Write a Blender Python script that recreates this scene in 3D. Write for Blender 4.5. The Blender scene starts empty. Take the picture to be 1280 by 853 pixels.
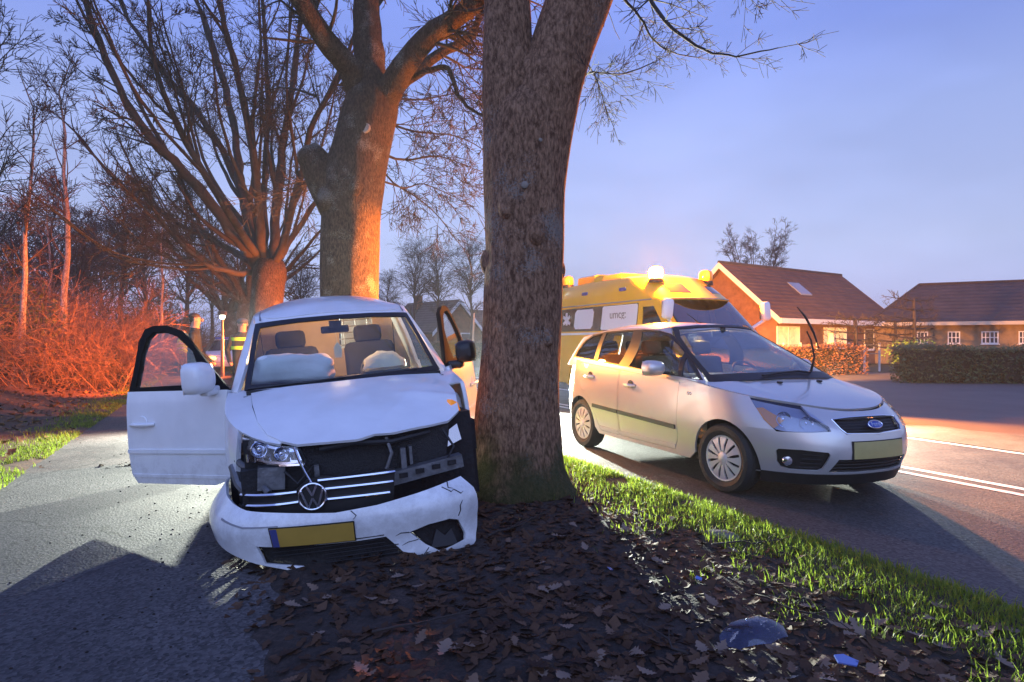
import bpy, bmesh, math, random
from math import pi, sin, cos, atan2, sqrt, radians
from mathutils import Vector, Matrix, noise
from mathutils.geometry import delaunay_2d_cdt
SC = bpy.context.scene
COL = SC.collection
V = Vector

# ------------------------------------------------------------------ camera, sky, lights
cam_d = bpy.data.cameras.new('camera'); cam = bpy.data.objects.new('camera', cam_d); COL.objects.link(cam)
cam.location = (0, 0, 1.37); cam.rotation_euler = (pi/2, 0, 0)
cam_d.lens = 21.94; cam_d.sensor_width = 36; cam_d.clip_start = 0.05; cam_d.clip_end = 1500
SC.camera = cam
SC.render.engine = 'CYCLES'
SC.cycles.use_denoising = True
SC.cycles.max_bounces = 8; SC.cycles.transparent_max_bounces = 24
SC.cycles.caustics_reflective = False; SC.cycles.caustics_refractive = False
SC.cycles.sample_clamp_indirect = 6
SC.view_settings.view_transform = 'Standard'; SC.view_settings.look = 'None'
SC.view_settings.exposure = 0.0; SC.view_settings.gamma = 1.0; SC.view_settings.use_curve_mapping = False

world = bpy.data.worlds.new('World'); SC.world = world; world.use_nodes = True
wn = world.node_tree.nodes; wl = world.node_tree.links
bg = wn['Background']
sky = wn.new('ShaderNodeTexSky'); sky.sky_type = 'NISHITA'; sky.sun_disc = False
sky.sun_elevation = radians(1.5); sky.sun_rotation = radians(200); sky.ozone_density = 3
tc = wn.new('ShaderNodeTexCoord'); sep = wn.new('ShaderNodeSeparateXYZ'); wl.new(tc.outputs['Generated'], sep.inputs[0])
ramp = wn.new('ShaderNodeValToRGB'); wl.new(sep.outputs['Z'], ramp.inputs[0])
re = ramp.color_ramp.elements
re[0].position = 0.0; re[0].color = (0.40, 0.44, 0.78, 1)
re[1].position = 1.0; re[1].color = (0.12, 0.18, 0.62, 1)
for p_, c_ in ((0.14, (0.45, 0.52, 0.84, 1)), (0.30, (0.37, 0.46, 0.87, 1)), (0.42, (0.235, 0.32, 0.81, 1)), (0.7, (0.17, 0.25, 0.73, 1))):
    e_ = re.new(p_); e_.color = c_
sns = wn.new('ShaderNodeTexNoise'); sns.inputs['Scale'].default_value = 2.2; sns.inputs['Detail'].default_value = 3
smx = wn.new('ShaderNodeMapping'); smx.inputs['Scale'].default_value = (1, 1, 2.6); wl.new(tc.outputs['Generated'], smx.inputs[0]); wl.new(smx.outputs[0], sns.inputs[0])
cl = wn.new('ShaderNodeMapRange'); cl.inputs[1].default_value = 0.35; cl.inputs[2].default_value = 0.7; cl.inputs[3].default_value = 0.86; cl.inputs[4].default_value = 1.14
wl.new(sns.outputs[0], cl.inputs[0])
mulc = wn.new('ShaderNodeVectorMath'); mulc.operation = 'SCALE'; wl.new(ramp.outputs[0], mulc.inputs[0]); wl.new(cl.outputs[0], mulc.inputs['Scale'])
mixs = wn.new('ShaderNodeMix'); mixs.data_type = 'RGBA'; mixs.inputs[0].default_value = 0.06
wl.new(mulc.outputs[0], mixs.inputs[6]); wl.new(sky.outputs[0], mixs.inputs[7])
wl.new(mixs.outputs[2], bg.inputs[0]); bg.inputs[1].default_value = 1.1

def light(name, kind, loc, energy, color, size=0.1, target=None, spot=None, blend=0.3):
    d = bpy.data.lights.new(name, kind); d.energy = energy; d.color = color
    if kind == 'SUN': d.angle = size
    else: d.shadow_soft_size = size
    if spot: d.spot_size = radians(spot); d.spot_blend = blend
    o = bpy.data.objects.new(name, d); COL.objects.link(o); o.location = loc
    if target: o.rotation_euler = (V(target)-V(loc)).to_track_quat('-Z', 'Y').to_euler()
    return o
ORANGE = (1.0, 0.36, 0.05); RED = (1.0, 0.17, 0.025); WHITE = (0.93, 1.0, 0.86)
# twilight glow behind the photographer: a very soft, weak sun
light('twilight_sun', 'SUN', (0, -20, 20), 1.25, (0.42, 0.58, 1.0), radians(70), (0, 0, 7))
# road frame: u across (right), v along (away)
def W2(u, v): return (u*0.904 - v*0.427, u*0.427 + v*0.904)
def UV(x, y): return (x*0.904 + y*0.427, -x*0.427 + y*0.904)
# headlamps of the vehicle on the road behind the near oak
light('headlamp_light', 'SPOT', (-0.35, 13.0, 0.66), 27000, WHITE, 0.04, (1.6, 0, -0.1), 95, 0.5)
# headlamps of the ambulance
light('headlamp_light', 'SPOT', (3.66, 9.66, 0.80), 1600, WHITE, 0.05, (7.2, 2.0, 0.0), 100, 0.6)
light('headlamp_light', 'SPOT', (5.02, 10.30, 0.80), 1600, WHITE, 0.05, (8.4, 2.6, 0.0), 100, 0.6)
# headlamps of the vehicle on the path behind the van
light('headlamp_light', 'SPOT', (-4.3, 11.0, 1.72), 5400, WHITE, 0.04, (-4.6, 4.0, -0.1), 96, 0.6)
# rotating lights of unseen emergency vehicles, with one spot added for the second oak
light('warm_spot_light', 'SPOT', (-8.0, 15.4, 1.5), 6000, RED, .12, (-12.8, 17.8, 1.2), 110, .7)
light('warm_spot_light', 'SPOT', (-4.3, 16.4, 1.5), 3200, (1, .20, .025), .12, (-7.0, 17.5, 2.4), 76, .7)
light('warm_spot_light', 'SPOT', (-9.8, 25.0, 1.3), 9000, RED, .12, (-13, 22, 1.2), 90, .7)
light('warm_spot_light', 'SPOT', (0.25, 11.6, 1.7), 10500, (1.0, .25, .028), .06, (-2.7, 11.2, 2.1), 64, .4)  # added spot that brightens the second oak's right side, no vehicle here
light('warm_spot_light', 'SPOT', (-0.42, 9.2, 1.75), 620, ORANGE, .08, (1.5, 7.0, .9), 85, .7)
light('warm_spot_light', 'SPOT', (5.6, 18.5, 2.1), 50000, ORANGE, .15, (17, 35, 2.2), 75, .6)
light('warm_spot_light', 'SPOT', (5.3, 13.6, 1.6), 13000, (1.0, .30, .06), .10, (7.0, 4.5, 0.0), 70, .6)

# ------------------------------------------------------------------ materials
MATS = {}
def mat(name, color=(0.5, 0.5, 0.5), rough=0.5, metal=0.0, coat=0.0, emit=None, estr=0.0, spec=None, var=None, bump=None, coord='Object'):
    """principled material; var=(scale, amount, detail) mottles the colour, bump=(scale, strength, detail)"""
    if name in MATS: return MATS[name]
    m = bpy.data.materials.new(name); m.use_nodes = True; MATS[name] = m
    nt = m.node_tree; b = nt.nodes['Principled BSDF']
    b.inputs['Base Color'].default_value = (*color, 1); b.inputs['Roughness'].default_value = rough
    b.inputs['Metallic'].default_value = metal; b.inputs['Coat Weight'].default_value = coat; b.inputs['Coat Roughness'].default_value = 0.06
    if spec is not None: b.inputs['Specular IOR Level'].default_value = spec
    if emit: b.inputs['Emission Color'].default_value = (*emit, 1); b.inputs['Emission Strength'].default_value = estr
    t = None
    if var or bump: t = nt.nodes.new('ShaderNodeTexCoord')
    if var:
        n = nt.nodes.new('ShaderNodeTexNoise'); n.inputs['Scale'].default_value = var[0]; n.inputs['Detail'].default_value = var[2] if len(var) > 2 else 5
        n.inputs['Roughness'].default_value = 0.65
        nt.links.new(t.outputs[coord], n.inputs['Vector'])
        r = nt.nodes.new('ShaderNodeMapRange'); r.inputs[1].default_value = 0.3; r.inputs[2].default_value = 0.7
        r.inputs[3].default_value = 1-var[1]; r.inputs[4].default_value = 1+var[1]; nt.links.new(n.outputs[0], r.inputs[0])
        s = nt.nodes.new('ShaderNodeVectorMath'); s.operation = 'SCALE'; s.inputs[0].default_value = color; nt.links.new(r.outputs[0], s.inputs['Scale'])
        nt.links.new(s.outputs[0], b.inputs['Base Color'])
    if bump:
        n = nt.nodes.new('ShaderNodeTexNoise'); n.inputs['Scale'].default_value = bump[0]; n.inputs['Detail'].default_value = bump[2] if len(bump) > 2 else 4
        nt.links.new(t.outputs[coord], n.inputs['Vector'])
        k = nt.nodes.new('ShaderNodeBump'); k.inputs['Strength'].default_value = bump[1]; k.inputs['Distance'].default_value = 0.02
        nt.links.new(n.outputs[0], k.inputs['Height']); nt.links.new(k.outputs[0], b.inputs['Normal'])
    return m
def glass(name, tint=(0.9, 0.95, 0.95), refl=1.0, dirt=0.0):
    if name in MATS: return MATS[name]
    m = bpy.data.materials.new(name); m.use_nodes = True; MATS[name] = m
    nt = m.node_tree; nt.nodes.remove(nt.nodes['Principled BSDF']); out = nt.nodes['Material Output']
    tr = nt.nodes.new('ShaderNodeBsdfTransparent'); tr.inputs[0].default_value = (*tint, 1)
    gl = nt.nodes.new('ShaderNodeBsdfGlossy'); gl.inputs['Roughness'].default_value = 0.03
    lw = nt.nodes.new('ShaderNodeLayerWeight'); lw.inputs[0].default_value = 0.5
    pw = nt.nodes.new('ShaderNodeMath'); pw.operation = 'POWER'; pw.inputs[1].default_value = 5; nt.links.new(lw.outputs['Facing'], pw.inputs[0])
    mu = nt.nodes.new('ShaderNodeMath'); mu.operation = 'MULTIPLY_ADD'; mu.inputs[1].default_value = .9; mu.inputs[2].default_value = .045*refl; mu.use_clamp = True; nt.links.new(pw.outputs[0], mu.inputs[0])
    mx = nt.nodes.new('ShaderNodeMixShader'); nt.links.new(mu.outputs[0], mx.inputs[0]); nt.links.new(tr.outputs[0], mx.inputs[1]); nt.links.new(gl.outputs[0], mx.inputs[2])
    last = mx
    if dirt:
        df = nt.nodes.new('ShaderNodeBsdfDiffuse'); df.inputs[0].default_value = (0.6, 0.6, 0.6, 1)
        n = nt.nodes.new('ShaderNodeTexNoise'); n.inputs['Scale'].default_value = 6; n.inputs['Detail'].default_value = 8
        t = nt.nodes.new('ShaderNodeTexCoord'); nt.links.new(t.outputs['Object'], n.inputs[0])
        r = nt.nodes.new('ShaderNodeMapRange'); r.inputs[1].default_value = 0.35; r.inputs[2].default_value = 0.8; r.inputs[3].default_value = 0.01; r.inputs[4].default_value = dirt
        nt.links.new(n.outputs[0], r.inputs[0])
        m2 = nt.nodes.new('ShaderNodeMixShader'); nt.links.new(r.outputs[0], m2.inputs[0]); nt.links.new(mx.outputs[0], m2.inputs[1]); nt.links.new(df.outputs[0], m2.inputs[2]); last = m2
    nt.links.new(last.outputs[0], out.inputs[0])
    return m

# ------------------------------------------------------------------ mesh helpers
class MB:
    """collects shapes and links them as ONE mesh object"""
    def __init__(s): s.v = []; s.f = []; s.m = []
    def add(s, vs, fs, mi=0):
        o = len(s.v); s.v.extend([tuple(p) for p in vs]); s.f.extend([tuple(i+o for i in f) for f in fs]); s.m.extend([mi]*len(fs)); return s
    def box(s, c, d, rot=None, mi=0, taper=1.0):
        hx, hy, hz = d[0]/2, d[1]/2, d[2]/2
        vs = []
        for z in (-hz, hz):
            k = taper if z > 0 else 1
            vs += [(-hx*k, -hy*k, z), (hx*k, -hy*k, z), (hx*k, hy*k, z), (-hx*k, hy*k, z)]
        if rot is not None: vs = [rot @ V(p) for p in vs]
        return s.add([(p[0]+c[0], p[1]+c[1], p[2]+c[2]) for p in vs], [(3, 2, 1, 0), (4, 5, 6, 7), (0, 1, 5, 4), (1, 2, 6, 5), (2, 3, 7, 6), (3, 0, 4, 7)], mi)
    def rbox(s, c, d, r=0.02, n=3, rot=None, mi=0):
        """box rounded along z edges and softened at top/bottom"""
        hx, hy, hz = d[0]/2, d[1]/2, d[2]/2; r = min(r, hx*.98, hy*.98, hz*.98)
        prof = [(-hz, -r), (-hz+r*.3, -r*.3), (-hz+r, 0), (hz-r, 0), (hz-r*.3, -r*.3), (hz, -r)]
        rings = []
        for z, ins in prof:
            ring = []
            for qx, qy, a0 in ((1, 1, 0), (-1, 1, pi/2), (-1, -1, pi), (1, -1, 3*pi/2)):
                for k in range(n+1):
                    a = a0+k/n*pi/2
                    ring.append((qx*(hx-r)+cos(a)*(r+ins), qy*(hy-r)+sin(a)*(r+ins), z))
            rings.append(ring)
        return s.rings(rings, True, True, c, rot, mi)
    def rings(s, rings, cap0=True, cap1=True, c=(0, 0, 0), rot=None, mi=0, closed=True):
        n = len(rings[0]); vs = []
        for r in rings:
            for p in r:
                q = rot @ V(p) if rot is not None else V(p)
                vs.append((q[0]+c[0], q[1]+c[1], q[2]+c[2]))
        fs = []
        for i in range(len(rings)-1):
            for j in range(n if closed else n-1):
                k = (j+1) % n
                fs.append((i*n+j, i*n+k, (i+1)*n+k, (i+1)*n+j))
        if cap0: fs.append(tuple(reversed(range(n))))
        if cap1: fs.append(tuple((len(rings)-1)*n+j for j in range(n)))
        return s.add(vs, fs, mi)
    def tube(s, pts, rad, n=8, cap=True, mi=0, flat=None):
        pts = [V(p) for p in pts]; m = len(pts)
        if not hasattr(rad, '__len__'): rad = [rad]*m
        t0 = (pts[1]-pts[0]).normalized(); a = V((0, 0, 1)) if abs(t0.z) < 0.9 else V((1, 0, 0))
        nx = t0.cross(a).normalized(); rings = []
        for i in range(m):
            t = (pts[min(i+1, m-1)]-pts[max(i-1, 0)]).normalized()
            nx = (nx-t*nx.dot(t)); nx = nx.normalized() if nx.length > 1e-6 else t.orthogonal().normalized()
            ny = t.cross(nx)
            f1, f2 = flat or (1, 1)
            rings.append([pts[i]+(nx*cos(2*pi*k/n)*f1+ny*sin(2*pi*k/n)*f2)*rad[i] for k in range(n)])
        return s.rings(rings, cap, cap, mi=mi)
    def cyl(s, p0, p1, r, n=16, r1=None, mi=0): return s.tube([p0, p1], [r, r if r1 is None else r1], n, True, mi)
    def lathe(s, prof, axis=((0, 0, 0), (0, 0, 1)), n=32, mi=0, cap=True):
        """prof = [(radius, distance along axis)]"""
        o = V(axis[0]); t = V(axis[1]).normalized(); nx = t.orthogonal().normalized(); ny = t.cross(nx)
        return s.rings([[o+t*h+(nx*cos(2*pi*k/n)+ny*sin(2*pi*k/n))*r for k in range(n)] for r, h in prof], cap, cap, mi=mi)
    def sphere(s, c, r, n=12, m=8, mi=0):
        rx, ry, rz = r if hasattr(r, '__len__') else (r, r, r)
        rings = [[(c[0]+rx*sin(pi*(i+.02)/(m+.04))*cos(2*pi*k/n), c[1]+ry*sin(pi*(i+.02)/(m+.04))*sin(2*pi*k/n), c[2]-rz*cos(pi*(i+.02)/(m+.04))) for k in range(n)] for i in range(m+1)]
        return s.rings(rings, True, True, mi=mi)
    def prism(s, poly, h, org=(0, 0, 0), ux=(1, 0, 0), uy=(0, 1, 0), mi=0):
        """2D polygon in the frame (ux, uy), extruded by h along ux x uy"""
        o = V(org); ux = V(ux); uy = V(uy); nz = ux.cross(uy).normalized(); n = len(poly)
        a = [o+ux*p[0]+uy*p[1] for p in poly]; b = [p+nz*h for p in a]
        return s.add(a+b, [tuple(reversed(range(n))), tuple(range(n, 2*n))]+[(i, (i+1) % n, n+(i+1) % n, n+i) for i in range(n)], mi)
    def build(s, name, mats, parent=None, smooth=40, loc=None, xf=None):
        me = bpy.data.meshes.new(name)
        vs = [xf(V(p)) for p in s.v] if xf else s.v
        me.from_pydata([tuple(p) for p in vs], [], s.f)
        if not isinstance(mats, (list, tuple)): mats = [mats]
        for m in mats: me.materials.append(m)
        if len(mats) > 1: me.polygons.foreach_set('material_index', s.m)
        if smooth:
            me.polygons.foreach_set('use_smooth', [True]*len(me.polygons))
            if smooth < 180: me.set_sharp_from_angle(angle=radians(smooth))
        me.update()
        o = bpy.data.objects.new(name, me); COL.objects.link(o)
        if parent: o.parent = parent
        if loc is not None: o.location = loc
        return o
def tag(o, label=None, cat=None, group=None, kind=None):
    for k, v_ in (('label', label), ('category', cat), ('group', group), ('kind', kind)):
        if v_: o[k] = v_
    return o
def thing(name, label, cat, loc=(0, 0, 0), rz=0.0, group=None):
    o = bpy.data.objects.new(name, None); COL.objects.link(o); o.location = loc; o.rotation_euler = (0, 0, rz); o.empty_display_size = 0.2
    return tag(o, label, cat, group)
def kids(o): return [c for c in bpy.data.objects if c.parent is o]
def copy_tree(o, parent=None):
    c = o.copy(); COL.objects.link(c)
    if parent is not None: c.parent = parent
    for k in o.children: copy_tree(k, c)
    return c
def pip(x, y, poly):
    r = False; n = len(poly); j = n-1
    for i in range(n):
        xi, yi = poly[i]; xj, yj = poly[j]
        if (yi > y) != (yj > y) and x < (xj-xi)*(y-yi)/(yj-yi)+xi: r = not r
        j = i
    return r
def dens(poly, step):
    out = []
    for i in range(len(poly)):
        a = poly[i]; b = poly[(i+1) % len(poly)]; L = math.hypot(b[0]-a[0], b[1]-a[1]); n = max(1, int(L/step+.5))
        out += [(a[0]+(b[0]-a[0])*k/n, a[1]+(b[1]-a[1])*k/n) for k in range(n)]
    return out
def panel(mb, surf, outline, holes=(), step=0.06, off=0.0, thick=0.012, mi=0, flip=False):
    """a sheet cut to a 2D outline (with holes) and laid on surf(u, v), with rim and thickness"""
    loops = [dens(outline, step)]+[dens(h, step) for h in holes]
    pts = []; edges = []
    for lp in loops:
        o = len(pts); pts += lp; edges += [(o+i, o+(i+1) % len(lp)) for i in range(len(lp))]
    nb = len(pts)
    x0 = min(p[0] for p in loops[0]); x1 = max(p[0] for p in loops[0]); y0 = min(p[1] for p in loops[0]); y1 = max(p[1] for p in loops[0])
    cell = {}
    for p in pts: cell.setdefault((int(p[0]//step), int(p[1]//step)), []).append(p)
    nx = max(1, int((x1-x0)/step)); ny = max(1, int((y1-y0)/step))
    for i in range(1, nx+1):
        for j in range(1, ny+1):
            q = (x0+(i-.5+.001)*(x1-x0)/nx, y0+(j-.5+.002)*(y1-y0)/ny)
            ci, cj = int(q[0]//step), int(q[1]//step)
            if any(math.hypot(q[0]-p[0], q[1]-p[1]) < step*.5 for a in (-1, 0, 1) for b in (-1, 0, 1) for p in cell.get((ci+a, cj+b), ())): continue
            if pip(q[0], q[1], loops[0]) and not any(pip(q[0], q[1], h) for h in loops[1:]): pts.append(q)
    vv, ee, ff, *_ = delaunay_2d_cdt([V(p) for p in pts], edges, [], 0, 1e-6)
    fs = []
    for f in ff:
        cx = sum(vv[i][0] for i in f)/3; cy = sum(vv[i][1] for i in f)/3
        if pip(cx, cy, loops[0]) and not any(pip(cx, cy, h) for h in loops[1:]): fs.append(tuple(f))
    P3 = [V(surf(p[0], p[1])) for p in vv]
    e = 1e-3; N3 = []
    for p, q in zip(vv, P3):
        n = (V(surf(p[0]+e, p[1]))-V(surf(p[0]-e, p[1]))).cross(V(surf(p[0], p[1]+e))-V(surf(p[0], p[1]-e)))
        N3.append(n.normalized() if n.length > 1e-12 else V((0, 0, 1)))
    if flip: N3 = [-n for n in N3]; fs = [tuple(reversed(f)) for f in fs]
    # orient
    outer = [q+n*off for q, n in zip(P3, N3)]; inner = [q-n*thick for q, n in zip(outer, N3)]
    cnt = {}
    for f in fs:
        for a, b in ((f[0], f[1]), (f[1], f[2]), (f[2], f[0])): cnt[(a, b)] = 1
    rim = [(a, b) for (a, b) in cnt if (b, a) not in cnt]
    n = len(outer)
    fl = list(fs)
    if thick:
        fl += [tuple(n+i for i in reversed(f)) for f in fs]+[(b, a, n+a, n+b) for a, b in rim]
        mb.add(outer+inner, fl, mi)
    else: mb.add(outer, fl, mi)
    return mb
# ------------------------------------------------------------------ curved vehicle surfaces
def lut(*p):
    """piecewise smooth curve through (key, value) pairs"""
    xs=[a for a,b in p]; ys=[b for a,b in p]; n=len(xs)
    m=[]
    for i in range(n):
        if i==0: m.append((ys[1]-ys[0])/(xs[1]-xs[0]))
        elif i==n-1: m.append((ys[-1]-ys[-2])/(xs[-1]-xs[-2]))
        else:
            a=(ys[i]-ys[i-1])/(xs[i]-xs[i-1]); b=(ys[i+1]-ys[i])/(xs[i+1]-xs[i])
            m.append(0 if a*b<=0 else 2*a*b/(a+b))
    def f(x):
        if x<=xs[0]: return ys[0]+m[0]*(x-xs[0])
        if x>=xs[-1]: return ys[-1]+m[-1]*(x-xs[-1])
        i=0
        while x>xs[i+1]: i+=1
        h=xs[i+1]-xs[i]; t=(x-xs[i])/h
        return ((1+2*t)*(1-t)**2*ys[i]+t*(1-t)**2*h*m[i]+t*t*(3-2*t)*ys[i+1]+t*t*(t-1)*h*m[i+1])
    return f
class Ring:
    """a body wall: plan contours (superellipse ends, straight flanks) stacked over z"""
    def __init__(s,W,yF,yR,y0f,y0r,nf,nr,Lf,Lr):
        c=lambda v: v if callable(v) else (lambda z:v)
        s.W,s.yF,s.yR,s.y0f,s.y0r=c(W),c(yF),c(yR),c(y0f),c(y0r)
        s.nf,s.nr,s.Lf,s.Lr=nf,nr,Lf,Lr; s.Lm=s.y0r(1)-s.y0f(1); s.T=Lf+s.Lm+Lr
    def P(s,t,z):
        sg=1 if t>=0 else -1; a=min(abs(t),s.T); W=s.W(z); y0f=s.y0f(z); y0r=s.y0r(z)
        if a<=s.Lf:
            p=a/s.Lf*pi/2; r=(cos(p)**s.nf+sin(p)**s.nf)**(-1/s.nf) if 1e-9<p<pi/2-1e-9 else 1
            x=W*r*sin(p); y=y0f-(y0f-s.yF(z))*r*cos(p)
        elif a<=s.Lf+s.Lm: x=W; y=y0f+(a-s.Lf)/s.Lm*(y0r-y0f)
        else:
            p=(a-s.Lf-s.Lm)/s.Lr*pi/2; r=(abs(cos(p))**s.nr+sin(p)**s.nr)**(-1/s.nr)
            x=W*r*cos(p); y=y0r+(s.yR(z)-y0r)*r*sin(p)
        return (sg*x,y,z)
    def X(s,y,z):
        W=s.W(z)
        if y<s.y0f(z): k=min(1,(s.y0f(z)-y)/(s.y0f(z)-s.yF(z))); return W*(1-k**s.nf)**(1/s.nf)
        if y>s.y0r(z): k=min(1,(y-s.y0r(z))/(s.yR(z)-s.y0r(z))); return W*(1-k**s.nr)**(1/s.nr)
        return W
    def tx(s,x,z):
        k=min(1,abs(x)/s.W(z)); c=(1-k**s.nf)**(1/s.nf)
        return (1 if x>=0 else -1)*atan2(k,c)/(pi/2)*s.Lf
    def ty(s,y,z):
        y0f=s.y0f(z);y0r=s.y0r(z)
        if y<y0f:
            c=min(1,(y0f-y)/(y0f-s.yF(z))); return atan2((1-c**s.nf)**(1/s.nf),c)/(pi/2)*s.Lf
        if y>y0r:
            k=min(1,(y-y0r)/(s.yR(z)-y0r)); return s.Lf+s.Lm+atan2(k,(1-k**s.nr)**(1/s.nr))/(pi/2)*s.Lr
        return s.Lf+(y-y0f)/(y0r-y0f)*s.Lm

class Plan:
    """a wall standing on a plan curve: surf(s, z), s = metres along the curve"""
    def __init__(self,pts,prof=lambda z:0.0,lift=lambda s:0.0):
        o=[]; n=len(pts)
        for i in range(n-1):
            a=pts[max(i-1,0)];b=pts[i];c=pts[i+1];d=pts[min(i+2,n-1)]
            for k in range(12):
                t=k/12; o.append(tuple(.5*(2*b[j]+(c[j]-a[j])*t+(2*a[j]-5*b[j]+4*c[j]-d[j])*t*t+(3*b[j]-3*c[j]+d[j]-a[j])*t**3) for j in (0,1)))
        o.append(pts[-1]); self.o=o; self.prof=prof; self.lift=lift; self.s=[0]
        for i in range(len(o)-1): self.s.append(self.s[-1]+math.hypot(o[i+1][0]-o[i][0],o[i+1][1]-o[i][1]))
        self.L=self.s[-1]
    def at(self,q):
        s=self.s; i=0; j=len(s)-2
        while i<j:
            m=(i+j+1)//2
            if s[m]<=q: i=m
            else: j=m-1
        t=(q-s[i])/(s[i+1]-s[i]); a=self.o[i]; b=self.o[i+1]
        p0=self.o[max(i-1,0)]; p3=self.o[min(i+2,len(self.o)-1)]
        d0=(b[0]-p0[0],b[1]-p0[1]); d1=(p3[0]-a[0],p3[1]-a[1]); dx=d0[0]*(1-t)+d1[0]*t; dy=d0[1]*(1-t)+d1[1]*t; l=math.hypot(dx,dy)
        return (a[0]+(b[0]-a[0])*t,a[1]+(b[1]-a[1])*t,dy/l,-dx/l)
    def __call__(self,q,z):
        x,y,nx,ny=self.at(q); r=self.prof(z); return (x+nx*r,y+ny*r,z+self.lift(q))
# ------------------------------------------------------------------ ground, road, path
def sst(a, b, x): t = min(1, max(0, (x-a)/(b-a))); return t*t*(3-2*t)
def nz(x, y, s, k=0): return noise.noise(V((x*s, y*s, 7.3+k)))
def gz(x, y):
    u, v = UV(x, y)
    if u < -1.6:      # left grass strip, then the leafy bank
        e = -1.75-u
        return 0.03*sst(-.05, .25, e)-.012+0.025*nz(x, y, 1.7)*sst(0, .4, e)+0.02*nz(x, y, 6)*sst(0, .2, e)+1.05*sst(1.0, 6.0, e)+0.16*nz(x, y, .5)*sst(1.5, 5, e)
    if u < 3.75:      # verge with the oaks
        k = sst(0.0, 1.1, u)*sst(3.75, 2.9, u)
        return -.02+.022*sst(.08, .34, u+.38*nz(x, y, 1.1, 3)+.16*nz(x, y, 4.5, 1))+0.055*k+0.014*nz(x, y, 1.3)*k+0.012*nz(x, y, 5)*(.35+k)+.04*sst(3.75, 3.5, u)*sst(3.0, 3.45, u)
    return 0.0
def grid(us, vs, zf, name, m, kind='structure', warp=None):
    mb = MB(); nu = len(us); vs_ = []
    for v in vs:
        for u in us:
            x, y = W2(u, v); vs_.append((x, y, zf(x, y)))
    mb.add(vs_, [(j*nu+i, j*nu+i+1, (j+1)*nu+i+1, (j+1)*nu+i) for j in range(len(vs)-1) for i in range(nu-1)])
    return tag(mb.build(name, m, smooth=180), kind=kind)
def rng_(a, b, s): n = max(1, int(round((b-a)/s))); return [a+(b-a)*i/n for i in range(n+1)]

def ground_mat(name, cols, scale, rough=0.95, bump=0.6, fine=40):
    m = bpy.data.materials.new(name); m.use_nodes = True; nt = m.node_tree; b = nt.nodes['Principled BSDF']
    t = nt.nodes.new('ShaderNodeTexCoord'); n1 = nt.nodes.new('ShaderNodeTexNoise'); n1.inputs['Scale'].default_value = scale; n1.inputs['Detail'].default_value = 8; n1.inputs['Roughness'].default_value = .7
    n2 = nt.nodes.new('ShaderNodeTexNoise'); n2.inputs['Scale'].default_value = fine; n2.inputs['Detail'].default_value = 4
    nt.links.new(t.outputs['Object'], n1.inputs[0]); nt.links.new(t.outputs['Object'], n2.inputs[0])
    a = nt.nodes.new('ShaderNodeMath'); a.operation = 'MULTIPLY_ADD'; a.inputs[1].default_value = .45; nt.links.new(n2.outputs[0], a.inputs[0])
    s = nt.nodes.new('ShaderNodeMath'); s.operation = 'MULTIPLY'; s.inputs[1].default_value = .55; nt.links.new(n1.outputs[0], s.inputs[0]); nt.links.new(s.outputs[0], a.inputs[2])
    r = nt.nodes.new('ShaderNodeValToRGB'); nt.links.new(a.outputs[0], r.inputs[0]); e = r.color_ramp.elements
    e[0].position = .36; e[0].color = (*cols[0], 1); e[1].position = .64; e[1].color = (*cols[-1], 1)
    for i, c in enumerate(cols[1:-1]): q = e.new(.36+.28*(i+1)/(len(cols)-1)); q.color = (*c, 1)
    nt.links.new(r.outputs[0], b.inputs['Base Color']); b.inputs['Roughness'].default_value = rough
    k = nt.nodes.new('ShaderNodeBump'); k.inputs['Strength'].default_value = bump; k.inputs['Distance'].default_value = .03; nt.links.new(a.outputs[0], k.inputs['Height']); nt.links.new(k.outputs[0], b.inputs['Normal'])
    return m
soil = ground_mat('leafy_soil', [(.010, .008, .006), (.026, .018, .013), (.055, .038, .03)], 3)
bank_m = ground_mat('leaf_carpet', [(.02, .012, .008), (.06, .032, .018), (.13, .065, .035)], 2.5, fine=25)
field_m = ground_mat('field', [(.03, .04, .018), (.05, .055, .025), (.07, .06, .035)], .6, fine=9)
yard_m = ground_mat('yard_paving', [(.07, .065, .065), (.10, .095, .09), (.13, .12, .115)], .5, .8, .25, 60)
strip_m = ground_mat('gravel_strip', [(.05, .045, .035), (.09, .08, .06), (.15, .13, .10)], 1.5, .9, .6, 70)

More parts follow.
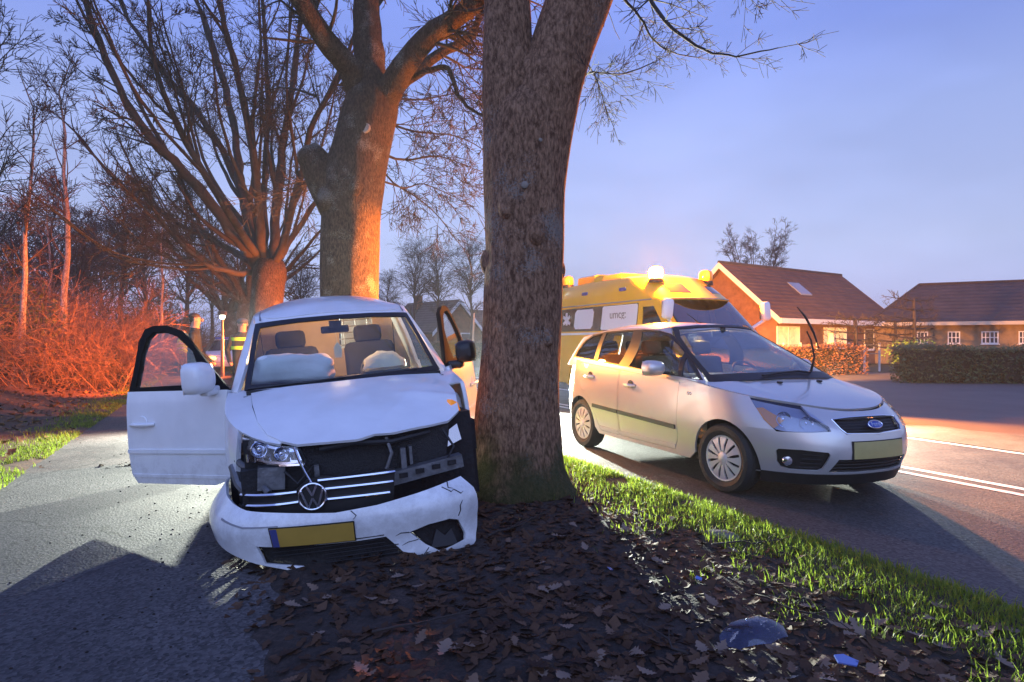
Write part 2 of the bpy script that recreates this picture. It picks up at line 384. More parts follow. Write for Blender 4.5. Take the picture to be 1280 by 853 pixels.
def asphalt(name, lo, hi, rough, cracks=False, scale=260):
    m = bpy.data.materials.new(name); m.use_nodes = True; nt = m.node_tree; b = nt.nodes['Principled BSDF']; N = nt.nodes.new; L = nt.links.new
    t = N('ShaderNodeTexCoord')
    vo = N('ShaderNodeTexVoronoi'); vo.inputs['Scale'].default_value = scale*.22; L(t.outputs['Object'], vo.inputs['Vector'])
    n1 = N('ShaderNodeTexNoise'); n1.inputs['Scale'].default_value = 1.1; n1.inputs['Detail'].default_value = 7; n1.inputs['Roughness'].default_value = .62; L(t.outputs['Object'], n1.inputs[0])
    n3 = N('ShaderNodeTexNoise'); n3.inputs['Scale'].default_value = 55; n3.inputs['Detail'].default_value = 3; L(t.outputs['Object'], n3.inputs[0])
    mr = N('ShaderNodeMapRange'); mr.inputs[1].default_value = .3; mr.inputs[2].default_value = .72; L(n1.outputs[0], mr.inputs[0])
    mx = N('ShaderNodeMix'); mx.data_type = 'RGBA'; mx.inputs[6].default_value = (*lo, 1); mx.inputs[7].default_value = (*hi, 1); L(mr.outputs[0], mx.inputs[0])
    sp = N('ShaderNodeMapRange'); sp.inputs[3].default_value = .2; sp.inputs[4].default_value = 2.3; L(vo.outputs['Color'], sp.inputs[0])
    sc = N('ShaderNodeVectorMath'); sc.operation = 'SCALE'; L(mx.outputs[2], sc.inputs[0]); L(sp.outputs[0], sc.inputs['Scale'])
    last = sc.outputs[0]
    if cracks:
        w = N('ShaderNodeTexNoise'); w.inputs['Scale'].default_value = 1.6; w.inputs['Detail'].default_value = 6; L(t.outputs['Object'], w.inputs[0])
        ad = N('ShaderNodeVectorMath'); ad.operation = 'MULTIPLY_ADD'; ad.inputs[1].default_value = (.7, .7, 0); L(w.outputs['Color'], ad.inputs[0]); L(t.outputs['Object'], ad.inputs[2])
        v2 = N('ShaderNodeTexVoronoi'); v2.feature = 'DISTANCE_TO_EDGE'; v2.inputs['Scale'].default_value = .33; L(ad.outputs[0], v2.inputs['Vector'])
        cr = N('ShaderNodeMapRange'); cr.inputs[1].default_value = .0; cr.inputs[2].default_value = .006; cr.inputs[3].default_value = .35; L(v2.outputs['Distance'], cr.inputs[0])
        s2 = N('ShaderNodeVectorMath'); s2.operation = 'SCALE'; L(last, s2.inputs[0]); L(cr.outputs[0], s2.inputs['Scale']); last = s2.outputs[0]
    L(last, b.inputs['Base Color'])
    rr = N('ShaderNodeMapRange'); rr.inputs[1].default_value = .3; rr.inputs[2].default_value = .7; rr.inputs[3].default_value = rough-.1; rr.inputs[4].default_value = rough+.15; L(n1.outputs[0], rr.inputs[0]); L(rr.outputs[0], b.inputs['Roughness'])
    h = N('ShaderNodeMath'); h.operation = 'MULTIPLY_ADD'; h.inputs[1].default_value = .6; L(vo.outputs['Distance'], h.inputs[0]); L(n3.outputs[0], h.inputs[2])
    k = N('ShaderNodeBump'); k.inputs['Strength'].default_value = .5; k.inputs['Distance'].default_value = .006; L(h.outputs[0], k.inputs['Height']); L(k.outputs[0], b.inputs['Normal'])
    return m
road_m = asphalt('road_asphalt', (.026, .025, .025), (.046, .044, .043), .62)
path_m = asphalt('path_asphalt', (.026, .023, .022), (.070, .063, .06), .78, True, 300)

# one ground sheet to the horizon, below road and path
us = [-700, -300, -120, -60, -32, -14, -6, 0, 6, 12, 20, 40, 90, 250, 700]; vs = [-700, -200, -60, -20, 0, 10, 25, 50, 90, 160, 300, 700]
grid(us, vs, lambda x, y: -.06, 'ground', field_m)
grid([3.55, 5, 6.5, 7.8, 8.98], [-60, -12, -6, 0, 6, 12, 20, 40, 120, 400], lambda x, y: 0.0, 'road', road_m)
grid([-1.85, -.8, .2, 1.1], [-40, -8, -4, 0, 4, 8, 12, 20, 40, 120], lambda x, y: 0.0, 'bike_path', path_m)
verge = grid(rng_(-.45, 3.68, .08), rng_(-4, 14, .08)+rng_(14.4, 60, .4), gz, 'verge', soil)
grid([-40, -26, -18]+rng_(-14, -4.0, .5)+rng_(-3.9, -1.70, .07), rng_(-8, 0, .5)+rng_(.2, 14, .11)+rng_(14.4, 70, .7), gz, 'leafy_bank', bank_m)
grid(rng_(8.90, 10.4, .15), rng_(-20, 30, .25), lambda x, y: .012+.05*sst(8.9, 9.3, UV(x, y)[0])*sst(10.4, 10.0, UV(x, y)[0])+.02*nz(x, y, 2)*sst(9, 9.3, UV(x, y)[0]), 'far_verge', strip_m)
grid(rng_(10.36, 26, 2), rng_(-30, 30, 4), lambda x, y: -.004, 'yard', yard_m)
paint = mat('road_paint', (.72, .72, .68), .6, var=(30, .25), bump=(80, .2))
def mark(u0, u1, v0, v1, z=.004):
    mb = MB(); n = max(1, int((v1-v0)/4)); q = [W2(u, v0+(v1-v0)*i/n) for i in range(n+1) for u in (u0, u1)]
    mb.add([(x, y, z) for x, y in q], [(2*i, 2*i+1, 2*i+3, 2*i+2) for i in range(n)])
    return tag(mb.build('road_marking', paint, smooth=0), kind='structure')
mark(6.42, 6.52, -40, 100); mark(6.68, 6.78, -40, 100); mark(8.78, 8.88, -40, 100)

# ------------------------------------------------------------------ trees
def bark(name, dark, lightc, ridge=1.0, lichen=.5, moss=True):
    m = bpy.data.materials.new(name); m.use_nodes = True; nt = m.node_tree; b = nt.nodes['Principled BSDF']; N = nt.nodes.new; L = nt.links.new
    t = N('ShaderNodeTexCoord'); mp = N('ShaderNodeMapping'); mp.inputs['Scale'].default_value = (1, 1, .38); L(t.outputs['Object'], mp.inputs[0])
    n1 = N('ShaderNodeTexNoise'); n1.inputs['Scale'].default_value = 34; n1.inputs['Detail'].default_value = 9; n1.inputs['Roughness'].default_value = .7; L(mp.outputs[0], n1.inputs[0])
    wv = N('ShaderNodeTexVoronoi'); wv.feature = 'DISTANCE_TO_EDGE'; wv.inputs['Scale'].default_value = 30
    dn = N('ShaderNodeTexNoise'); dn.inputs['Scale'].default_value = 9; dn.inputs['Detail'].default_value = 5; L(mp.outputs[0], dn.inputs[0])
    dv = N('ShaderNodeVectorMath'); dv.operation = 'MULTIPLY_ADD'; dv.inputs[1].default_value = (.16, .16, .16); L(dn.outputs['Color'], dv.inputs[0]); L(mp.outputs[0], dv.inputs[2]); L(dv.outputs[0], wv.inputs['Vector'])
    mr = N('ShaderNodeMapRange'); mr.inputs[1].default_value = 0; mr.inputs[2].default_value = .35; L(wv.outputs['Distance'], mr.inputs[0])
    h = N('ShaderNodeMath'); h.operation = 'MULTIPLY_ADD'; h.inputs[1].default_value = .13; L(mr.outputs[0], h.inputs[0]); L(n1.outputs[0], h.inputs[2])
    r = N('ShaderNodeValToRGB'); L(h.outputs[0], r.inputs[0]); e = r.color_ramp.elements; e[0].position = .42; e[0].color = (*dark, 1); e[1].position = .67; e[1].color = (*lightc, 1)
    last = r.outputs[0]
    if lichen:
        n2 = N('ShaderNodeTexNoise'); n2.inputs['Scale'].default_value = 62; n2.inputs['Detail'].default_value = 5; n2.inputs['Roughness'].default_value = .75; L(t.outputs['Object'], n2.inputs[0])
        n2b = N('ShaderNodeTexNoise'); n2b.inputs['Scale'].default_value = 2.5; L(t.outputs['Object'], n2b.inputs[0])
        mm = N('ShaderNodeMath'); mm.operation = 'MULTIPLY'; L(n2.outputs[0], mm.inputs[0]); L(n2b.outputs[0], mm.inputs[1])
        lr = N('ShaderNodeMapRange'); lr.inputs[1].default_value = .315; lr.inputs[2].default_value = .355; lr.inputs[4].default_value = lichen; L(mm.outputs[0], lr.inputs[0])
        mx = N('ShaderNodeMix'); mx.data_type = 'RGBA'; mx.inputs[7].default_value = (.30, .31, .28, 1); L(lr.outputs[0], mx.inputs[0]); L(last, mx.inputs[6]); last = mx.outputs[2]
    if moss:
        sp = N('ShaderNodeSeparateXYZ'); L(t.outputs['Object'], sp.inputs[0])
        n3 = N('ShaderNodeTexNoise'); n3.inputs['Scale'].default_value = 5; n3.inputs['Detail'].default_value = 6; L(t.outputs['Object'], n3.inputs[0])
        za = N('ShaderNodeMath'); za.operation = 'MULTIPLY_ADD'; za.inputs[1].default_value = -1.1; L(n3.outputs[0], za.inputs[0]); L(sp.outputs['Z'], za.inputs[2])
        zr = N('ShaderNodeMapRange'); zr.inputs[1].default_value = -.42; zr.inputs[2].default_value = -.02; zr.inputs[3].default_value = .85; zr.inputs[4].default_value = 0; L(za.outputs[0], zr.inputs[0])
        mx = N('ShaderNodeMix'); mx.data_type = 'RGBA'; mx.inputs[7].default_value = (.035, .05, .012, 1); L(zr.outputs[0], mx.inputs[0]); L(last, mx.inputs[6]); last = mx.outputs[2]
    L(last, b.inputs['Base Color']); b.inputs['Roughness'].default_value = .92; b.inputs['Specular IOR Level'].default_value = .25
    k = N('ShaderNodeBump'); k.inputs['Strength'].default_value = ridge; k.inputs['Distance'].default_value = .055; L(h.outputs[0], k.inputs['Height']); L(k.outputs[0], b.inputs['Normal'])
    return m
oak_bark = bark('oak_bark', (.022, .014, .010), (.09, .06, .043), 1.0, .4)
warm_lit_bark = bark('warm_lit_oak_bark', (.12, .064, .037), (.42, .25, .15), 1.0, .6)  # warm light on the near trunk is put into this bark colour
twig_bark = mat('twig_bark', (.032, .025, .021), .9, var=(8, .35))
birch_bark = bark('birch_bark', (.10, .085, .075), (.32, .30, .28), .3, 0, False)
far_bark = mat('far_twigs', (.05, .04, .04), .95, var=(1.5, .3))
RN = random.Random(11)
def rv(rn): 
    while True:
        q = V((rn.uniform(-1, 1), rn.uniform(-1, 1), rn.uniform(-1, 1)))
        if .05 < q.length < 1: return q
def grow(mb, p, d, L, r, depth, rn, wob=.22, up=.06, kids_=(4, 7), rmin=.0035, ratio=.62, droop=0):
    n = max(3, min(9, int(L/.28)+2)); pts = [V(p)]; d = V(d).normalized(); q = V(p); dirs = [d]
    for i in range(n):
        d = (d+rv(rn)*wob+V((0, 0, up-droop*(i/n)))).normalized(); q = q+d*(L/n); pts.append(q); dirs.append(d)
    rad = [max(rmin*.7, r*(1-.68*i/n)) for i in range(n+1)]
    mb.tube(pts, rad, 9 if r > .08 else 6 if r > .03 else 4 if r > .012 else 3, False)
    if depth > 0:
        for c in range(rn.randint(*kids_)):
            f = rn.uniform(.22, 1); i = min(n, int(f*n)); dd = dirs[i]
            side = rv(rn); side = (side-dd*side.dot(dd)).normalized()
            nd = (dd*rn.uniform(.55, 1.1)+side*rn.uniform(.5, 1.0)).normalized()
            cr = max(rmin, min(rad[i]*.85, r*rn.uniform(.35, .65)))
            grow(mb, pts[i], nd, L*rn.uniform(.38, .72)*(1.15-.4*f), cr, depth-1, rn, wob, up, kids_, rmin, ratio, droop)
def limb(mb, pts, r0, r1, rn, nkid, klen, depth, sides=10, wob=.22, up=.06, kids_=(3, 6), start=.25, rmin=.0035, krad=.5):
    """a limb through given points, then random side branches"""
    P = [V(p) for p in pts]; out = []
    for i in range(len(P)-1):
        p0 = P[max(i-1, 0)]; p1 = P[i]; p2 = P[i+1]; p3 = P[min(i+2, len(P)-1)]
        for k in range(4):
            t = k/4; out.append(.5*((2*p1)+(p2-p0)*t+(2*p0-5*p1+4*p2-p3)*t*t+(3*p1-3*p2+p3-p0)*t**3))
    out.append(P[-1]); n = len(out)-1
    L = sum((out[i+1]-out[i]).length for i in range(n))
    for i in range(1, n): out[i] = out[i]+rv(rn)*L*.006
    rad = [r0+(r1-r0)*(i/n)**.8 for i in range(n+1)]
    mb.tube(out, rad, sides, False)
    for c in range(nkid):
        f = rn.uniform(start, 1); i = min(n-1, int(f*n)); dd = (out[i+1]-out[i]).normalized()
        side = rv(rn); side = (side-dd*side.dot(dd)).normalized(); nd = (dd*rn.uniform(.5, 1.1)+side*rn.uniform(.5, 1)).normalized()
        grow(mb, out[i], nd, klen*rn.uniform(.5, 1.15)*(1.1-.45*f), max(rmin, rad[i]*rn.uniform(.3, krad)), depth, rn, wob, up, kids_, rmin)
    grow(mb, out[-1], out[-1]-out[-2], klen*.8, r1, depth, rn, wob, up, kids_, rmin)
    return out
def stem(mb, pts, n=28, rough=.05, seed=0):
    """limb with its own radius at every knee: pts = [(x, y, z, r)]"""
    out = []; P = [V(p[:3]) for p in pts]; R_ = [p[3] for p in pts]
    for i in range(len(P)-1):
        p0 = P[max(i-1, 0)]; p1 = P[i]; p2 = P[i+1]; p3 = P[min(i+2, len(P)-1)]
        for k in range(8):
            t = k/8; out.append((.5*((2*p1)+(p2-p0)*t+(2*p0-5*p1+4*p2-p3)*t*t+(3*p1-3*p2+p3-p0)*t**3), R_[i]+(R_[i+1]-R_[i])*t))
    out.append((P[-1], R_[-1])); rings = []; nx = V((1, 0, 0))
    for i, (c, r) in enumerate(out):
        t = (out[min(i+1, len(out)-1)][0]-out[max(i-1, 0)][0]).normalized(); nx = (nx-t*nx.dot(t)).normalized(); ny = t.cross(nx); ring = []
        for k in range(n):
            a = 2*pi*k/n; d = nx*cos(a)+ny*sin(a); rr_ = r*(1+rough*noise.noise(V((cos(a)*1.3, sin(a)*1.3, c.z*.8+seed)))*1.6+rough*.35*noise.noise(V((cos(a)*9, sin(a)*9, c.z*2+seed)))); ring.append(c+d*rr_)
        rings.append(ring)
    mb.rings(rings, False, True)
def trunk_mesh(mb, prof, n=48, rough=.02, seed=0, flare=None, dz=.06):
    """prof = [(x, y, z, r)] -> knobbly tapered stem"""
    zs = [p[2] for p in prof]; out = []
    fx = lut(*[(p[2], p[0]) for p in prof]); fy = lut(*[(p[2], p[1]) for p in prof]); fr = lut(*[(p[2], p[3]) for p in prof])
    m = int((zs[-1]-zs[0])/dz)+1; rings = []
    for i in range(m+1):
        z = zs[0]+(zs[-1]-zs[0])*i/m; ring = []
        for k in range(n):
            a = 2*pi*k/n; r = fr(z)
            q = V((cos(a)*1.3, sin(a)*1.3, z*.55+seed))
            r *= 1+rough*2.6*noise.noise(q)+rough*1.2*noise.noise(q*3.1)
            r += rough*.32*noise.noise(V((cos(a)*9, sin(a)*9, z*1.6+seed)))+rough*.22*noise.noise(V((cos(a)*22, sin(a)*22, z*4+seed)))
            if flare: r *= 1+flare*max(0, 1-(z-zs[0])/.55)**2*(.5+.5*cos(a*5+seed)+.3*cos(3*a+1))
            ring.append((fx(z)+r*cos(a), fy(z)+r*sin(a), z))
        rings.append(ring)
    mb.rings(rings, True, True)
    return mb
def at(px, py, Y): return V(((px-640)/780*Y, Y, 1.37-(py-426.5)/780*Y))
def lims(spec, Y0, seed):
    """surveyed limb lines: picture column/row with a distance for every knee"""
    return [at(a, b, Y0+c) for a, b, c in spec]

# --- the near oak the van hit
def near_oak():
    t = thing('oak_tree', 'thick grey-barked oak in the foreground, its mossy foot against the crashed van', 'tree', (.05, 5.55, .05), 0, 'roadside oaks')
    rn = random.Random(5); s = 5.55/780
    mb = MB()
    prof = [(.02, 0, -.25, .50), (.015, 0, 0, .485), (0, 0, .22, .42), (-.005, 0, .55, .385), (.03, 0, 1.3, .345), (.055, 0, 2.2, .345), (.065, 0, 2.75, .352), (.08, 0, 3.1, .36), (.10, 0, 3.35, .34), (.12, 0, 3.5, .26)]
    trunk_mesh(mb, prof, 84, .021, 3.1, .42, .04)
    for (a, z, r) in ((pi*1.02, 2.02, .085), (1.6*pi, 2.25, .10), (0.02, 1.95, .07), (1.72*pi, 1.35, .06), (1.35*pi, 2.45, .08)):   # knobs and healed knots
        c = V((.05+cos(a)*(.345-r*.55), sin(a)*(.345-r*.55), z)); mb.sphere(c, (r, r, r*1.5), 14, 10)
    mb.build('trunk', warm_lit_bark, t, 180)
    cr = MB()
    o = V(t.location)
    left = [V((-.08, -.02, 4.3)), V((-.12, .0, 4.8)), V((-.2, .1, 5.4)), V((-.1, .4, 7.2)), V((.2, .5, 9.5))]
    right = [V((.55, -.02, 4.4)), V((.68, 0, 4.7)), V((.82, 0, 5.1)), V((1.3, .3, 6.6)), V((1.7, .5, 8.8))]
    st = MB()
    stem(st, [(-.01, .02, 2.0, .27), (-.04, .02, 2.9, .275), (-.065, .01, 3.5, .262), (-.09, 0, 3.9, .225), (-.095, 0, 4.4, .205), (-.2, .1, 5.4, .2), (-.1, .4, 7.2, .15), (.2, .5, 9.5, .07)], 32, .05, 2)
    stem(st, [(.06, .02, 2.0, .29), (.13, .0, 2.8, .30), (.235, -.01, 3.4, .305), (.37, -.02, 3.85, .285), (.53, -.02, 4.3, .285), (.82, 0, 5.1, .27), (1.3, .3, 6.6, .17), (1.7, .5, 8.8, .08)], 32, .05, 7)
    for z, x, r in ((3.6, .13, .22),): st.sphere((x, -.02, z), (r, r*1.05, r*1.2), 18, 12)
    st.build('stem', warm_lit_bark, t, 180)
    loc = lambda a, b, y: at(a, b, y)-o
    for spec, r in (([(768, -60, 5.7), (792, -25, 5.3), (813, 0, 5.1), (839, 36, 4.9), (880, 62, 4.8), (921, 70, 4.7), (973, 60, 4.6)], .028),
                    ([(772, -10, 5.6), (800, 22, 5.7), (815, 48, 5.8), (840, 66, 5.9), (872, 72, 6.0)], .016),
                    ([(728, 96, 5.6), (742, 90, 5.4), (777, 93, 5.2), (818, 78, 5.1)], .013),
                    ([(735, 80, 5.6), (748, 105, 5.8), (756, 132, 5.9)], .008),
                    ([(806, -40, 5.2), (850, -30, 4.9), (905, -18, 4.7), (950, -8, 4.6)], .018)):
        limb(cr, [loc(*q) for q in spec], r, .004, rn, 15, .50, 2, 6, .3, .0, (2, 4), .2, .0028, .5)
    for L in (left, right):
        for k in range(7):
            q = L[2].lerp(L[4], rn.random()); grow(cr, q, V((rn.uniform(-1, 1), rn.uniform(-1, 1), rn.uniform(.2, .9))), rn.uniform(1.6, 2.8), .06, 3, rn, .2, .05, (3, 5), .006)
    cr.build('crown', twig_bark, t, 180)
    mb = MB()
    for z, a, r in ((2.62, 1.50*pi, .03), (3.0, 1.62*pi, .018)):
        mb = MB(); mb.lathe([(r, -.01), (r, .012), (r*.6, .02)], ((.055+cos(a)*.352, sin(a)*.352, z), (cos(a), sin(a), 0)), 10); mb.build('bark_patch', mat('pale_lichen', (.24, .21, .17), .95), t)
near_oak()

def second_oak():
    Y = 11.0; o = V((-2.85, Y, .05))
    t = thing('oak_tree', 'stout oak behind the van roof with a sawn stub on its left and heavy limbs', 'tree', o, 0, 'roadside oaks')
    rn = random.Random(8); loc = lambda a, b, y: at(a, b, y)-o
    mb = MB()
    trunk_mesh(mb, [(0, 0, -.2, .66), (0, 0, .1, .60), (-.01, 0, .8, .52), (-.02, 0, 2.2, .50), (0, 0, 3.4, .51), (.04, 0, 4.1, .55), (.20, 0, 4.75, .50), (.34, 0, 5.35, .48), (.42, 0, 5.7, .42)], 64, .022, 9.4, .2, .06)
    mb.sphere((.17, -.38, 3.95), (.2, .2, .28), 14, 10); mb.sphere((-.28, -.33, 3.75), (.2, .2, .25), 14, 10)
    mb.build('trunk', oak_bark, t, 180)
    st = MB()
    st.tube([(-.15, -.05, 3.75), (-.42, -.12, 4.15), (-.62, -.18, 4.52), (-.70, -.2, 4.62)], [.42, .33, .25, .21], 20)
    st.sphere((-.62, -.2, 4.47), (.24, .24, .24), 14, 10)
    st.build('sawn_stub', oak_bark, t, 180)
    big = MB(); cr = MB()
    spec = [([(452, 125, 11), (440, 92, 10.8), (407, 49, 10.4), (376, 0, 10.0), (345, -50, 9.8), (330, -140, 9.6)], .25, .10, 10),
            ([(462, 120, 11), (461, 67, 11.1), (458, 0, 11.2), (462, -60, 11.3), (450, -160, 11.4)], .34, .14, 10),
            ([(478, 130, 11), (496, 98, 10.7), (531, 49, 10.4), (589, 9, 10.2), (640, -20, 10.1), (720, -80, 10)], .26, .09, 12),
            ([(484, 122, 11.2), (508, 100, 11.3), (549, 68, 11.4), (585, 50, 11.6), (598, 25, 11.7), (600, -20, 11.8)], .13, .05, 7),
            ([(490, 120, 10.9), (518, 97, 10.8), (545, 86, 10.7), (562, 88, 10.6), (572, 118, 10.5), (588, 136, 10.5), (606, 146, 10.4)], .07, .02, 8)]
    for L, r0, r1, nk in spec:
        P = [loc(*q) for q in L]; P[0] = P[0]
        limb(big, P, r0, r1, rn, 0, 1, 0, 18)
        limb(cr, P[1:], r0*.6, r1*.8, rn, nk+4, 1.7, 3, 6, .26, .0, (3, 5), .2, .007, .3)
    big.build('limb', oak_bark, t, 180)
    # thin drooping boughs on the right, behind the trunk
    for L, r in (([(470, 190, 12), (505, 200, 12.6), (550, 196, 13.2), (603, 215, 13.6)], .035), ([(472, 150, 12), (520, 165, 12.6), (570, 170, 13), (610, 190, 13.2)], .03),
                 ([(468, 225, 12), (500, 235, 12.5), (540, 262, 13), (570, 300, 13.3)], .026), ([(475, 120, 12), (530, 125, 12.8), (590, 110, 13.4)], .03), ([(470, 205, 11.8), (500, 235, 12), (530, 230, 12.3), (575, 250, 12.5)], .024),
                 ([(400, 215, 12), (370, 235, 12.5), (340, 240, 13)], .03), ([(395, 120, 12), (350, 110, 12.6), (300, 128, 13)], .03)):
        limb(cr, [loc(*q) for q in L], r, .008, rn, 14, 1.35, 2, 5, .3, -.02, (3, 6), .12, .006, .5)
    cr.build('crown', twig_bark, t, 180)
    mb = MB(); mb.lathe([(.10, -.06), (.10, .03), (.075, .045), (.06, .04)], ((.36, -.44, 4.92), (.1, -1, .1)), 14); mb.build('pruning_scar', mat('pale_wood', (.28, .25, .20), .9, var=(20, .3)), t)
second_oak()

def spreading_oak():
    Y = 17.5; o = V((-6.9, Y, .0))
    t = thing('oak_tree', 'wide spreading bare oak with many rising limbs, left of the stub oak', 'tree', o, 0, 'roadside oaks')
    rn = random.Random(21); loc = lambda a, b, y: at(a, b, y)-o
    mb = MB(); trunk_mesh(mb, [(0, 0, -.2, .62), (0, 0, .5, .5), (0, 0, 2.0, .44), (.05, 0, 2.8, .45), (.1, 0, 3.3, .46), (.12, 0, 3.65, .34)], 40, .03, 5, .2, .1); mb.build('trunk', oak_bark, t, 180)
    st = MB(); cr = MB()
    S = [([(322, 335, 0), (312, 315, -.3), (290, 290, -.8), (231, 217, -1.5), (172, 153, -2), (143, 94, -2.3), (106, 5, -2.6), (85, -60, -2.7)], .27),
         ([(328, 335, 0), (318, 312, .2), (303, 240, .6), (293, 170, 1), (276, 89, 1.5), (246, 0, 2), (232, -60, 2.2)], .24),
         ([(332, 332, 0), (326, 290, -.4), (320, 217, -1), (298, 98, -1.6), (276, 10, -2), (262, -70, -2.2)], .22),
         ([(338, 335, 0), (342, 300, .3), (353, 190, .9), (364, 118, 1.2), (374, 30, 1.6), (380, -50, 1.9)], .24),
         ([(342, 335, 0), (352, 308, -.4), (378, 210, -1), (394, 148, -1.3), (424, 90, -1.7), (452, 20, -2)], .18),
         ([(345, 338, 0), (360, 305, .3), (399, 246, 1), (443, 180, 1.6), (500, 120, 2.2)], .15),
         ([(318, 338, 0), (304, 322, .4), (268, 302, 1), (217, 276, 1.6), (150, 231, 2.1), (94, 165, 2.5)], .16),
         ([(315, 345, 0), (295, 342, -.6), (258, 330, -1.4), (212, 290, -2), (175, 235, -2.4)], .13),
         ([(326, 325, 0), (318, 276, .8), (262, 163, 1.9), (212, 98, 2.6), (162, 25, 3.2), (140, -30, 3.5)], .19),
         ([(330, 320, 0), (330, 250, 1.4), (335, 140, 2.4), (330, 40, 3.2), (325, -40, 3.6)], .17),
         ([(322, 325, 0), (285, 262, -2), (235, 180, -3), (195, 90, -3.8), (185, 0, -4.2)], .16)]
    for L, r in S:
        P = [loc(a, b, Y+c) for a, b, c in L]; P.insert(0, V((.06, 0, 2.5))); P[1] = P[1].lerp(V((.08, 0, 3.3)), .25)
        limb(st, P, r*.92, .03, rn, 0, 1, 0, 10)
        for q in range(4):     # secondary forks
            i = rn.randint(2, len(P)-3); f = rn.random(); c = P[i].lerp(P[i+1], f); d = (P[i+1]-P[i]).normalized(); sd_ = rv(rn); sd_ = (sd_-d*sd_.dot(d)).normalized(); Lq = rn.uniform(1.6, 3.2); rr_ = r*.84*(1-(i+f)/len(P))*.62
            e1 = c+(d+sd_*.45)*Lq*.35; e2 = e1+(d*.9+sd_*.35+V((0, 0, .2)))*Lq*.4; e3 = e2+(d*.8+sd_*.1+V((0, 0, .45)))*Lq*.45
            limb(st, [c, e1, e2, e3], max(.03, rr_), .018, rn, 0, 1, 0, 8); limb(cr, [e1, e2, e3], max(.02, rr_*.5), .012, rn, 8, 1.2, 2, 5, .24, .05, (3, 5), .1, .008, .5)
        limb(cr, P[2:], r*.5, .03, rn, 15, 1.75, 3, 5, .22, .06, (2, 5), .28, .009, .42)
    st.build('limb', mat('dark_limb_bark', (.035, .026, .021), .9, var=(6, .4), bump=(20, .6)), t, 180)
    cr.build('crown', twig_bark, t, 180)
spreading_oak()

def row_oak(loc, h, r, seed, label, lean=(0, 0)):
    t = thing('oak_tree', label, 'tree', loc, 0, 'roadside oaks'); rn = random.Random(seed)
    mb = MB(); trunk_mesh(mb, [(0, 0, -.2, r*1.3), (0, 0, .6, r*1.05), (lean[0]*.4, 0, 2.4, r), (lean[0], lean[1], h, r*.95)], 28, .03, seed, .2, .14); mb.build('trunk', oak_bark, t, 180)
    cr = MB()
    for k in range(8):
        a = k*2*pi/8+rn.uniform(-.3, .3); e = rn.uniform(.5, 1.5)
        P = [V((lean[0], lean[1], h-.2)), V((lean[0]+cos(a)*.8, lean[1]+sin(a)*.8, h+.9*e)), V((cos(a)*2.2, sin(a)*2.2, h+2.6*e)), V((cos(a)*3.4, sin(a)*3.4, h+4.6*e))]
        limb(cr, P, r*.45, .03, rn, 6, 1.6, 2, 7, .22, .06, (3, 5), .1, .010, .4)
    cr.build('crown', oak_bark, t, 180)
row_oak((-9.6, 22.5, 0), 2.7, .36, 31, 'oak with a slim lit trunk just left behind the spreading oak', (.1, 0))
row_oak((-14.2, 31.5, 0), 2.8, .38, 32, 'farthest oak of the row, beside the street lamp', (-.1, 0))

# --- birches and bare trees at the wood edge
def birch(loc, h, r, seed, label, name='birch_tree', m=None, group='birches at the wood edge', density=1.0, rmin=.009, lean=.4):
    t = thing(name, label, 'tree', loc, 0, group); rn = random.Random(seed)
    P = [V((rn.uniform(-.1, .1)*k*lean+lean*.25*k*.3, rn.uniform(-.1, .1)*k*lean, h*k/7)) for k in range(8)]
    mb = MB(); mb.tube(P, [r*(1-.88*k/7) for k in range(8)], 9, False); mb.build('trunk', m or birch_bark, t, 180)
    cr = MB(); n = int(30*density)
    for k in range(n):
        f = rn.uniform(.25, 1); i = min(6, int(f*7)); q = P[i].lerp(P[i+1], f*7-i); a = rn.uniform(0, 2*pi)
        grow(cr, q, V((cos(a), sin(a), rn.uniform(.9, 2.2))), h*(.30 if density > 1 else .17)*(.35+.75*sin(pi*min(1, f*.95)))*rn.uniform(.6, 1.2), max(rmin, r*.4*(1-f*.8)), 2, rn, .2, .03, (4, 7), rmin, droop=.22 if 'weeping' in label else .08)
    cr.build('crown', far_bark, t, 180)
    return t
def recopy(src, loc, rz, s, label):
    c = copy_tree(src); c.location = loc; c.rotation_euler = (0, 0, rz); c.scale = (s, s, s); c['label'] = label; return c
b1 = birch(at(27, 445, 16.5)-V((0, 0, 0)), 7.6, .085, 41, 'pale slim birch at the far left edge of the wood, orange lit low down', density=.6)
b2 = birch(at(80, 420, 19), 8.6, .10, 42, 'tall birch with a speckled trunk, second from the left edge', density=.6)
recopy(b1, at(203, 430, 21), 2.1, .62, 'short pale birch trunk standing in the lit brushwood')
recopy(b2, at(58, 430, 24), 1.0, .72, 'dark slim birch between the two tall birches')
recopy(b2, at(-14, 430, 9.5), 2.6, .62, 'birch cut by the left picture edge, closest to the path')
w1 = birch(at(150, 430, 34), 8.5, .15, 51, 'bare woodland tree rising behind the middle of the brushwood', 'bare_tree', far_bark, 'bare woodland trees', 1.6, .016)
w2 = birch(at(232, 430, 42), 10, .18, 52, 'bare woodland tree behind the policeman', 'bare_tree', far_bark, 'bare woodland trees', 1.6, .018)
for k, (px, Y, s, lb) in enumerate(((10, 32, .85, 'bare woodland tree behind the leftmost birch'), (60, 38, .95, 'bare woodland tree behind the dark slim birch'), (105, 30, .75, 'bare woodland tree right of the speckled birch'), (185, 46, 1.1, 'bare woodland tree in the gap left of the short birch'),
                                    (265, 52, 1.1, 'bare woodland tree left of the street lamp'), (300, 60, 1.15, 'bare woodland tree seen below the crown of the spreading oak'), (375, 58, 1.0, 'bare woodland tree between the spreading oak and the stub oak'), (-40, 36, 1.0, 'bare woodland tree at the very left border'), (130, 55, 1.2, 'far bare woodland tree above the brushwood'))):
    recopy((w1, w2)[k % 2], at(px, 430, Y), k*1.3, s*.95, lb)
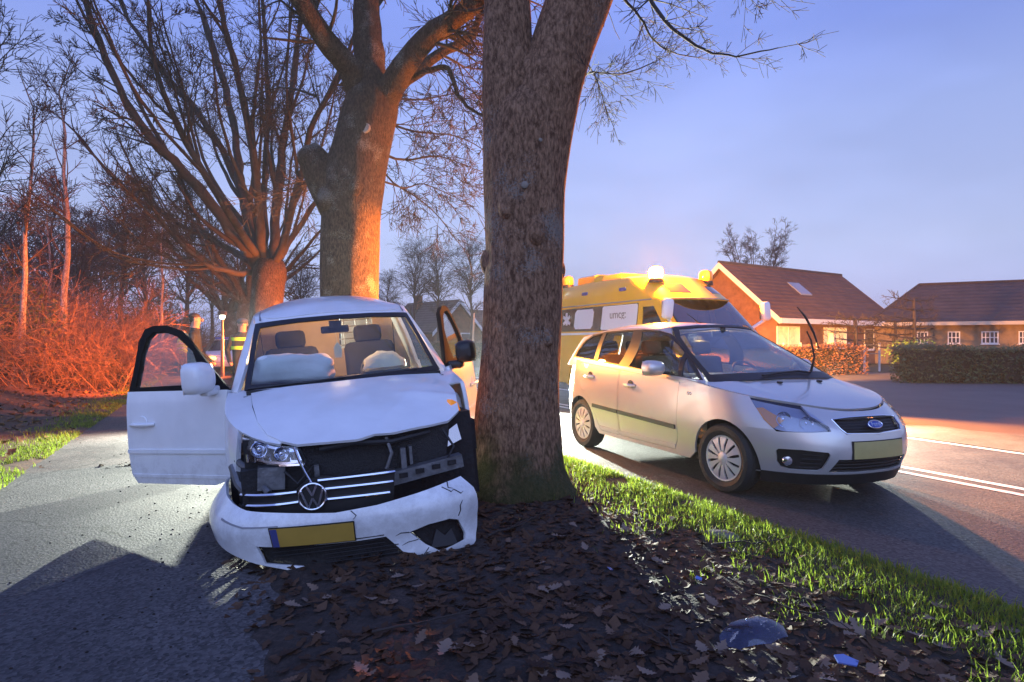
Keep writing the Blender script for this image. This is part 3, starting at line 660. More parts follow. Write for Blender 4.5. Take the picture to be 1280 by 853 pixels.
wv = birch(at(517, 432, 48), 7.6, .13, 61, 'fine weeping birch left of the red brick house gable', 'birch_tree', far_bark, 'birches beyond the road', 2.0, .008)
recopy(wv, at(548, 432, 50), 2.0, 1.0, 'fine weeping birch in front of the brick house roof')
recopy(wv, at(590, 432, 46), 4.0, .98, 'fine weeping birch close left of the near oak trunk')
recopy(wv, at(484, 432, 62), 1.0, .9, 'faint birch just right of the stub oak trunk')
def round_tree(loc, h, seed, label):
    t = thing('bare_tree', label, 'tree', loc); rn = random.Random(seed); mb = MB(); mb.tube([(0, 0, 0), (.05, 0, h*.3)], [.26, .16], 10, False); mb.build('trunk', far_bark, t, 180); cr = MB()
    for k in range(9):
        a = k*2*pi/9+rn.uniform(-.2, .2); e = rn.uniform(.25, 1.0); R_ = h*.34*e
        limb(cr, [V((0, 0, h*.26)), V((cos(a)*R_*.4, sin(a)*R_*.4, h*.48)), V((cos(a)*R_*.8, sin(a)*R_*.8, h*.72)), V((cos(a)*R_, sin(a)*R_, h*(1.0-.2*e)))], .085, .02, rn, 22, h*.15, 2, 5, .2, .05, (3, 6), .1, .013, .4)
    cr.build('crown', far_bark, t, 180)
round_tree(at(945, 430, 62), 11.9, 63, 'round bare tree rising behind the orange lit house roof')

# --- brushwood along the path
def shrub_mesh(seed, h, n, w):
    rn = random.Random(seed); mb = MB()
    for k in range(n):
        a = rn.uniform(0, 2*pi); e = rn.uniform(.15, 1.1)
        grow(mb, (rn.uniform(-.5, .5)*w, rn.uniform(-.5, .5)*w, -.1), V((cos(a)*e, sin(a)*e, 1)), h*rn.uniform(.5, 1.1), rn.uniform(.006, .015), 2, rn, .3, -.02, (4, 7), .004, droop=.22)
    return mb
brush_m = mat('brushwood', (.15, .09, .055), .9, var=(3, .45))
protos = []
SH = [(-12.6, 15.2, 1.2, 'tangled bare shrub at the left picture edge'), (-11.4, 17.2, 1.15, 'tangled bare shrub beside the pale birch'), (-12.5, 19.2, 1.2, 'brightest orange lit shrub in the brushwood'), (-13.4, 20.4, 1.4, 'tall shrub behind the brightest shrub'),
      (-15.6, 19.0, 1.5, 'tall shrub behind the left edge shrub'), (-14.1, 22.2, 1.35, 'arching shrub behind the open van door'), (-15.6, 24.5, 1.6, 'tall dark shrub in the middle of the thicket'), (-17.8, 23.0, 1.7, 'tall dark shrub deep in the wood'), (-16.4, 27.4, 1.6, 'shrub beside the policeman'),
      (-18.0, 31.0, 1.9, 'shrub at the back of the thicket'), (-21.5, 27.5, 1.9, 'dark shrub far left at the back'), (-19.9, 35.5, 2.1, 'shrub left of the street lamp'), (-22.6, 41.0, 2.5, 'broad shrub at the far end of the wood')]
for k, (x, y, s, lb) in enumerate(SH):
    if k < 3:
        o = shrub_mesh(70+k, 2.0, 46, 1.7).build('shrub', brush_m, None, 180); protos.append(o); tag(o, lb, 'shrub', 'brushwood shrubs')
    else:
        o = protos[k % 3].copy(); COL.objects.link(o); o['label'] = lb
    o.location = (x, y, gz(x, y)-.05); o.rotation_euler = (0, 0, k*1.9); o.scale = (s, s, s*1.05)
# evergreen undergrowth: many small leaves on the same ground
def leaf_blob(mb, c, rad, n, rn, size=.06):
    for k in range(n):
        d = rv(rn).normalized(); f = rn.random()**.35; p = V((c[0]+d.x*rad[0]*f, c[1]+d.y*rad[1]*f, c[2]+abs(d.z)*rad[2]*f))
        a = rv(rn).normalized(); b = a.orthogonal().normalized(); s = size*rn.uniform(.6, 1.3)
        mb.add([p-a*s, p+b*s*.4, p+a*s, p-b*s*.4], [(0, 1, 2, 3)])
holly_m = mat('evergreen_leaf', (.035, .05, .018), .55, var=(1.2, .4))
for k, (x, y, rx, rz, lb) in enumerate(((-14.2, 17.2, 1.6, 2.6, 'dark evergreen bush between the leftmost birches'), (-12.4, 18.2, 1.0, 1.5, 'low evergreen bush within the lit brushwood'), (-18.5, 20.5, 2.4, 4.2, 'big dark evergreen at the left border'), (-13.8, 21.4, 1.3, 2.0, 'evergreen bush left behind the door'), (-16.5, 26, 2.2, 4.6, 'tall dark evergreen at the back of the wood'), (-17.2, 29, 1.8, 3.6, 'dark evergreen behind the policeman'))):
    mb = MB(); rn = random.Random(90+k)
    for j in range(9): a = rn.uniform(0, 2*pi); leaf_blob(mb, (cos(a)*rx*.5, sin(a)*rx*.5, rz*rn.uniform(0, .55)), (rx*.62, rx*.62, rz*.45), 420, rn, .07)
    o = mb.build('evergreen_bush', holly_m, None, 0); tag(o, lb, 'bush', 'evergreen bushes in the wood'); o.location = (x, y, gz(x, y)-.05)
# far wood that closes the view
mb = MB(); rn = random.Random(77)
for k in range(330):
    x, y = W2(rn.uniform(-46, -9), rn.uniform(52, 70)); grow(mb, (x, y, 0), V((rn.uniform(-.2, .2), rn.uniform(-.2, .2), 1)), rn.uniform(4, 8.5), rn.uniform(.05, .14), 1 if k % 3 else 2, rn, .16, .04, (5, 8), .02)
tag(mb.build('far_wood', far_bark, None, 180), kind='stuff')
mb = MB()
for k in range(60):
    x, y = W2(rn.uniform(-40, -6), rn.uniform(48, 74)); leaf_blob(mb, (x, y, 0), (2.4, 2.4, rn.uniform(2, 4.5)), 160, rn, .22)
tag(mb.build('far_undergrowth', mat('far_leaf', (.04, .04, .025), .8, var=(.5, .5)), None, 0), kind='stuff')
# ------------------------------------------------------------------ vehicle helpers
def tr(ring, x, z):
    k = min(1, abs(x)/ring.W(z)); c = (1-k**ring.nr)**(1/ring.nr)
    return (1 if x >= 0 else -1)*(ring.T-atan2(k, c)/(pi/2)*ring.Lr)
def O(ring, *pts):
    out = []
    for p in pts:
        if p[0] == 'x': out.append((ring.tx(p[1], p[2]), p[2]))
        elif p[0] == 'L': out.append((ring.ty(p[1], p[2]), p[2]))
        elif p[0] == 'R': out.append((-ring.ty(p[1], p[2]), p[2]))
        elif p[0] == 'b': out.append((tr(ring, p[1], p[2]), p[2]))
        else: out.append((p[1], p[2]))
    return out
def rim(ring, Z, t0, t1, n, z0, dz=0.0):
    out = []
    for i in range(n+1):
        t = t0+(t1-t0)*i/n; z = z0
        for _ in range(25): p = ring.P(t, z); z = .5*z+.5*Z(p[0], p[1])
        out.append((t, z+dz))
    return out
def arch(ring, side, yc, zc, r, a0, a1, n=14):
    return O(ring, *[(side, yc+r*cos(radians(a0+(a1-a0)*i/n)), zc+r*sin(radians(a0+(a1-a0)*i/n))) for i in range(n+1)])
def mirror_pts(pts): return [(-a, b) for a, b in reversed(pts)]
def text(name, body, size, m, parent, loc, rot, ext=.002, align='CENTER'):
    c = bpy.data.curves.new(name, 'FONT'); c.body = body; c.size = size; c.extrude = ext; c.align_x = align; c.align_y = 'CENTER'
    o = bpy.data.objects.new(name, c); COL.objects.link(o); dg = bpy.context.evaluated_depsgraph_get(); me = bpy.data.meshes.new_from_object(o.evaluated_get(dg))
    bpy.data.objects.remove(o); me.materials.clear(); me.materials.append(m); q = bpy.data.objects.new(name, me); COL.objects.link(q)
    q.parent = parent; q.location = loc; q.rotation_euler = rot; return q

white_paint = mat('white_car_paint', (.78, .79, .80), .32, 0, .7, var=(5, .045))
def splash(m, col, z0, z1, amt):   # dried mud splashed low on the body
    nt = m.node_tree; N = nt.nodes.new; L = nt.links.new; b = nt.nodes['Principled BSDF']; src = b.inputs['Base Color'].links[0].from_socket
    t = N('ShaderNodeTexCoord'); n = N('ShaderNodeTexNoise'); n.inputs['Scale'].default_value = 11; n.inputs['Detail'].default_value = 8; n.inputs['Roughness'].default_value = .75; L(t.outputs['Object'], n.inputs[0])
    s = N('ShaderNodeSeparateXYZ'); L(t.outputs['Object'], s.inputs[0]); r = N('ShaderNodeMapRange'); r.inputs[1].default_value = z0; r.inputs[2].default_value = z1; r.inputs[3].default_value = .22; r.inputs[4].default_value = -.12; L(s.outputs['Z'], r.inputs[0])
    a = N('ShaderNodeMath'); a.operation = 'ADD'; L(n.outputs[0], a.inputs[0]); L(r.outputs[0], a.inputs[1]); q = N('ShaderNodeMapRange'); q.inputs[1].default_value = .5; q.inputs[2].default_value = .75; q.inputs[4].default_value = amt; L(a.outputs[0], q.inputs[0])
    x = N('ShaderNodeMix'); x.data_type = 'RGBA'; x.inputs[7].default_value = (*col, 1); L(q.outputs[0], x.inputs[0]); L(src, x.inputs[6]); L(x.outputs[2], b.inputs['Base Color'])
splash(white_paint, (.16, .12, .09),   .15, .7, .28)
black_trim = mat('black_trim', (.012, .012, .013), .45, var=(9, .3))
dark_hole = mat('dark_engine_bay', (.012, .011, .011), .8, var=(7, .5), bump=(30, .5))
rubber = mat('tyre_rubber', (.014, .014, .014), .75, bump=(60, .3))
chrome = mat('chrome', (.80, .81, .84), .14, 1.0)
alloy = mat('wheel_silver', (.62, .62, .63), .35, .35, .3)
seat_cloth = mat('seat_cloth', (.022, .022, .025), .9, var=(20, .3))
cabin_dark = mat('cabin_plastic', (.02, .02, .022), .65, bump=(80, .2))
cabin_light = mat('cabin_lining', (.50, .36, .24), .8, var=(4, .12))
airbag_m = mat('airbag_cloth', (.82, .82, .84), .85, bump=(7, .55))
lens_clear = glass('lamp_lens', (.93, .95, 1.0), 1.3)
lamp_cup = mat('lamp_reflector', (.75, .76, .80), .12, 1.0)
glass_van = glass('clear_glass', (.90, .94, .93), 1.0, .05)
glass_door = glass('door_glass', (.80, .86, .85), 1.8, .04)
mirror_m = mat('mirror_glass', (.9, .9, .9), .03, 1.0)
amber = mat('amber_lens', (.9, .30, .02), .2, 0, .6, emit=(1, .3, .03), estr=.35)
plate_m = mat('plate_yellow', (.40, .25, .045), .45, var=(6, .1))
plate_blue = mat('plate_blue', (.05, .06, .20), .45)
steel = mat('grey_steel', (.16, .16, .165), .5, .6, var=(10, .3), bump=(30, .3))

def tyre_wheel(parent, c, r, w, side, style, turn=0.0):
    """wheel empty > tyre, rim (> none); side = -1 faces -x"""
    e = bpy.data.objects.new('wheel', None); COL.objects.link(e); e.parent = parent; e.location = c; e.rotation_euler = (0, 0, turn); e.empty_display_size = .1
    mb = MB(); s = side; h = w/2; rr = r*.655
    mb.lathe([(rr, -h*.75), (r*.80, -h), (r*.93, -h*.96), (r*.985, -h*.7), (r, -h*.3), (r, h*.3), (r*.985, h*.7), (r*.93, h*.96), (r*.80, h), (rr, h*.75)], ((0, 0, 0), (s, 0, 0)), 48, cap=False)
    for g in (-.45, 0, .45): mb.lathe([(r*1.004, h*g-.004), (r*1.004, h*g+.004)], ((0, 0, 0), (s, 0, 0)), 48, cap=False)
    mb.build('tyre', rubber, e, 35)
    mb = MB(); mb.lathe([(rr*1.02, h*.70), (rr*1.0, h*.82), (rr*.93, h*.80), (rr*.91, h*.55)], ((0, 0, 0), (s, 0, 0)), 48, cap=False)
    mb.lathe([(rr*.27, h*.3), (rr*.27, h*.86), (rr*.22, h*.93), (.001, h*.94)], ((0, 0, 0), (s, 0, 0)), 32)
    nsp = style
    for k in range(nsp):
        a = 2*pi*k/nsp; wI, wO = 2*pi/nsp*.44, 2*pi/nsp*.30
        q = []
        for (rad, da, hh) in ((rr*.25, -wI*1.0, .86), (rr*.60, -wO*1.05, .90), (rr*.94, -wO*1.28, .78), (rr*.94, wO*1.28, .78), (rr*.60, wO*1.05, .90), (rr*.25, wI*1.0, .86)):
            q.append((s*h*hh, rad*cos(a+da), rad*sin(a+da)))
        b = [(p[0]-s*.012, p[1], p[2]) for p in q]
        mb.add(q+b, [(0, 1, 4, 5), (1, 2, 3, 4)]+[(i, (i+1) % 6, 6+(i+1) % 6, 6+i) for i in range(6)])
    mb.build('rim', alloy, e, 40)
    mb = MB(); mb.lathe([(rr*.98, h*.48), (.001, h*.46)], ((0, 0, 0), (s, 0, 0)), 32, cap=False); mb.lathe([(rr*.55, h*.47), (rr*.5, h*.56), (.001, h*.57)], ((0, 0, 0), (s, 0, 0)), 24, cap=False)
    mb.build('brake_disc', dark_hole, e, 40)
    return e

# ------------------------------------------------------------------ the crashed white van
VW_ = Ring(lut((.2, .84), (.4, .885), (.6, .897), (.8, .89), (1.0, .872), (1.12, .845)), lut((.2, .10), (.35, .05), (.5, .03), (.65, .05), (.75, .08), (.85, .13), (.95, .22), (1.05, .32)), 4.4, 1.0, 4.0, 3., 6, 1.6, .9)
VG = Ring(lut((1.0, .865), (1.3, .78), (1.62, .665), (1.8, .59)), lambda z: .98+(z-1.08)/.54*.62, lambda z: 4.38-.12*(z-1.1), lambda z: .98+(z-1.08)/.54*.62+.4, 4.0, 4., 6, .9, .9)
vzb = lut((0, .69), (.06, .73), (.11, .755), (.35, .875), (.6, .965), (1.0, 1.07), (1.3, 1.13))
def vZb(x, y): return vzb(y)-.05*(abs(x)/.85)**3
vzr = lut((1.50, 1.56), (1.62, 1.63), (1.85, 1.725), (2.3, 1.80), (3.0, 1.825), (4.3, 1.79))
def vZr(x, y): return vzr(y)-(.05+.08*sst(1.6, 2.15, y))*(abs(x)/.66)**2.6
def build_van():
    t = thing('delivery_van', 'crashed white delivery van with both front doors open and its bumper torn down', 'van', (-.835, 3.965, .01), .365)
    t.rotation_euler = (0, -.09, .365)
    # --- shell: flanks, pillars, roof, rear
    mb = MB()
    def flank(sd, y_front):
        g = -1 if sd == 'R' else 1
        top = rim(VW_, lambda x, y: min(vZb(x, y), 1.10), g*VW_.ty(y_front, .85), g*VW_.ty(3.95, 1.1), 30, .95)
        out = O(VW_, (sd, y_front, .52))+top+O(VW_, ('b', g*.3, 1.10), ('b', g*.3, .30))+[(a, b) for a, b in arch(VW_, sd, 3.56, .33, .37, 0, 180)]+O(VW_, (sd, 3.0, .24), (sd, 1.4, .24))+arch(VW_, sd, .88, .33, .37, 0, 118 if sd == 'R' else 100)
        door = O(VW_, (sd, 1.14, .34), (sd, 2.26, .34), (sd, 2.26, 1.13), (sd, 1.14, 1.13))
        # the door opening reaches the belt: cut it out of the outline as a notch
        i0 = [k for k, (a, b) in enumerate(top) if abs(a) > VW_.ty(1.14, 1.08)][0]; i1 = [k for k, (a, b) in enumerate(top) if abs(a) < VW_.ty(2.26, 1.1)][-1]
        notch = O(VW_, (sd, 1.14, top[i0][1]), (sd, 1.14, .34), (sd, 2.26, .34), (sd, 2.26, 1.10))
        out = O(VW_, (sd, y_front, .52))+top[:i0]+notch+top[i1+1:]+out[1+len(top):]
        panel(mb, VW_.P, out, step=.07, thick=.03)
        # greenhouse flank with door-window notch
        tp = rim(VG, vZr, g*VG.tx(.69, 1.5), g*VG.ty(3.98, 1.6), 40, 1.6)
        tb = O(VG, ('b', g*.3, 1.72))
        o2 = O(VG, ('x', g*.795, 1.05))+O(VG, ('x', g*.742, 1.20), ('x', g*.705, 1.32), ('x', g*.672, 1.45), ('x', g*.64, 1.555))+tp[1:]+tb+O(VG, ('b', g*.3, 1.07), (sd, 2.27, 1.07), (sd, 2.25, 1.60), (sd, 2.12, 1.635), (sd, 1.95, 1.625), (sd, 1.75, 1.54), (sd, 1.50, 1.33), (sd, 1.30, 1.16), (sd, 1.2, 1.06))
        panel(mb, VG.P, o2, step=.06, thick=.03, off=.002)
    flank('R', .40); flank('L', .74)
    # roof
    out = [VG.P(a, b)[:2] for a, b in rim(VG, vZr, -VG.T*.995, VG.T*.995, 150, 1.6)]
    panel(mb, lambda x, y: (x, y, vZr(x, y)), out, step=.08, thick=.02, off=.001)
    # rear doors
    panel(mb, VW_.P, O(VW_, ('b', .3, .3), ('b', .3, 1.10), ('T', VW_.T, 1.10), ('T', VW_.T, .3)), step=.1, thick=.03); panel(mb, VW_.P, O(VW_, ('b', -.3, .3), ('b', -.3, 1.10), ('T', -VW_.T, 1.10), ('T', -VW_.T, .3)), step=.1, thick=.03)
    body = mb.build('body', white_paint, t, 40)
    # roof seams
    for g in (-1, 1): mb = MB(); mb.tube([(g*.60, y, vZr(.60, y)+.002) for y in (1.62, 1.8, 2.1, 2.5, 3.0, 3.6, 4.2)], .007, 6); mb.build('roof_seam', mat('seam_grey', (.25, .25, .27), .6), t)
    # --- windscreen, black border, cowl
    W0 = O(VG, ('x', -.745, 1.062), ('x', -.4, 1.055), ('x', 0, 1.053), ('x', .4, 1.055), ('x', .745, 1.062), ('x', .712, 1.22), ('x', .675, 1.40), ('x', .638, 1.565), ('x', .3, 1.585), ('x', 0, 1.59), ('x', -.3, 1.585), ('x', -.638, 1.565), ('x', -.675, 1.40), ('x', -.712, 1.22))
    W1 = O(VG, ('x', -.70, 1.098), ('x', -.4, 1.085), ('x', 0, 1.082), ('x', .4, 1.085), ('x', .70, 1.098), ('x', .672, 1.22), ('x', .637, 1.40), ('x', .602, 1.528), ('x', .3, 1.55), ('x', 0, 1.553), ('x', -.3, 1.55), ('x', -.602, 1.528), ('x', -.637, 1.40), ('x', -.672, 1.22))
    mb = MB(); panel(mb, VG.P, W0, step=.07, thick=.004, off=-.003); ws = mb.build('windscreen', glass_van, t, 60)
    mb = MB(); panel(mb, VG.P, W0, [W1], step=.05, thick=.010, off=.004); mb.build('windscreen_border', black_trim, ws, 60)
    mb = MB(); mb.box((0, 1.62, 1.515), (.10, .05, .06)); mb.rbox((0, 1.66, 1.47), (.24, .03, .065), .02); mb.build('rear_view_mirror', cabin_dark, t)
    mb = MB(); mb.tube([(0, 1.64, 1.44), (.005, 1.64, 1.36)], .002, 4); mb.prism([(-.03, -.09), (.03, -.09), (.035, .0), (.0, .05), (-.035, .0)], .006, (.005, 1.635, 1.31), (1, 0, 0), (0, 0, 1)); mb.build('air_freshener', mat('freshener_card', (.5, .6, .5), .7), t)
    # --- roof front fill between screen top and roof cap
    mb = MB()
    rows = []
    for i in range(25):
        x = -.64+1.28*i/24; tq = VG.tx(x, 1.565); a = V(VG.P(tq, 1.56)); rows.append((a, V((x, a.y+.10, vZr(x, a.y+.10)+.002))))
    mb.add([p for r in rows for p in r], [(2*i, 2*i+2, 2*i+3, 2*i+1) for i in range(24)]); mb.build('roof_header', white_paint, t, 60)
    # --- bonnet and wing tops
    bon = [(-.70, 1.02), (-.685, .7), (-.655, .42), (-.60, .255), (-.52, .165), (-.43, .105), (-.25, .08), (-.05, .062), (.2, .082), (.40, .11), (.55, .148), (.66, .25), (.71, .5), (.72, 1.02), (.5, .955), (.2, .925), (-.2, .925), (-.5, .955)]
    def bsurf(x, y):  # buckled towards the tree side
        k = max(0, x-.1); d1 = abs((x-.05)*.80-(y-.08)*.60); d2 = abs((x-.62)*.35+(y-.42)*.94)
        return (x, y, vZb(x, y)+.010*sin(5*x+9*y)*min(1, k*2.2)+.035*max(0, x-.45)*max(0, .6-y)*2+.016*max(0, 1-d1/.09)*sst(.8, .2, y)+.018*max(0, 1-d2/.07)*sst(.2, .55, x))
    mb = MB(); panel(mb, bsurf, bon, step=.032, thick=.018, off=.014); mb.build('bonnet', white_paint, t, 50)
    mb = MB(); panel(mb, lambda x, y: (x, y, vZb(x, y)), [(-.705, 1.12), (-.69, .7), (-.655, .42), (-.60, .262), (-.52, .172)]+[VW_.P(a, b)[:2] for a, b in rim(VW_, vZb, VW_.tx(-.53, .8), -VW_.ty(1.14, 1.07), 12, .95)], step=.05, thick=.015)
    mb.build('wing', white_paint, t, 50); mb = MB()
    panel(mb, lambda x, y: (x, y, vZb(x, y)), [VW_.P(a, b)[:2] for a, b in reversed(rim(VW_, vZb, VW_.ty(.78, .9), VW_.ty(1.14, 1.07), 8, .95))]+[(.70, .70), (.73, 1.12)][::1], step=.05, thick=.015)
    mb.build('wing', white_paint, t, 50)
    mb = MB(); mb.box((0, 1.03, 1.045), (1.46, .16, .03)); mb.tube([(-.35, .97, 1.075), (.1, .985, 1.085), (.55, 1.0, 1.09)], .009, 6); mb.tube([(-.72, .98, 1.075), (-.4, .975, 1.08), (-.02, .975, 1.085)], .009, 6); mb.build('cowl_and_wiper', black_trim, t)
    # --- cabin
    mb = MB(); mb.rbox((0, 1.33, 1.0), (1.46, .55, .13), .05); mb.rbox((.36, 1.38, 1.05), (.40, .34, .12), .05); mb.box((0, 1.55, .7), (.3, .3, .6)); mb.build('dashboard', cabin_dark, t)
    mb = MB(); mb.box((0, 2.8, .38), (1.66, 3.0, .05)); mb.box((0, .95, .65), (1.5, .03, .75)); mb.build('floor_pan', cabin_dark, t)
    mb = MB(); panel(mb, lambda x, z: (x, 2.50, z), [(-.80, .4), (.80, .4), (.80, 1.1), (.62, 1.6), (.4, 1.72), (-.4, 1.72), (-.62, 1.6), (-.80, 1.1)], [[(.10, 1.28), (.46, 1.28), (.44, 1.58), (.12, 1.58)]], step=.2, thick=-.02)
    bk = mb.build('bulkhead', cabin_light, t, 0)
    mb = MB()
    for k in range(5): mb.box((.28, 2.49, 1.31+k*.062), (.34, .012, .012))
    for k in range(3): mb.box((.16+k*.12, 2.488, 1.43), (.012, .012, .30))
    mb.build('bulkhead_grille', mat('grille_bar', (.3, .28, .25), .6), bk)
    mb = MB(); panel(mb, lambda x, y: (x, y, vZr(x*1.02, y)-.045), [(-.6, 1.75), (.6, 1.75), (.6, 2.5), (-.6, 2.5)], step=.2, thick=.01, flip=True); mb.build('headliner', cabin_light, t)
    for x in (-.36, .36):
        s = bpy.data.objects.new('seat', None); COL.objects.link(s); s.parent = t; s.location = (x, 1.95, .72)
        a = MB(); a.rbox((0, 0, 0), (.50, .50, .16), .07, 4); a.build('cushion', seat_cloth, s)
        a = MB(); R_ = Matrix.Rotation(-.2, 3, 'X'); a.rbox((0, .24, .33), (.48, .14, .58), .06, 4, R_); a.build('backrest', seat_cloth, s)
        a = MB(); a.rbox((0, .33, .69), (.27, .10, .17), .045, 4, R_); a.build('headrest', seat_cloth, s)
        for q in (-.06, .06): a = MB(); a.tube([(q, .29, .55), (q, .32, .68)], .007, 6); a.build('headrest_post', chrome, s)
    # seat belts, pillars
    for g in (-1, 1): mb = MB(); mb.tube([(g*.62, 2.3, 1.5), (g*.6, 2.2, 1.2), (g*.58, 2.1, .8)], .022, 6, flat=(1, .15)); mb.build('seat_belt', seat_cloth, t)
    # steering wheel with the spent airbag
    mb = MB(); c = V((.37, 1.50, 1.075)); ax = V((0, -.75, .62)).normalized(); ux = V((1, 0, 0)); uy = ax.cross(ux)
    mb.tube([c+(ux*cos(a)+uy*sin(a))*.19 for a in [2*pi*k/32 for k in range(33)]], .016, 8, False)
    for a in (.5, 2.64, 4.71): mb.tube([c-ax*.02, c+(ux*cos(a)+uy*sin(a))*.18], .014, 6)
    swh = mb.build('steering_wheel', cabin_dark, t)
    mb = MB(); mb.rings([[c-ax*-.02+ax*h+(ux*cos(2*pi*k/24)*1.15+uy*sin(2*pi*k/24))*r*(1+.06*sin(k*2.1)) for k in range(24)] for r, h in ((.05, 0), (.13, .0), (.165, .03), (.15, .07), (.09, .10), (.01, .11))]); mb.build('driver_airbag', mat('airbag_cream', (.60, .54, .44), .85, bump=(9, .5)), swh, 180)
    mb = MB()
    n, m_ = 40, 20; rings = []
    for i in range(m_+1):
        ph = -pi/2+pi*i/m_; ring = []
        for k in range(n):
            a = 2*pi*k/n; cx = abs(cos(a))**.45*(1 if cos(a) > 0 else -1); sx = abs(sin(a))**.6*(1 if sin(a) > 0 else -1); cp = max(.02, cos(ph))**.55; sp_ = abs(sin(ph))**.7*(1 if ph > 0 else -1)
            q = V((cx*cp*.30, sx*cp*.15, sp_*.115)); q *= 1+.26*noise.noise(q*6+V((3, 1, 2)))+.11*noise.noise(q*15); q.z += .012*cos(q.x*7); ring.append((q.x-.385, q.y+1.40, q.z+1.165))
        rings.append(ring)
    mb.rings(rings); tag(mb.build('passenger_airbag', airbag_m, t, 180), 'inflated white passenger airbag on the dashboard')
    mb = MB(); mb.rbox((.03, 1.72, 1.60), (.16, .10, .03), .01); mb.build('dome_lamp', mat('dome_lamp_lit', (.9, .85, .75), .5, emit=(1, .80, .50), estr=6), t)
    L = light('dome_lamp_light', 'POINT', (.03, 1.80, 1.52), 22, (1, .58, .26), .05); L.parent = t
    L = light('cargo_lamp_light', 'POINT', (0, 2.9, 1.5), 10, (1, .55, .2), .1); L.parent = t
    # --- front end behind the torn fascia
    mb = MB(); mb.box((.0, .45, .45), (1.50, .35, .70)); mb.box((-.55, .33, .45), (.45, .3, .35)); mb.box((.35, .55, .60), (.95, .25, .22)); panel(mb, lambda x, y: (x, y, vZb(x, y)-.04), [(-.6, .3), (.5, .22), (.72, .5), (.72, 1), (-.66, 1)], step=.1, thick=.02); mb.build('engine_bay', dark_hole, t)
    mb = MB(); panel(mb, lambda x, z: (x, .20, z), [(-.42, .47), (.52, .50), (.56, .74), (-.40, .735)], step=.1, thick=-.03)
    rad = mb.build('radiator', mat('radiator_black', (.014, .014, .015), .55, var=(40, .5), bump=(120, .6)), t)
    mb = MB()
    for k in range(10): mb.box((.06, .185, .50+k*.024), (.92, .006, .005))
    mb.build('radiator_fin', mat('fin_grey', (.03, .03, .032), .5), rad)
    mb = MB(); mb.box((.36, .10, .475), (.50, .08, .085), Matrix.Rotation(-.10, 3, 'Y'))
    for k in range(4): mb.box((.20+k*.11, .055, .468+k*.011), (.055, .02, .03), mi=1)
    mb.build('crash_beam', [steel, dark_hole], t)
    for c, d in (((.22, .13, .56), (.035, .05, .15)), ((.27, .13, .58), (.02, .05, .12)), ((-.33, .14, .55), (.03, .05, .12))): mb = MB(); mb.box(c, d); mb.build('radiator_strut', steel, t)
    mb = MB(); mb.box((-.60, .20, .56), (.16, .1, .14), Matrix.Rotation(.1, 3, 'Y')); mb.tube([(-.80, .42, .66), (-.70, .25, .58), (-.62, .12, .48)], .022, 8); mb.tube([(-.83, .46, .62), (-.80, .36, .52), (-.72, .25, .42)], .03, 8); mb.build('lamp_bracket', steel, t)
    mb = MB()
    for i, (yy, zz) in enumerate(((.45, .70), (.5, .55), (.62, .40), (.7, .28))): pass
    panel(mb, VW_.P, O(VW_, ('R', .39, .68), ('R', .42, .60), ('R', .52, .42), ('R', .60, .22), ('R', .40, .20), ('R', .30, .42), ('R', .30, .62)), step=.06, thick=.02, off=-.03); mb.build('arch_liner', black_trim, t)
    for nm, pts, r in (('coolant_hose', [(-.30, .14, .70), (-.1, .10, .72), (.15, .11, .69), (.42, .16, .71)], .018), ('wiring_loom', [(.50, .12, .72), (.56, .08, .60), (.50, .07, .52), (.60, .10, .44)], .009), ('wiring_loom', [(-.52, .12, .60), (-.45, .08, .52), (-.36, .09, .60)], .008), ('bent_bracket', [(.12, .12, .72), (.14, .08, .62), (.10, .09, .52)], .012)):
        mb = MB(); mb.tube(pts, r, 7); mb.build(nm, steel if nm == 'bent_bracket' else cabin_dark, t)
    # --- right headlamp (picture left)
    hl = MB(); H0 = rim(VW_, lambda x, y: vZb(x, y)-.008, -VW_.ty(.40, .87), VW_.tx(-.46, .76), 8, .8)+O(VW_, ('x', -.432, .745), ('x', -.405, .66), ('x', -.40, .638), ('x', -.50, .632), ('x', -.58, .645), ('R', .255, .672), ('R', .33, .72))
    panel(hl, VW_.P, H0, step=.04, thick=.006, off=.012); h = hl.build('headlight', lens_clear, t, 60)
    mb = MB(); panel(mb, VW_.P, H0, step=.05, thick=.01, off=-.07); mb.build('lamp_housing', black_trim, h, 60)
    mb = MB()
    for x, z, r, y in ((-.655, .745, .046, .235), (-.53, .712, .040, .155)):
        mb.lathe([(r, 0), (r*.92, .03), (r*.6, .055), (.01, .065)], ((x, y-.045, z), (-.25, 1, 0)), 24, cap=False); mb.lathe([(r*1.05, -.004), (r*1.12, .004), (r*.98, .006)], ((x, y-.045, z), (-.25, 1, 0)), 24, cap=False); mb.sphere((x, y-.02, z), .018, 8, 6)
    panel(mb, VW_.P, O(VW_, ('R', .345, .80), ('x', -.62, .778), ('x', -.62, .69), ('R', .275, .70)), step=.03, thick=.004, off=-.045); panel(mb, VW_.P, O(VW_, ('x', -.49, .742), ('x', -.44, .728), ('x', -.42, .66), ('x', -.49, .655)), step=.03, thick=.004, off=-.03)
    mb.build('reflector', lamp_cup, h, 40)
    mb = MB()
    for q in ([('R', .36, .815), ('x', -.70, .80), ('x', -.60, .765), ('x', -.47, .725), ('x', -.47, .712), ('x', -.60, .748), ('x', -.70, .785), ('R', .35, .795)], [('R', .29, .70), ('x', -.60, .668), ('x', -.50, .655), ('x', -.43, .66), ('x', -.43, .648), ('x', -.50, .642), ('x', -.60, .653), ('R', .275, .685)]): panel(mb, VW_.P, O(VW_, *q), step=.04, thick=.012, off=-.012)
    for k in range(7): mb.box((-.735+k*.045, .27-k*.026, .69), (.008, .03, .05), Matrix.Rotation(.5, 3, 'Z'))
    mb.build('lamp_bezel', chrome, h, 40)
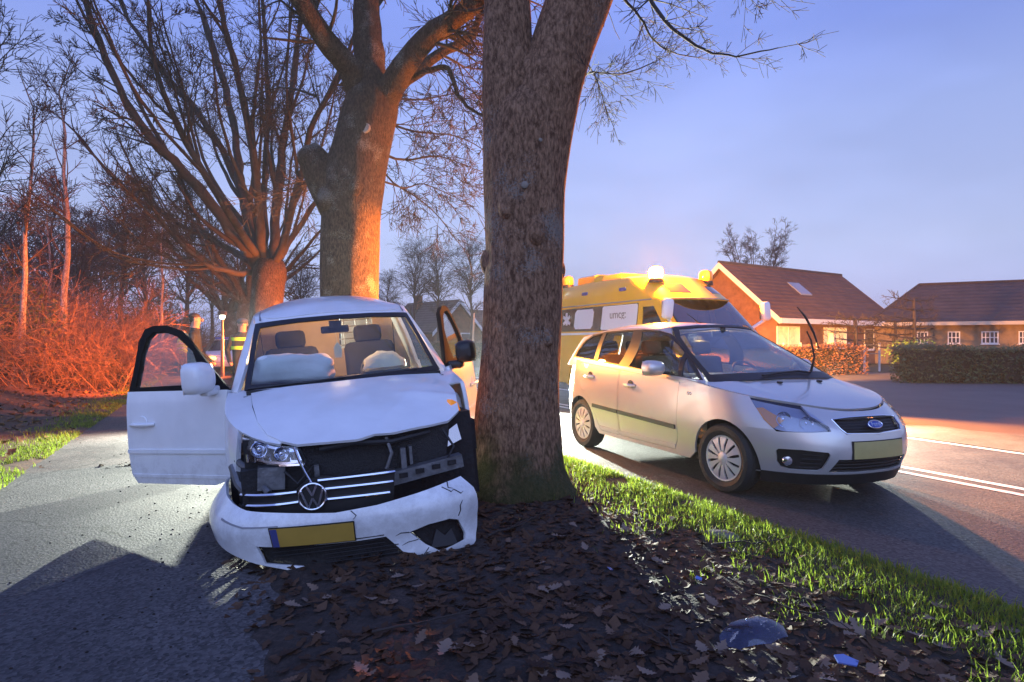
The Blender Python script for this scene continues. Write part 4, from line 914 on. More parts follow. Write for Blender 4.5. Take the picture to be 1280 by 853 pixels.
    mb = MB(); panel(mb, VW_.P, O(VW_, ('x', -.395, .640), ('x', -.395, .628), ('x', -.54, .634), ('x', -.54, .646)), step=.05, thick=.006, off=.02); mb.build('lamp_strip', chrome, h)
    # left lamp: torn remains, the orange light on them put in as an amber glow
    mb = MB(); mb.prism([(-.05, -.16), (.05, -.13), (.06, .02), (.035, .10), (-.02, .13), (-.06, .0)], .05, (.63, .36, .76), (.9, .43, 0), (0, 0, 1)); bl = mb.build('headlight', amber, t); tag(bl, 'smashed left headlight with orange light put in as a glow')
    mb = MB(); mb.prism([(-.07, -.05), (.05, -.02), (.03, .09), (-.04, .06)], .03, (.60, .24, .63), (.95, .3, 0), (0, .2, 1)); mb.prism([(-.03, -.1), (.04, -.05), (.01, .1)], .02, (.69, .34, .62), (.8, .6, 0), (0, 0, 1)); mb.build('lens_shard', lamp_cup, bl)
    mb = MB(); mb.prism([(-.10, -.05), (.16, -.10), (.2, .03), (.02, .10), (-.1, .06)], .012, (.76, .62, .80), (.35, .94, 0), (-.15, 0, 1)); mb.prism([(0, -.2), (.16, -.24), (.19, .0), (.05, .02)], .012, (.80, .68, .62), (.2, .98, 0), (-.3, 0, 1)); mb.build('crumpled_wing', white_paint, t)
    mb = MB(); mb.box((.66, .78, .42), (.36, .55, .55)); mb.prism([(0, 0), (.2, .02), (.24, .25), (.1, .32), (-.05, .2)], .05, (.6, .42, .28), (.8, .6, 0), (0, .2, 1)); mb.build('torn_arch_liner', dark_hole, t)
    # --- grille module, slid sideways and down
    gp = Plan([(-.83, .36), (-.76, .205), (-.6, .075), (-.40, .02), (-.15, -.005), (.06, -.012), (.16, -.005)], lambda z: 0)
    sx = lambda x: min(range(261), key=lambda k: abs(gp.at(gp.L*k/260)[0]-x))*gp.L/260
    mb = MB(); panel(mb, gp, [(sx(-.79), .47), (sx(-.47), .49), (sx(-.40), .545), (sx(-.30), .56), (sx(-.2), .535), (sx(.14), .535), (sx(.11), .34), (sx(-.3), .29), (sx(-.6), .31), (sx(-.8), .36)], step=.06, thick=.03)
    gr = mb.build('grille', black_trim, t, 60)
    for x0, z0, x1, z1 in ((-.775, .478, -.46, .482), (-.785, .412, -.455, .420), (-.335, .535, .135, .518), (-.31, .478, .115, .458), (-.31, .413, .09, .392)):
        mb = MB(); n = 14; rg = []
        for i in range(n+1):
            x = x0+(x1-x0)*i/n; q = gp(sx(x), z0+(z1-z0)*i/n); nx, ny = gp.at(sx(x))[2:]; rg.append([(q[0]+nx*a, q[1]+ny*a, q[2]+b) for a, b in ((0, -.009), (.016, -.009), (.022, 0), (.016, .009), (0, .009))])
        mb.rings(rg); mb.build('grille_bar', chrome, gr, 40)
    mb = MB(); mb.tube([(-.452, .045, .75), (-.435, .02, .68), (-.405, .0, .60), (-.372, -.012, .525)], .013, 8, flat=(1, .6)); mb.build('chrome_trim', chrome, t)
    # emblem: ring with V over W
    em = bpy.data.objects.new('emblem', None); COL.objects.link(em); em.parent = t; em.location = (-.375, -.03, .452); em.rotation_euler = (0, 0, -.12); R0 = .079
    mb = MB(); mb.lathe([(R0, 0), (R0, .01), (.001, .012)], ((0, .01, 0), (0, -1, 0)), 32); mb.build('emblem_disc', black_trim, em)
    mb = MB(); mb.tube([(R0*cos(a), -.004, R0*sin(a)) for a in [2*pi*k/40 for k in range(41)]], .0075, 8, False)
    def bar(a, b, w=.0125):
        a = V((a[0], 0, a[1]))*R0; b = V((b[0], 0, b[1]))*R0; d = (b-a).normalized(); nn = V((-d.z, 0, d.x))*w/2
        q = [a+nn, b+nn, b-nn, a-nn]; mb.add([p+V((0, -.006, 0)) for p in q]+[p+V((0, -.016, 0)) for p in q], [(3, 2, 1, 0), (4, 5, 6, 7), (0, 1, 5, 4), (1, 2, 6, 5), (2, 3, 7, 6), (3, 0, 4, 7)])
    for a, b in (((-.38, .90), (0, .10)), ((.38, .90), (0, .10)), ((-.80, .52), (-.36, -.82)), ((-.36, -.82), (0, -.08)), ((0, -.08), (.36, -.82)), ((.36, -.82), (.80, .52))): bar(a, b)
    mb.build('emblem_mark', chrome, em, 30)
    # --- bumper
    B = Plan([(-.96, .78), (-.962, .52), (-.905, .23), (-.755, .04), (-.5, -.06), (-.2, -.13), (.1, -.18), (.38, -.19), (.58, -.12), (.71, .02), (.77, .24)], lut((-.06, .0), (.03, .035), (.06, .02), (.12, .015), (.22, .03), (.30, .045), (.36, .03), (.44, -.03)))
    lg = [(.86, .210), (.95, .198), (1.2, .18), (1.43, .17), (1.61, .172), (1.74, .02), (1.64, .004), (1.29, .032), (1.03, .078), (.90, .10)]
    fg = [(1.75, .175), (1.87, .205), (2.0, .212), (2.06, .19), (2.11, .09), (2.10, .055), (1.92, .03), (1.84, .085)]
    ot = [(.05, .50), (.35, .495), (.59, .46), (.80, .415), (1.05, .388), (1.33, .36), (1.57, .372), (1.82, .402), (2.02, .43), (2.15, .44), (2.20, .36), (2.225, .22), (2.22, .10), (2.15, -.02), (1.98, -.055), (1.88, -.045), (1.86, -.07), (1.70, -.055), (1.5, -.035), (1.29, -.005), (1.03, .05), (.85, .10), (.70, .145), (.5, .2), (.3, .25), (.05, .27)]
    mb = MB(); panel(mb, B, ot, [lg, fg], step=.045, thick=.02); bu = mb.build('bumper', white_paint, t, 50)
    mb = MB(); panel(mb, lambda s, z: B(s, z), [(a, b) for a, b in lg], step=.06, thick=.006, off=-.035)
    for k in range(6): 
        zz = .045+k*.024; mb.tube([B(s, zz+.02) for s in ([.95, 1.2, 1.45, 1.6] if k > 2 else [1.25, 1.4, 1.6, 1.68])], .004, 4)
    mb.build('lower_grille', dark_hole, bu, 60)
    mb = MB(); panel(mb, B, fg, step=.06, thick=.006, off=-.05)
    mb.build('fog_lamp_recess', dark_hole, bu)
    mb = MB(); mb.prism([(-.1, -.05), (.08, -.07), (.05, .03), (.0, .0), (-.05, .05)], .01, (B(1.97, .11)[0]-.0, B(1.97, .11)[1]+.035, .10), (1, .2, 0), (0, .3, 1)); mb.build('broken_fog_bezel', black_trim, bu)
    for L in ([(1.98, .41), (2.03, .375), (2.05, .385), (2.09, .352), (2.11, .36)], [(2.06, .215), (2.075, .25), (2.07, .28), (2.09, .31)], [(1.75, .175), (1.70, .18), (1.665, .165)], [(1.80, .12), (1.74, .115), (1.70, .10)], [(1.86, .06), (1.82, .02), (1.80, -.05)], [(2.03, .435), (2.02, .40), (2.05, .39)], [(1.42, .36), (1.45, .33), (1.43, .31)]):
        mb = MB(); mb.tube([V(B(a, b)) for a, b in L], [.004]*(len(L)-1)+[.0015], 4); mb.build('crack', black_trim, bu)
    mb = MB(); panel(mb, B, [(.62, .37), (.80, .332), (1.0, .325), (1.0, .318), (.80, .322), (.62, .358)], step=.05, thick=.004, off=.002); mb.build('bumper_crease', mat('seam_grey'), bu)
    pl = MB(); panel(pl, B, [(.955, .312), (1.43, .297), (1.43, .186), (.965, .203)], step=.1, thick=.008, off=.016); p_ = pl.build('number_plate', plate_m, bu, 60)
    mb = MB(); panel(mb, B, [(.948, .318), (1.436, .303), (1.436, .180), (.958, .197)], step=.1, thick=.01, off=.012); mb.build('plate_holder', black_trim, p_, 60)
    mb = MB(); panel(mb, B, [(.957, .310), (.995, .309), (1.002, .203), (.967, .205)], step=.1, thick=.003, off=.019); mb.build('plate_strip', plate_blue, p_, 60)
    # --- doors
    def door(sd, hinge, ang, label):
        g = -1 if sd == 'R' else 1; hv = V(hinge)
        xf = lambda p: p-hv
        ring2 = O(VG, (sd, 1.165, 1.075), (sd, 1.32, 1.20), (sd, 1.52, 1.365), (sd, 1.76, 1.555), (sd, 1.95, 1.615), (sd, 2.12, 1.622), (sd, 2.21, 1.60), (sd, 2.25, 1.50), (sd, 2.26, 1.075))
        hole = O(VG, (sd, 1.50, 1.125), (sd, 1.52, 1.28), (sd, 1.60, 1.385), (sd, 1.80, 1.51), (sd, 1.97, 1.565), (sd, 2.10, 1.57), (sd, 2.16, 1.52), (sd, 2.18, 1.40), (sd, 2.185, 1.125))
        mb = MB(); panel(mb, VW_.P, O(VW_, (sd, 1.16, .40), (sd, 1.35, .345), (sd, 2.20, .345), (sd, 2.245, .42), (sd, 2.25, 1.095), (sd, 1.16, 1.075)), step=.06, thick=.07)
        d = mb.build('door', white_paint, t, 50, hinge, xf); d.rotation_euler = (0, 0, ang)
        if label: tag(d, label)
        mb = MB(); panel(mb, VG.P, ring2, [hole], step=.05, thick=.045); mb.build('window_frame', mat('matt_black_frame', (.012, .012, .013), .95, spec=.1), d, 50, None, xf)
        mb = MB(); panel(mb, VG.P, hole, step=.08, thick=.005, off=-.018); mb.build('window_pane', glass_door, d, 60, None, xf)
        mb = MB(); panel(mb, VW_.P, O(VW_, (sd, 1.17, .598), (sd, 2.24, .598), (sd, 2.24, .628), (sd, 1.17, .628)), step=.08, thick=.012, off=.013); panel(mb, VW_.P, O(VW_, (sd, 1.17, .40), (sd, 2.23, .40), (sd, 2.23, .425), (sd, 1.17, .425)), step=.08, thick=.012, off=.006); mb.build('rubbing_strip', white_paint, d, 40, None, xf)
        mb = MB(); x_ = g*VW_.X(2.05, .83); mb.tube([(x_, 1.93, .83), (x_+g*.035, 1.97, .832), (x_+g*.042, 2.06, .832), (x_+g*.035, 2.15, .83), (x_, 2.18, .83)], .017, 8, flat=(1, .9)); mb.lathe([(.055, .0), (.05, .006), (.02, .004)], ((x_, 2.06, .845), (g, 0, 0)), 20); mb.build('door_handle', white_paint, d, 50, None, xf)
        # mirror: body-colour housing on a black foot
        c = V((g*.985, 1.30, 1.17)); mb = MB()
        rings = []; ms = 1.0 if sd == 'R' else .8
        for yy, sx_, sz_ in ((-.10, .02, .02), (-.095, .075, .075), (-.06, .098, .108), (.0, .105, .12), (.05, .105, .12)):
            rings.append([(c.x+ms*sx_*(abs(cos(a))**.55)*(1 if cos(a) > 0 else -1), c.y+yy, c.z+.012+ms*sz_*(abs(sin(a))**.55)*(1 if sin(a) > 0 else -1)) for a in [2*pi*k/28 for k in range(28)]])
        mb.rings(rings, True, False); mb.rbox((c.x-g*.105, c.y, c.z-.095), (.16, .10, .07), .025)
        mh = mb.build('mirror_housing', white_paint if sd == 'R' else black_trim, d, 50, None, xf)
        mb = MB(); mb.prism([(-.096*ms, -.10*ms), (.096*ms, -.10*ms), (.096*ms, .12*ms), (-.096*ms, .12*ms)], .004, (c.x, c.y+.045, c.z), (-1, 0, 0), (0, 0, 1)); mb.build('mirror_glass', mirror_m, mh, 0, None, xf)
        mb = MB(); panel(mb, VW_.P, O(VW_, (sd, 1.2, .42), (sd, 2.2, .42), (sd, 2.2, 1.06), (sd, 1.2, 1.06)), step=.15, thick=.01, off=-.072); mb.build('door_card', cabin_dark, d, 50, None, xf)
        return d
    door('R', (-.875, 1.15, 0), radians(47), 'open passenger door with its black window frame and white mirror')
    door('L', (.875, 1.15, 0), -radians(27), 'driver door pushed ajar beside the oak')
    # --- wheels
    for x, y, zz in ((-.77, .90, .38), (-.77, 3.56, .38), (.77, .95, .36), (.77, 3.56, .33)): tyre_wheel(t, (x, y, zz), .315, .2, -1 if x < 0 else 1, 7)
    mb = MB(); mb.box((0, 2.1, .30), (1.3, 3.6, .16)); mb.build('chassis', dark_hole, t)
build_van()
# ------------------------------------------------------------------ the silver people carrier
CW = Ring(lut((.2, .86), (.35, .89), (.6, .912), (.8, .905), (.95, .885), (1.15, .835)), lut((.2, .1), (.3, .05), (.45, .0), (.6, .02), (.7, .09), (.8, .22)), lut((.2, 4.25), (.5, 4.33), (1.1, 4.27)), 1.3, 3.5, 2.5, 2.7, 2.0, 1.4)
CG = Ring(lut((.9, .885), (1.05, .843), (1.3, .745), (1.54, .61)), lambda z: .95+(z-1.0)/.53*1.0, lambda z: 4.3-(z-1)*.5, lambda z: .95+(z-1.0)/.53*1.0+.65, lambda z: 3.9-(z-1)*.5, 3.2, 3, 1.1, .9)
czb = lut((0, .70), (.1, .745), (.4, .86), (.8, .96), (1.1, 1.02), (1.4, 1.06))
def cZb(x, y): return czb(y)-.06*(abs(x)/.85)**2.5
czr = lut((1.8, 1.47), (2.0, 1.535), (2.3, 1.58), (2.7, 1.597), (3.2, 1.585), (3.8, 1.52), (4.1, 1.46))
def cZr(x, y): return czr(y)-.075*(abs(x)/.62)**2.5
silver = mat('silver_car_paint', (.62, .60, .575), .30, .5, .8, var=(3, .03))
glass_car = glass('tinted_glass', (.72, .74, .72), 3.0)
glass_ws = glass('windscreen_glass', (.86, .89, .88), 3.6, .03)
red_lens = mat('red_lens', (.45, .015, .012), .15, 0, .6)
blue_oval = mat('badge_blue', (.015, .05, .32), .3, 0, .5)
lamp_amber = mat('lamp_amber', (.85, .35, .10), .3, .3, .4)
def belt(y): return .975+.058*(y-1.17)
def build_people_carrier():
    t = thing('people_carrier', 'silver compact people carrier parked on the road with one wiper lifted off its windscreen', 'car', (3.039, 5.142, 0), .383)
    body = MB()
    def topline(x, y): return min(cZb(x, y), belt(y)) if y < 1.6 else belt(y)
    def flank(sd, holes=True):
        g = -1 if sd == 'R' else 1
        top = rim(CW, topline, g*CW.ty(.61, .81), g*CW.T*.985, 60, .95)
        out = O(CW, (sd, .41, .628), (sd, .50, .70))+top+[(g*CW.T*.985, .30)]+O(CW, ('b', g*.5, .28), (sd, 3.95, .28))+arch(CW, sd, 3.53, .31, .355, 0, 180)+O(CW, (sd, 3.1, .235), (sd, 1.35, .235))+arch(CW, sd, .89, .31, .355, 0, 117)
        h = [DOOR(sd, 0)[0], DOOR(sd, 0)[1]]
        if g > 0: out = out[::-1]
        panel(body, CW.P, out, h, step=.055, thick=.02)
        o2 = O(CG, ('x', g*.825, .95), ('x', g*.775, 1.05), ('x', g*.70, 1.25), ('x', g*.615, 1.42), ('x', g*.535, 1.525))+rim(CG, cZr, g*CG.tx(.55, 1.53), g*CG.T*.985, 40, 1.5)[1:]+[(g*CG.T*.985, 1.05)]+O(CG, (sd, 3.7, 1.05), (sd, 2.5, 1.0), (sd, 1.4, .95))
        panel(body, CG.P, o2, [BAND(sd)], step=.055, thick=.025, off=.002)
    def BAND(sd): return O(CG, (sd, 1.215, .992), (sd, 1.45, 1.008), (sd, 2.0, 1.04), (sd, 2.7, 1.08), (sd, 3.3, 1.115), (sd, 3.90, 1.155), (sd, 3.88, 1.24), (sd, 3.76, 1.38), (sd, 3.62, 1.455), (sd, 3.3, 1.492), (sd, 2.8, 1.505), (sd, 2.45, 1.503), (sd, 2.2, 1.488), (sd, 2.02, 1.452), (sd, 1.80, 1.36), (sd, 1.5, 1.185))
    def DOOR(sd, gap):
        q = gap
        return [O(CW, (sd, 1.50+q, .40), (sd, 1.56+q, .285+q), (sd, 2.585-q, .275+q), (sd, 2.615-q, belt(2.6)-.022-q), (sd, 1.49+q, belt(1.49)-.022-q)),
                O(CW, (sd, 2.60+q, .275+q), (sd, 3.05-q, .28+q), (sd, 3.14-q, .46), (sd, 3.30-q, .66), (sd, 3.52-q, .78), (sd, 3.62-q, belt(3.6)-.022-q), (sd, 2.63+q, belt(2.63)-.022-q))]
    for sd in 'RL': flank(sd)
    out = [CG.P(a, b)[:2] for a, b in rim(CG, cZr, -CG.T*.995, CG.T*.995, 130, 1.5)]
    panel(body, lambda x, y: (x, y, cZr(x, y)), out, step=.07, thick=.02, off=.001)
    body.build('body', silver, t, 40)
    mb = MB(); panel(mb, CW.P, [(-CW.T*.985, .3), (-CW.T*.985, belt(4.2)), (-CW.T, belt(4.2)), (-CW.T, .3)], step=.1); panel(mb, CW.P, O(CW, ('b', .5, .3), ('b', .5, 1.12))+[(CW.T, 1.12), (CW.T, .3)], step=.1, off=.001); panel(mb, CW.P, O(CW, ('b', -.5, .3), ('b', -.5, 1.12))+[(-CW.T, 1.12), (-CW.T, .3)], step=.1, off=.001, flip=False)
    mb.build('tailgate', silver, t, 40)
    # doors in their openings
    for sd in 'RL':
        for i, q in enumerate(DOOR(sd, .005)):
            mb = MB(); panel(mb, CW.P, q, step=.05, thick=.03); d = mb.build('door', silver, t, 40); g = -1 if sd == 'R' else 1
            yh, zh = ((2.36, .872), (3.29, .925))[i]
            mb = MB(); x_ = g*CW.X(yh, zh); mb.tube([(x_, yh-.10, zh), (x_+g*.028, yh-.07, zh+.002), (x_+g*.042, yh, zh+.004), (x_+g*.028, yh+.07, zh+.004), (x_, yh+.10, zh+.004)], .021, 8); mb.build('door_handle', silver, d, 50)
            mb = MB(); mb.lathe([(.05, -.004), (.05, .004), (.04, .002)], ((x_, yh+.0, zh+.01), (g, 0, 0)), 20); mb.build('handle_cup', cabin_dark, d, 50)
            y0, y1 = ((1.53, 2.60), (2.615, 3.19))[i]
            mb = MB(); panel(mb, CW.P, O(CW, (sd, y0, .492+.036*(y0-1.486)), (sd, y1, .492+.036*(y1-1.486)), (sd, y1, .535+.036*(y1-1.486)), (sd, y0, .535+.036*(y0-1.486))), step=.06, thick=.014, off=.012); mb.build('side_moulding', black_trim, d, 40)
            mb = MB(); panel(mb, CW.P, O(CW, (sd, y0+.02, .305), (sd, y1-.16*i, .305), (sd, y1-.14*i, .335), (sd, y0+.02, .335)), step=.06, thick=.012, off=.006); mb.build('sill_crease', silver, d, 40)
        # glass band: black pillars, four panes
        g = -1 if sd == 'R' else 1
        band = BAND(sd)
        panes = [O(CG, (sd, 1.27, 1.004), (sd, 1.50, 1.02), (sd, 1.585, 1.205)), O(CG, (sd, 1.56, 1.024), (sd, 2.50, 1.082), (sd, 2.52, 1.485), (sd, 2.24, 1.475), (sd, 2.04, 1.435), (sd, 1.82, 1.345), (sd, 1.655, 1.255)),
                 O(CG, (sd, 2.72, 1.098), (sd, 3.235, 1.128), (sd, 3.305, 1.475), (sd, 2.8, 1.49), (sd, 2.70, 1.488)), O(CG, (sd, 3.335, 1.135), (sd, 3.86, 1.165), (sd, 3.84, 1.24), (sd, 3.74, 1.365), (sd, 3.61, 1.435), (sd, 3.385, 1.468))]
        mb = MB(); panel(mb, CG.P, band, panes, step=.05, thick=.02, off=-.004); sf = mb.build('window_surround', black_trim, t, 50)
        for p in panes:
            mb = MB(); panel(mb, CG.P, p, step=.08, thick=.004, off=-.010); mb.build('window_pane', glass_car, sf, 60)
    # windscreen
    W0 = O(CG, ('x', -.80, .975), ('x', -.5, 1.0), ('x', 0, 1.01), ('x', .5, 1.0), ('x', .80, .975), ('x', .762, 1.06), ('x', .69, 1.25), ('x', .605, 1.42), ('x', .53, 1.52), ('x', .27, 1.545), ('x', 0, 1.552), ('x', -.27, 1.545), ('x', -.53, 1.52), ('x', -.605, 1.42), ('x', -.69, 1.25), ('x', -.762, 1.06))
    W1 = O(CG, ('x', -.735, 1.045), ('x', -.5, 1.06), ('x', 0, 1.068), ('x', .5, 1.06), ('x', .735, 1.045), ('x', .73, 1.06), ('x', .66, 1.25), ('x', .578, 1.41), ('x', .50, 1.50), ('x', .27, 1.522), ('x', 0, 1.528), ('x', -.27, 1.522), ('x', -.50, 1.50), ('x', -.578, 1.41), ('x', -.66, 1.25), ('x', -.73, 1.06))
    mb = MB(); panel(mb, CG.P, W0, step=.07, thick=.004, off=-.004); ws = mb.build('windscreen', glass_ws, t, 60)
    mb = MB(); panel(mb, CG.P, W0, [W1], step=.05, thick=.010, off=.003); mb.build('windscreen_border', black_trim, ws, 60)
    mb = MB(); rows = []
    for i in range(23):
        x = -.53+1.06*i/22; a = V(CG.P(CG.tx(x, 1.525), 1.525)); rows += [a+V((0, .005, .004)), V((x, max(a.y+.10, 1.98), cZr(x, max(a.y+.10, 1.98))+.002))]
    mb.add(rows, [(2*i, 2*i+2, 2*i+3, 2*i+1) for i in range(22)]); mb.build('roof_header', silver, t, 60)
    # bonnet
    bo = [CW.P(a, b)[:2] for a, b in rim(CW, cZb, -CW.ty(1.42, .98), CW.ty(1.42, .98), 90, .9)]
    bo = [(x*.985, y+.004) for x, y in bo]+[(.6, 1.17), (.3, 1.09), (0, 1.06), (-.3, 1.09), (-.6, 1.17)]
    mb = MB(); panel(mb, lambda x, y: (x, y, cZb(x, y)+.012*sst(.5, .62, abs(x))*sst(.95, .75, abs(x)/max(.2, CW.X(y, .9)))), bo, step=.05, thick=.02, off=.004); mb.build('bonnet', silver, t, 40)
    mb = MB(); mb.prism([(-.75, 0), (-.4, -.10), (0, -.13), (.4, -.10), (.75, 0), (.5, .1), (-.5, .1)], .012, (0, 1.23, 1.005)); mb.build('cowl', black_trim, t)
    for x in (-.22, .28): mb = MB(); mb.rbox((x, .86, cZb(x, .86)+.012), (.035, .05, .018), .007); mb.build('washer_jet', black_trim, t)
    # nose and bumper
    half = [('R', .41, .628), ('R', .395, .612), ('x', -.55, .618), ('x', -.425, .632), ('x', -.424, .668), ('x', -.497, .742)]
    up = O(CW, *half)+rim(CW, lambda x, y: cZb(x, y)-.006, CW.tx(-.50, .75), CW.tx(.50, .75), 24, .74)+mirror_pts(O(CW, *half))
    lowR = arch(CW, 'R', .89, .31, .355, 117, 180, 8)+O(CW, ('R', .535, .262), ('x', -.78, .252), ('x', -.4, .262))
    nose = up+[(-a, b) for a, b in lowR]+[(a, b) for a, b in reversed(lowR)]
    gr = O(CW, ('x', -.365, .722), ('x', -.2, .735), ('x', 0, .738), ('x', .2, .735), ('x', .365, .722), ('x', .345, .65), ('x', .315, .615), ('x', 0, .605), ('x', -.315, .615), ('x', -.345, .65))
    lgr = O(CW, ('x', -.385, .405), ('x', .385, .405), ('x', .43, .285), ('x', -.43, .285))
    fgR = O(CW, ('R', .375, .470), ('x', -.62, .475), ('x', -.462, .462), ('x', -.45, .44), ('x', -.475, .318), ('x', -.50, .302), ('R', .33, .298), ('R', .385, .315), ('R', .40, .36), ('R', .395, .45))
    fgL = mirror_pts(fgR)
    mb = MB(); panel(mb, CW.P, nose[::-1], [gr, lgr, fgR, fgL], step=.045, thick=.02); bu = mb.build('bumper', silver, t, 40)
    for f in (fgR, fgL):
        mb = MB(); panel(mb, CW.P, f, step=.06, thick=.01, off=-.03); sg = -1 if f is fgR else 1; fr = mb.build('fog_lamp_recess', black_trim, bu)
        mb = MB(); mb.lathe([(.042, 0), (.036, .012), (.001, .016)], ((sg*.665, CW.P(CW.tx(.665, .37), .37)[1]+.022, .372), (sg*.55, -1, 0)), 18); mb.build('fog_lamp', lamp_cup, fr)
        mb = MB()
        for k in range(4): a = [(-.60+.03*j, .325+k*.036) for j in range(5)]; mb.tube([V(CW.P(CW.tx(sg*abs(x), z), z))+V((0, .022, 0)) for x, z in a], .004, 4)
        mb.build('recess_slat', black_trim, fr)
    mb = MB(); panel(mb, CW.P, lgr, step=.07, thick=.01, off=-.035); l_ = mb.build('lower_grille', black_trim, bu)
    for k in range(4):
        z = .30+k*.028; mb = MB(); mb.tube([V(CW.P(CW.tx(x, z), z))+V((0, .02, 0)) for x in (-.41, -.2, 0, .2, .41)], .006, 5); mb.build('grille_slat', cabin_dark, l_)
    mb = MB(); panel(mb, CW.P, gr, step=.06, thick=.01, off=-.03); g_ = mb.build('grille', black_trim, t)
    for k in range(5):
        z = .628+k*.022; mb = MB(); mb.tube([V(CW.P(CW.tx(x, z), z))+V((0, .02, 0)) for x in (-.33, -.17, 0, .17, .33)], .0045, 5); mb.build('grille_slat', cabin_dark, g_)
    mb = MB(); L = [V(CW.P(a, b)) for a, b in gr]; mb.tube(L+[L[0]], .007, 6); mb.build('grille_frame', chrome, g_)
    em = bpy.data.objects.new('badge', None); COL.objects.link(em); em.parent = t; em.location = (0, CW.yF(.675)-.012, .675); em.rotation_euler = (-.55, 0, 0)
    mb = MB(); mb.rings([[(cos(a)*.078*k, y, sin(a)*.034*k) for a in [2*pi*j/32 for j in range(32)]] for k, y in ((1, .01), (1, -.004), (.9, -.008))]); mb.build('badge_plate', blue_oval, em)
    mb = MB(); mb.tube([(cos(a)*.078, -.005, sin(a)*.034) for a in [2*pi*j/32 for j in range(33)]], .006, 6); mb.build('badge_ring', chrome, em)
    text('badge_lettering', 'Ford', .052, chrome, em, (0, -.010, .001), (pi/2, 0, 0), .0015)
    # plate
    pq = O(CW, ('x', -.275, .545), ('x', .275, .545), ('x', .275, .415), ('x', -.275, .415))
    mb = MB(); panel(mb, CW.P, pq, step=.1, thick=.008, off=.018); pl = mb.build('number_plate', mat('plate_pale_yellow', (.40, .34, .13), .4, var=(6, .1)), t)
    mb = MB(); panel(mb, CW.P, O(CW, ('x', -.285, .553), ('x', .285, .553), ('x', .285, .407), ('x', -.285, .407)), step=.1, thick=.01, off=.012); mb.build('plate_holder', black_trim, pl)
    # black lower lip and sill
    mb = MB(); q = O(CW, ('R', .535, .275), ('x', -.78, .265), ('x', -.4, .275)); q2 = O(CW, ('x', -.42, .185), ('x', -.78, .165), ('R', .56, .165))
    panel(mb, CW.P, (q+mirror_pts(q)+mirror_pts(q2)+q2)[::-1], step=.06, thick=.03, off=.006); mb.build('front_lip', black_trim, t, 60)
    # headlights
    for sg in (-1, 1):
        H = rim(CW, lambda x, y: cZb(x, y)-.012, -CW.ty(.62, .82), CW.tx(-.505, .75), 10, .8)+O(CW, ('x', -.437, .680), ('x', -.427, .640), ('x', -.55, .626), ('x', -.70, .620), ('R', .405, .632), ('R', .49, .705))
        if sg > 0: H = mirror_pts(H)
        mb = MB(); panel(mb, CW.P, H, step=.04, thick=.005, off=.006); h = mb.build('headlight', lens_clear, t, 60)
        mb = MB(); panel(mb, CW.P, H, step=.05, thick=.01, off=-.035); mb.build('lamp_housing', mat('lamp_grey', (.35, .35, .37), .3, .6), h, 60)
        S = (lambda P: [(sg*abs(a), b) if sg > 0 else (a, b) for a, b in P])
        am = O(CW, ('R', .60, .80), ('R', .55, .81), ('R', .37, .72), ('R', .42, .64), ('R', .5, .70)); am = mirror_pts(am) if sg > 0 else am
        mb = MB(); panel(mb, CW.P, am, step=.04, thick=.006, off=-.028); mb.build('indicator', lamp_amber, h, 60)
        mb = MB()
        for x, z, r in ((.665, .715, .058), (.55, .69, .05)):
            p = V(CW.P(CW.tx(sg*x, z), z)); ax = (sg*.5, -1, .15); c = p-V(ax).normalized()*.06
            mb.lathe([(.012, 0), (r*.7, .008), (r, .035), (r*1.08, .036)], (c, ax), 20, cap=False); mb.sphere(c+V(ax).normalized()*.02, .014, 8, 6)
        mb.build('reflector', lamp_cup, h, 50)
        # tail lamp
        sd = 'R' if sg < 0 else 'L'
        TL = O(CW, (sd, 4.02, .80), (sd, 4.20, .80), (sd, 4.21, 1.06), (sd, 3.99, 1.08)); TL = TL if sg > 0 else TL[::-1]
        mb = MB(); panel(mb, CW.P, TL[::-1] if sg > 0 else TL[::-1], step=.05, thick=.02, off=.004); mb.build('tail_light', red_lens, t, 60)
        # door mirror
        c = V((sg*1.0, 1.76, 1.085)); mb = MB(); rings = []
        for yy, sx_, sz_ in ((-.085, .03, .02), (-.075, .085, .05), (-.03, .112, .075), (.05, .115, .082)):
            rings.append([(c.x+sx_*(abs(cos(a))**.6)*(1 if cos(a) > 0 else -1), c.y+yy, c.z+.005+sz_*(abs(sin(a))**.7)*(1 if sin(a) > 0 else -1)) for a in [2*pi*k/28 for k in range(28)]])
        mb.rings(rings, True, True); dm = mb.build('door_mirror', silver, t, 50)
        mb = MB(); mb.rbox((sg*.885, 1.74, 1.045), (.09, .09, .035), .014); mb.build('mirror_foot', black_trim, dm)
        mb = MB(); mb.prism([(-.1, -.07), (.1, -.07), (.1, .075), (-.1, .075)], .003, (c.x, c.y+.054, c.z), (-1, 0, 0), (0, 0, 1)); mb.build('mirror_glass', mirror_m, dm, 0)
    # badge on the wing
    mb = MB(); x_ = -CW.X(1.33, .86)
    for dy in (0, .035): mb.tube([(x_-.002, 1.30+dy+.013*cos(a), .865+.013*sin(a)) for a in [2*pi*j/16 for j in range(17)]], .003, 5)
    mb.build('wing_badge', chrome, t)
    L = light('cabin_fill_light', 'POINT', (-.2, 2.15, 1.42), 16, (.85, .95, 1.0), .06); L.parent = t  # added cool fill, stands in for light entering from behind the car
    L = light('cabin_fill_light', 'POINT', (.35, 2.75, 1.38), 26, (1, .62, .18), .06); L.parent = t  # added warm fill for the same light
    mb = MB(); mb.rbox((0, 2.15, 1.52), (.14, .09, .025), .008); mb.build('cabin_glow_box', mat('cabin_glow', (.9, .9, .9), .5, emit=(.9, .97, 1), estr=5), t)  # glowing box added under the roof to go with the fill
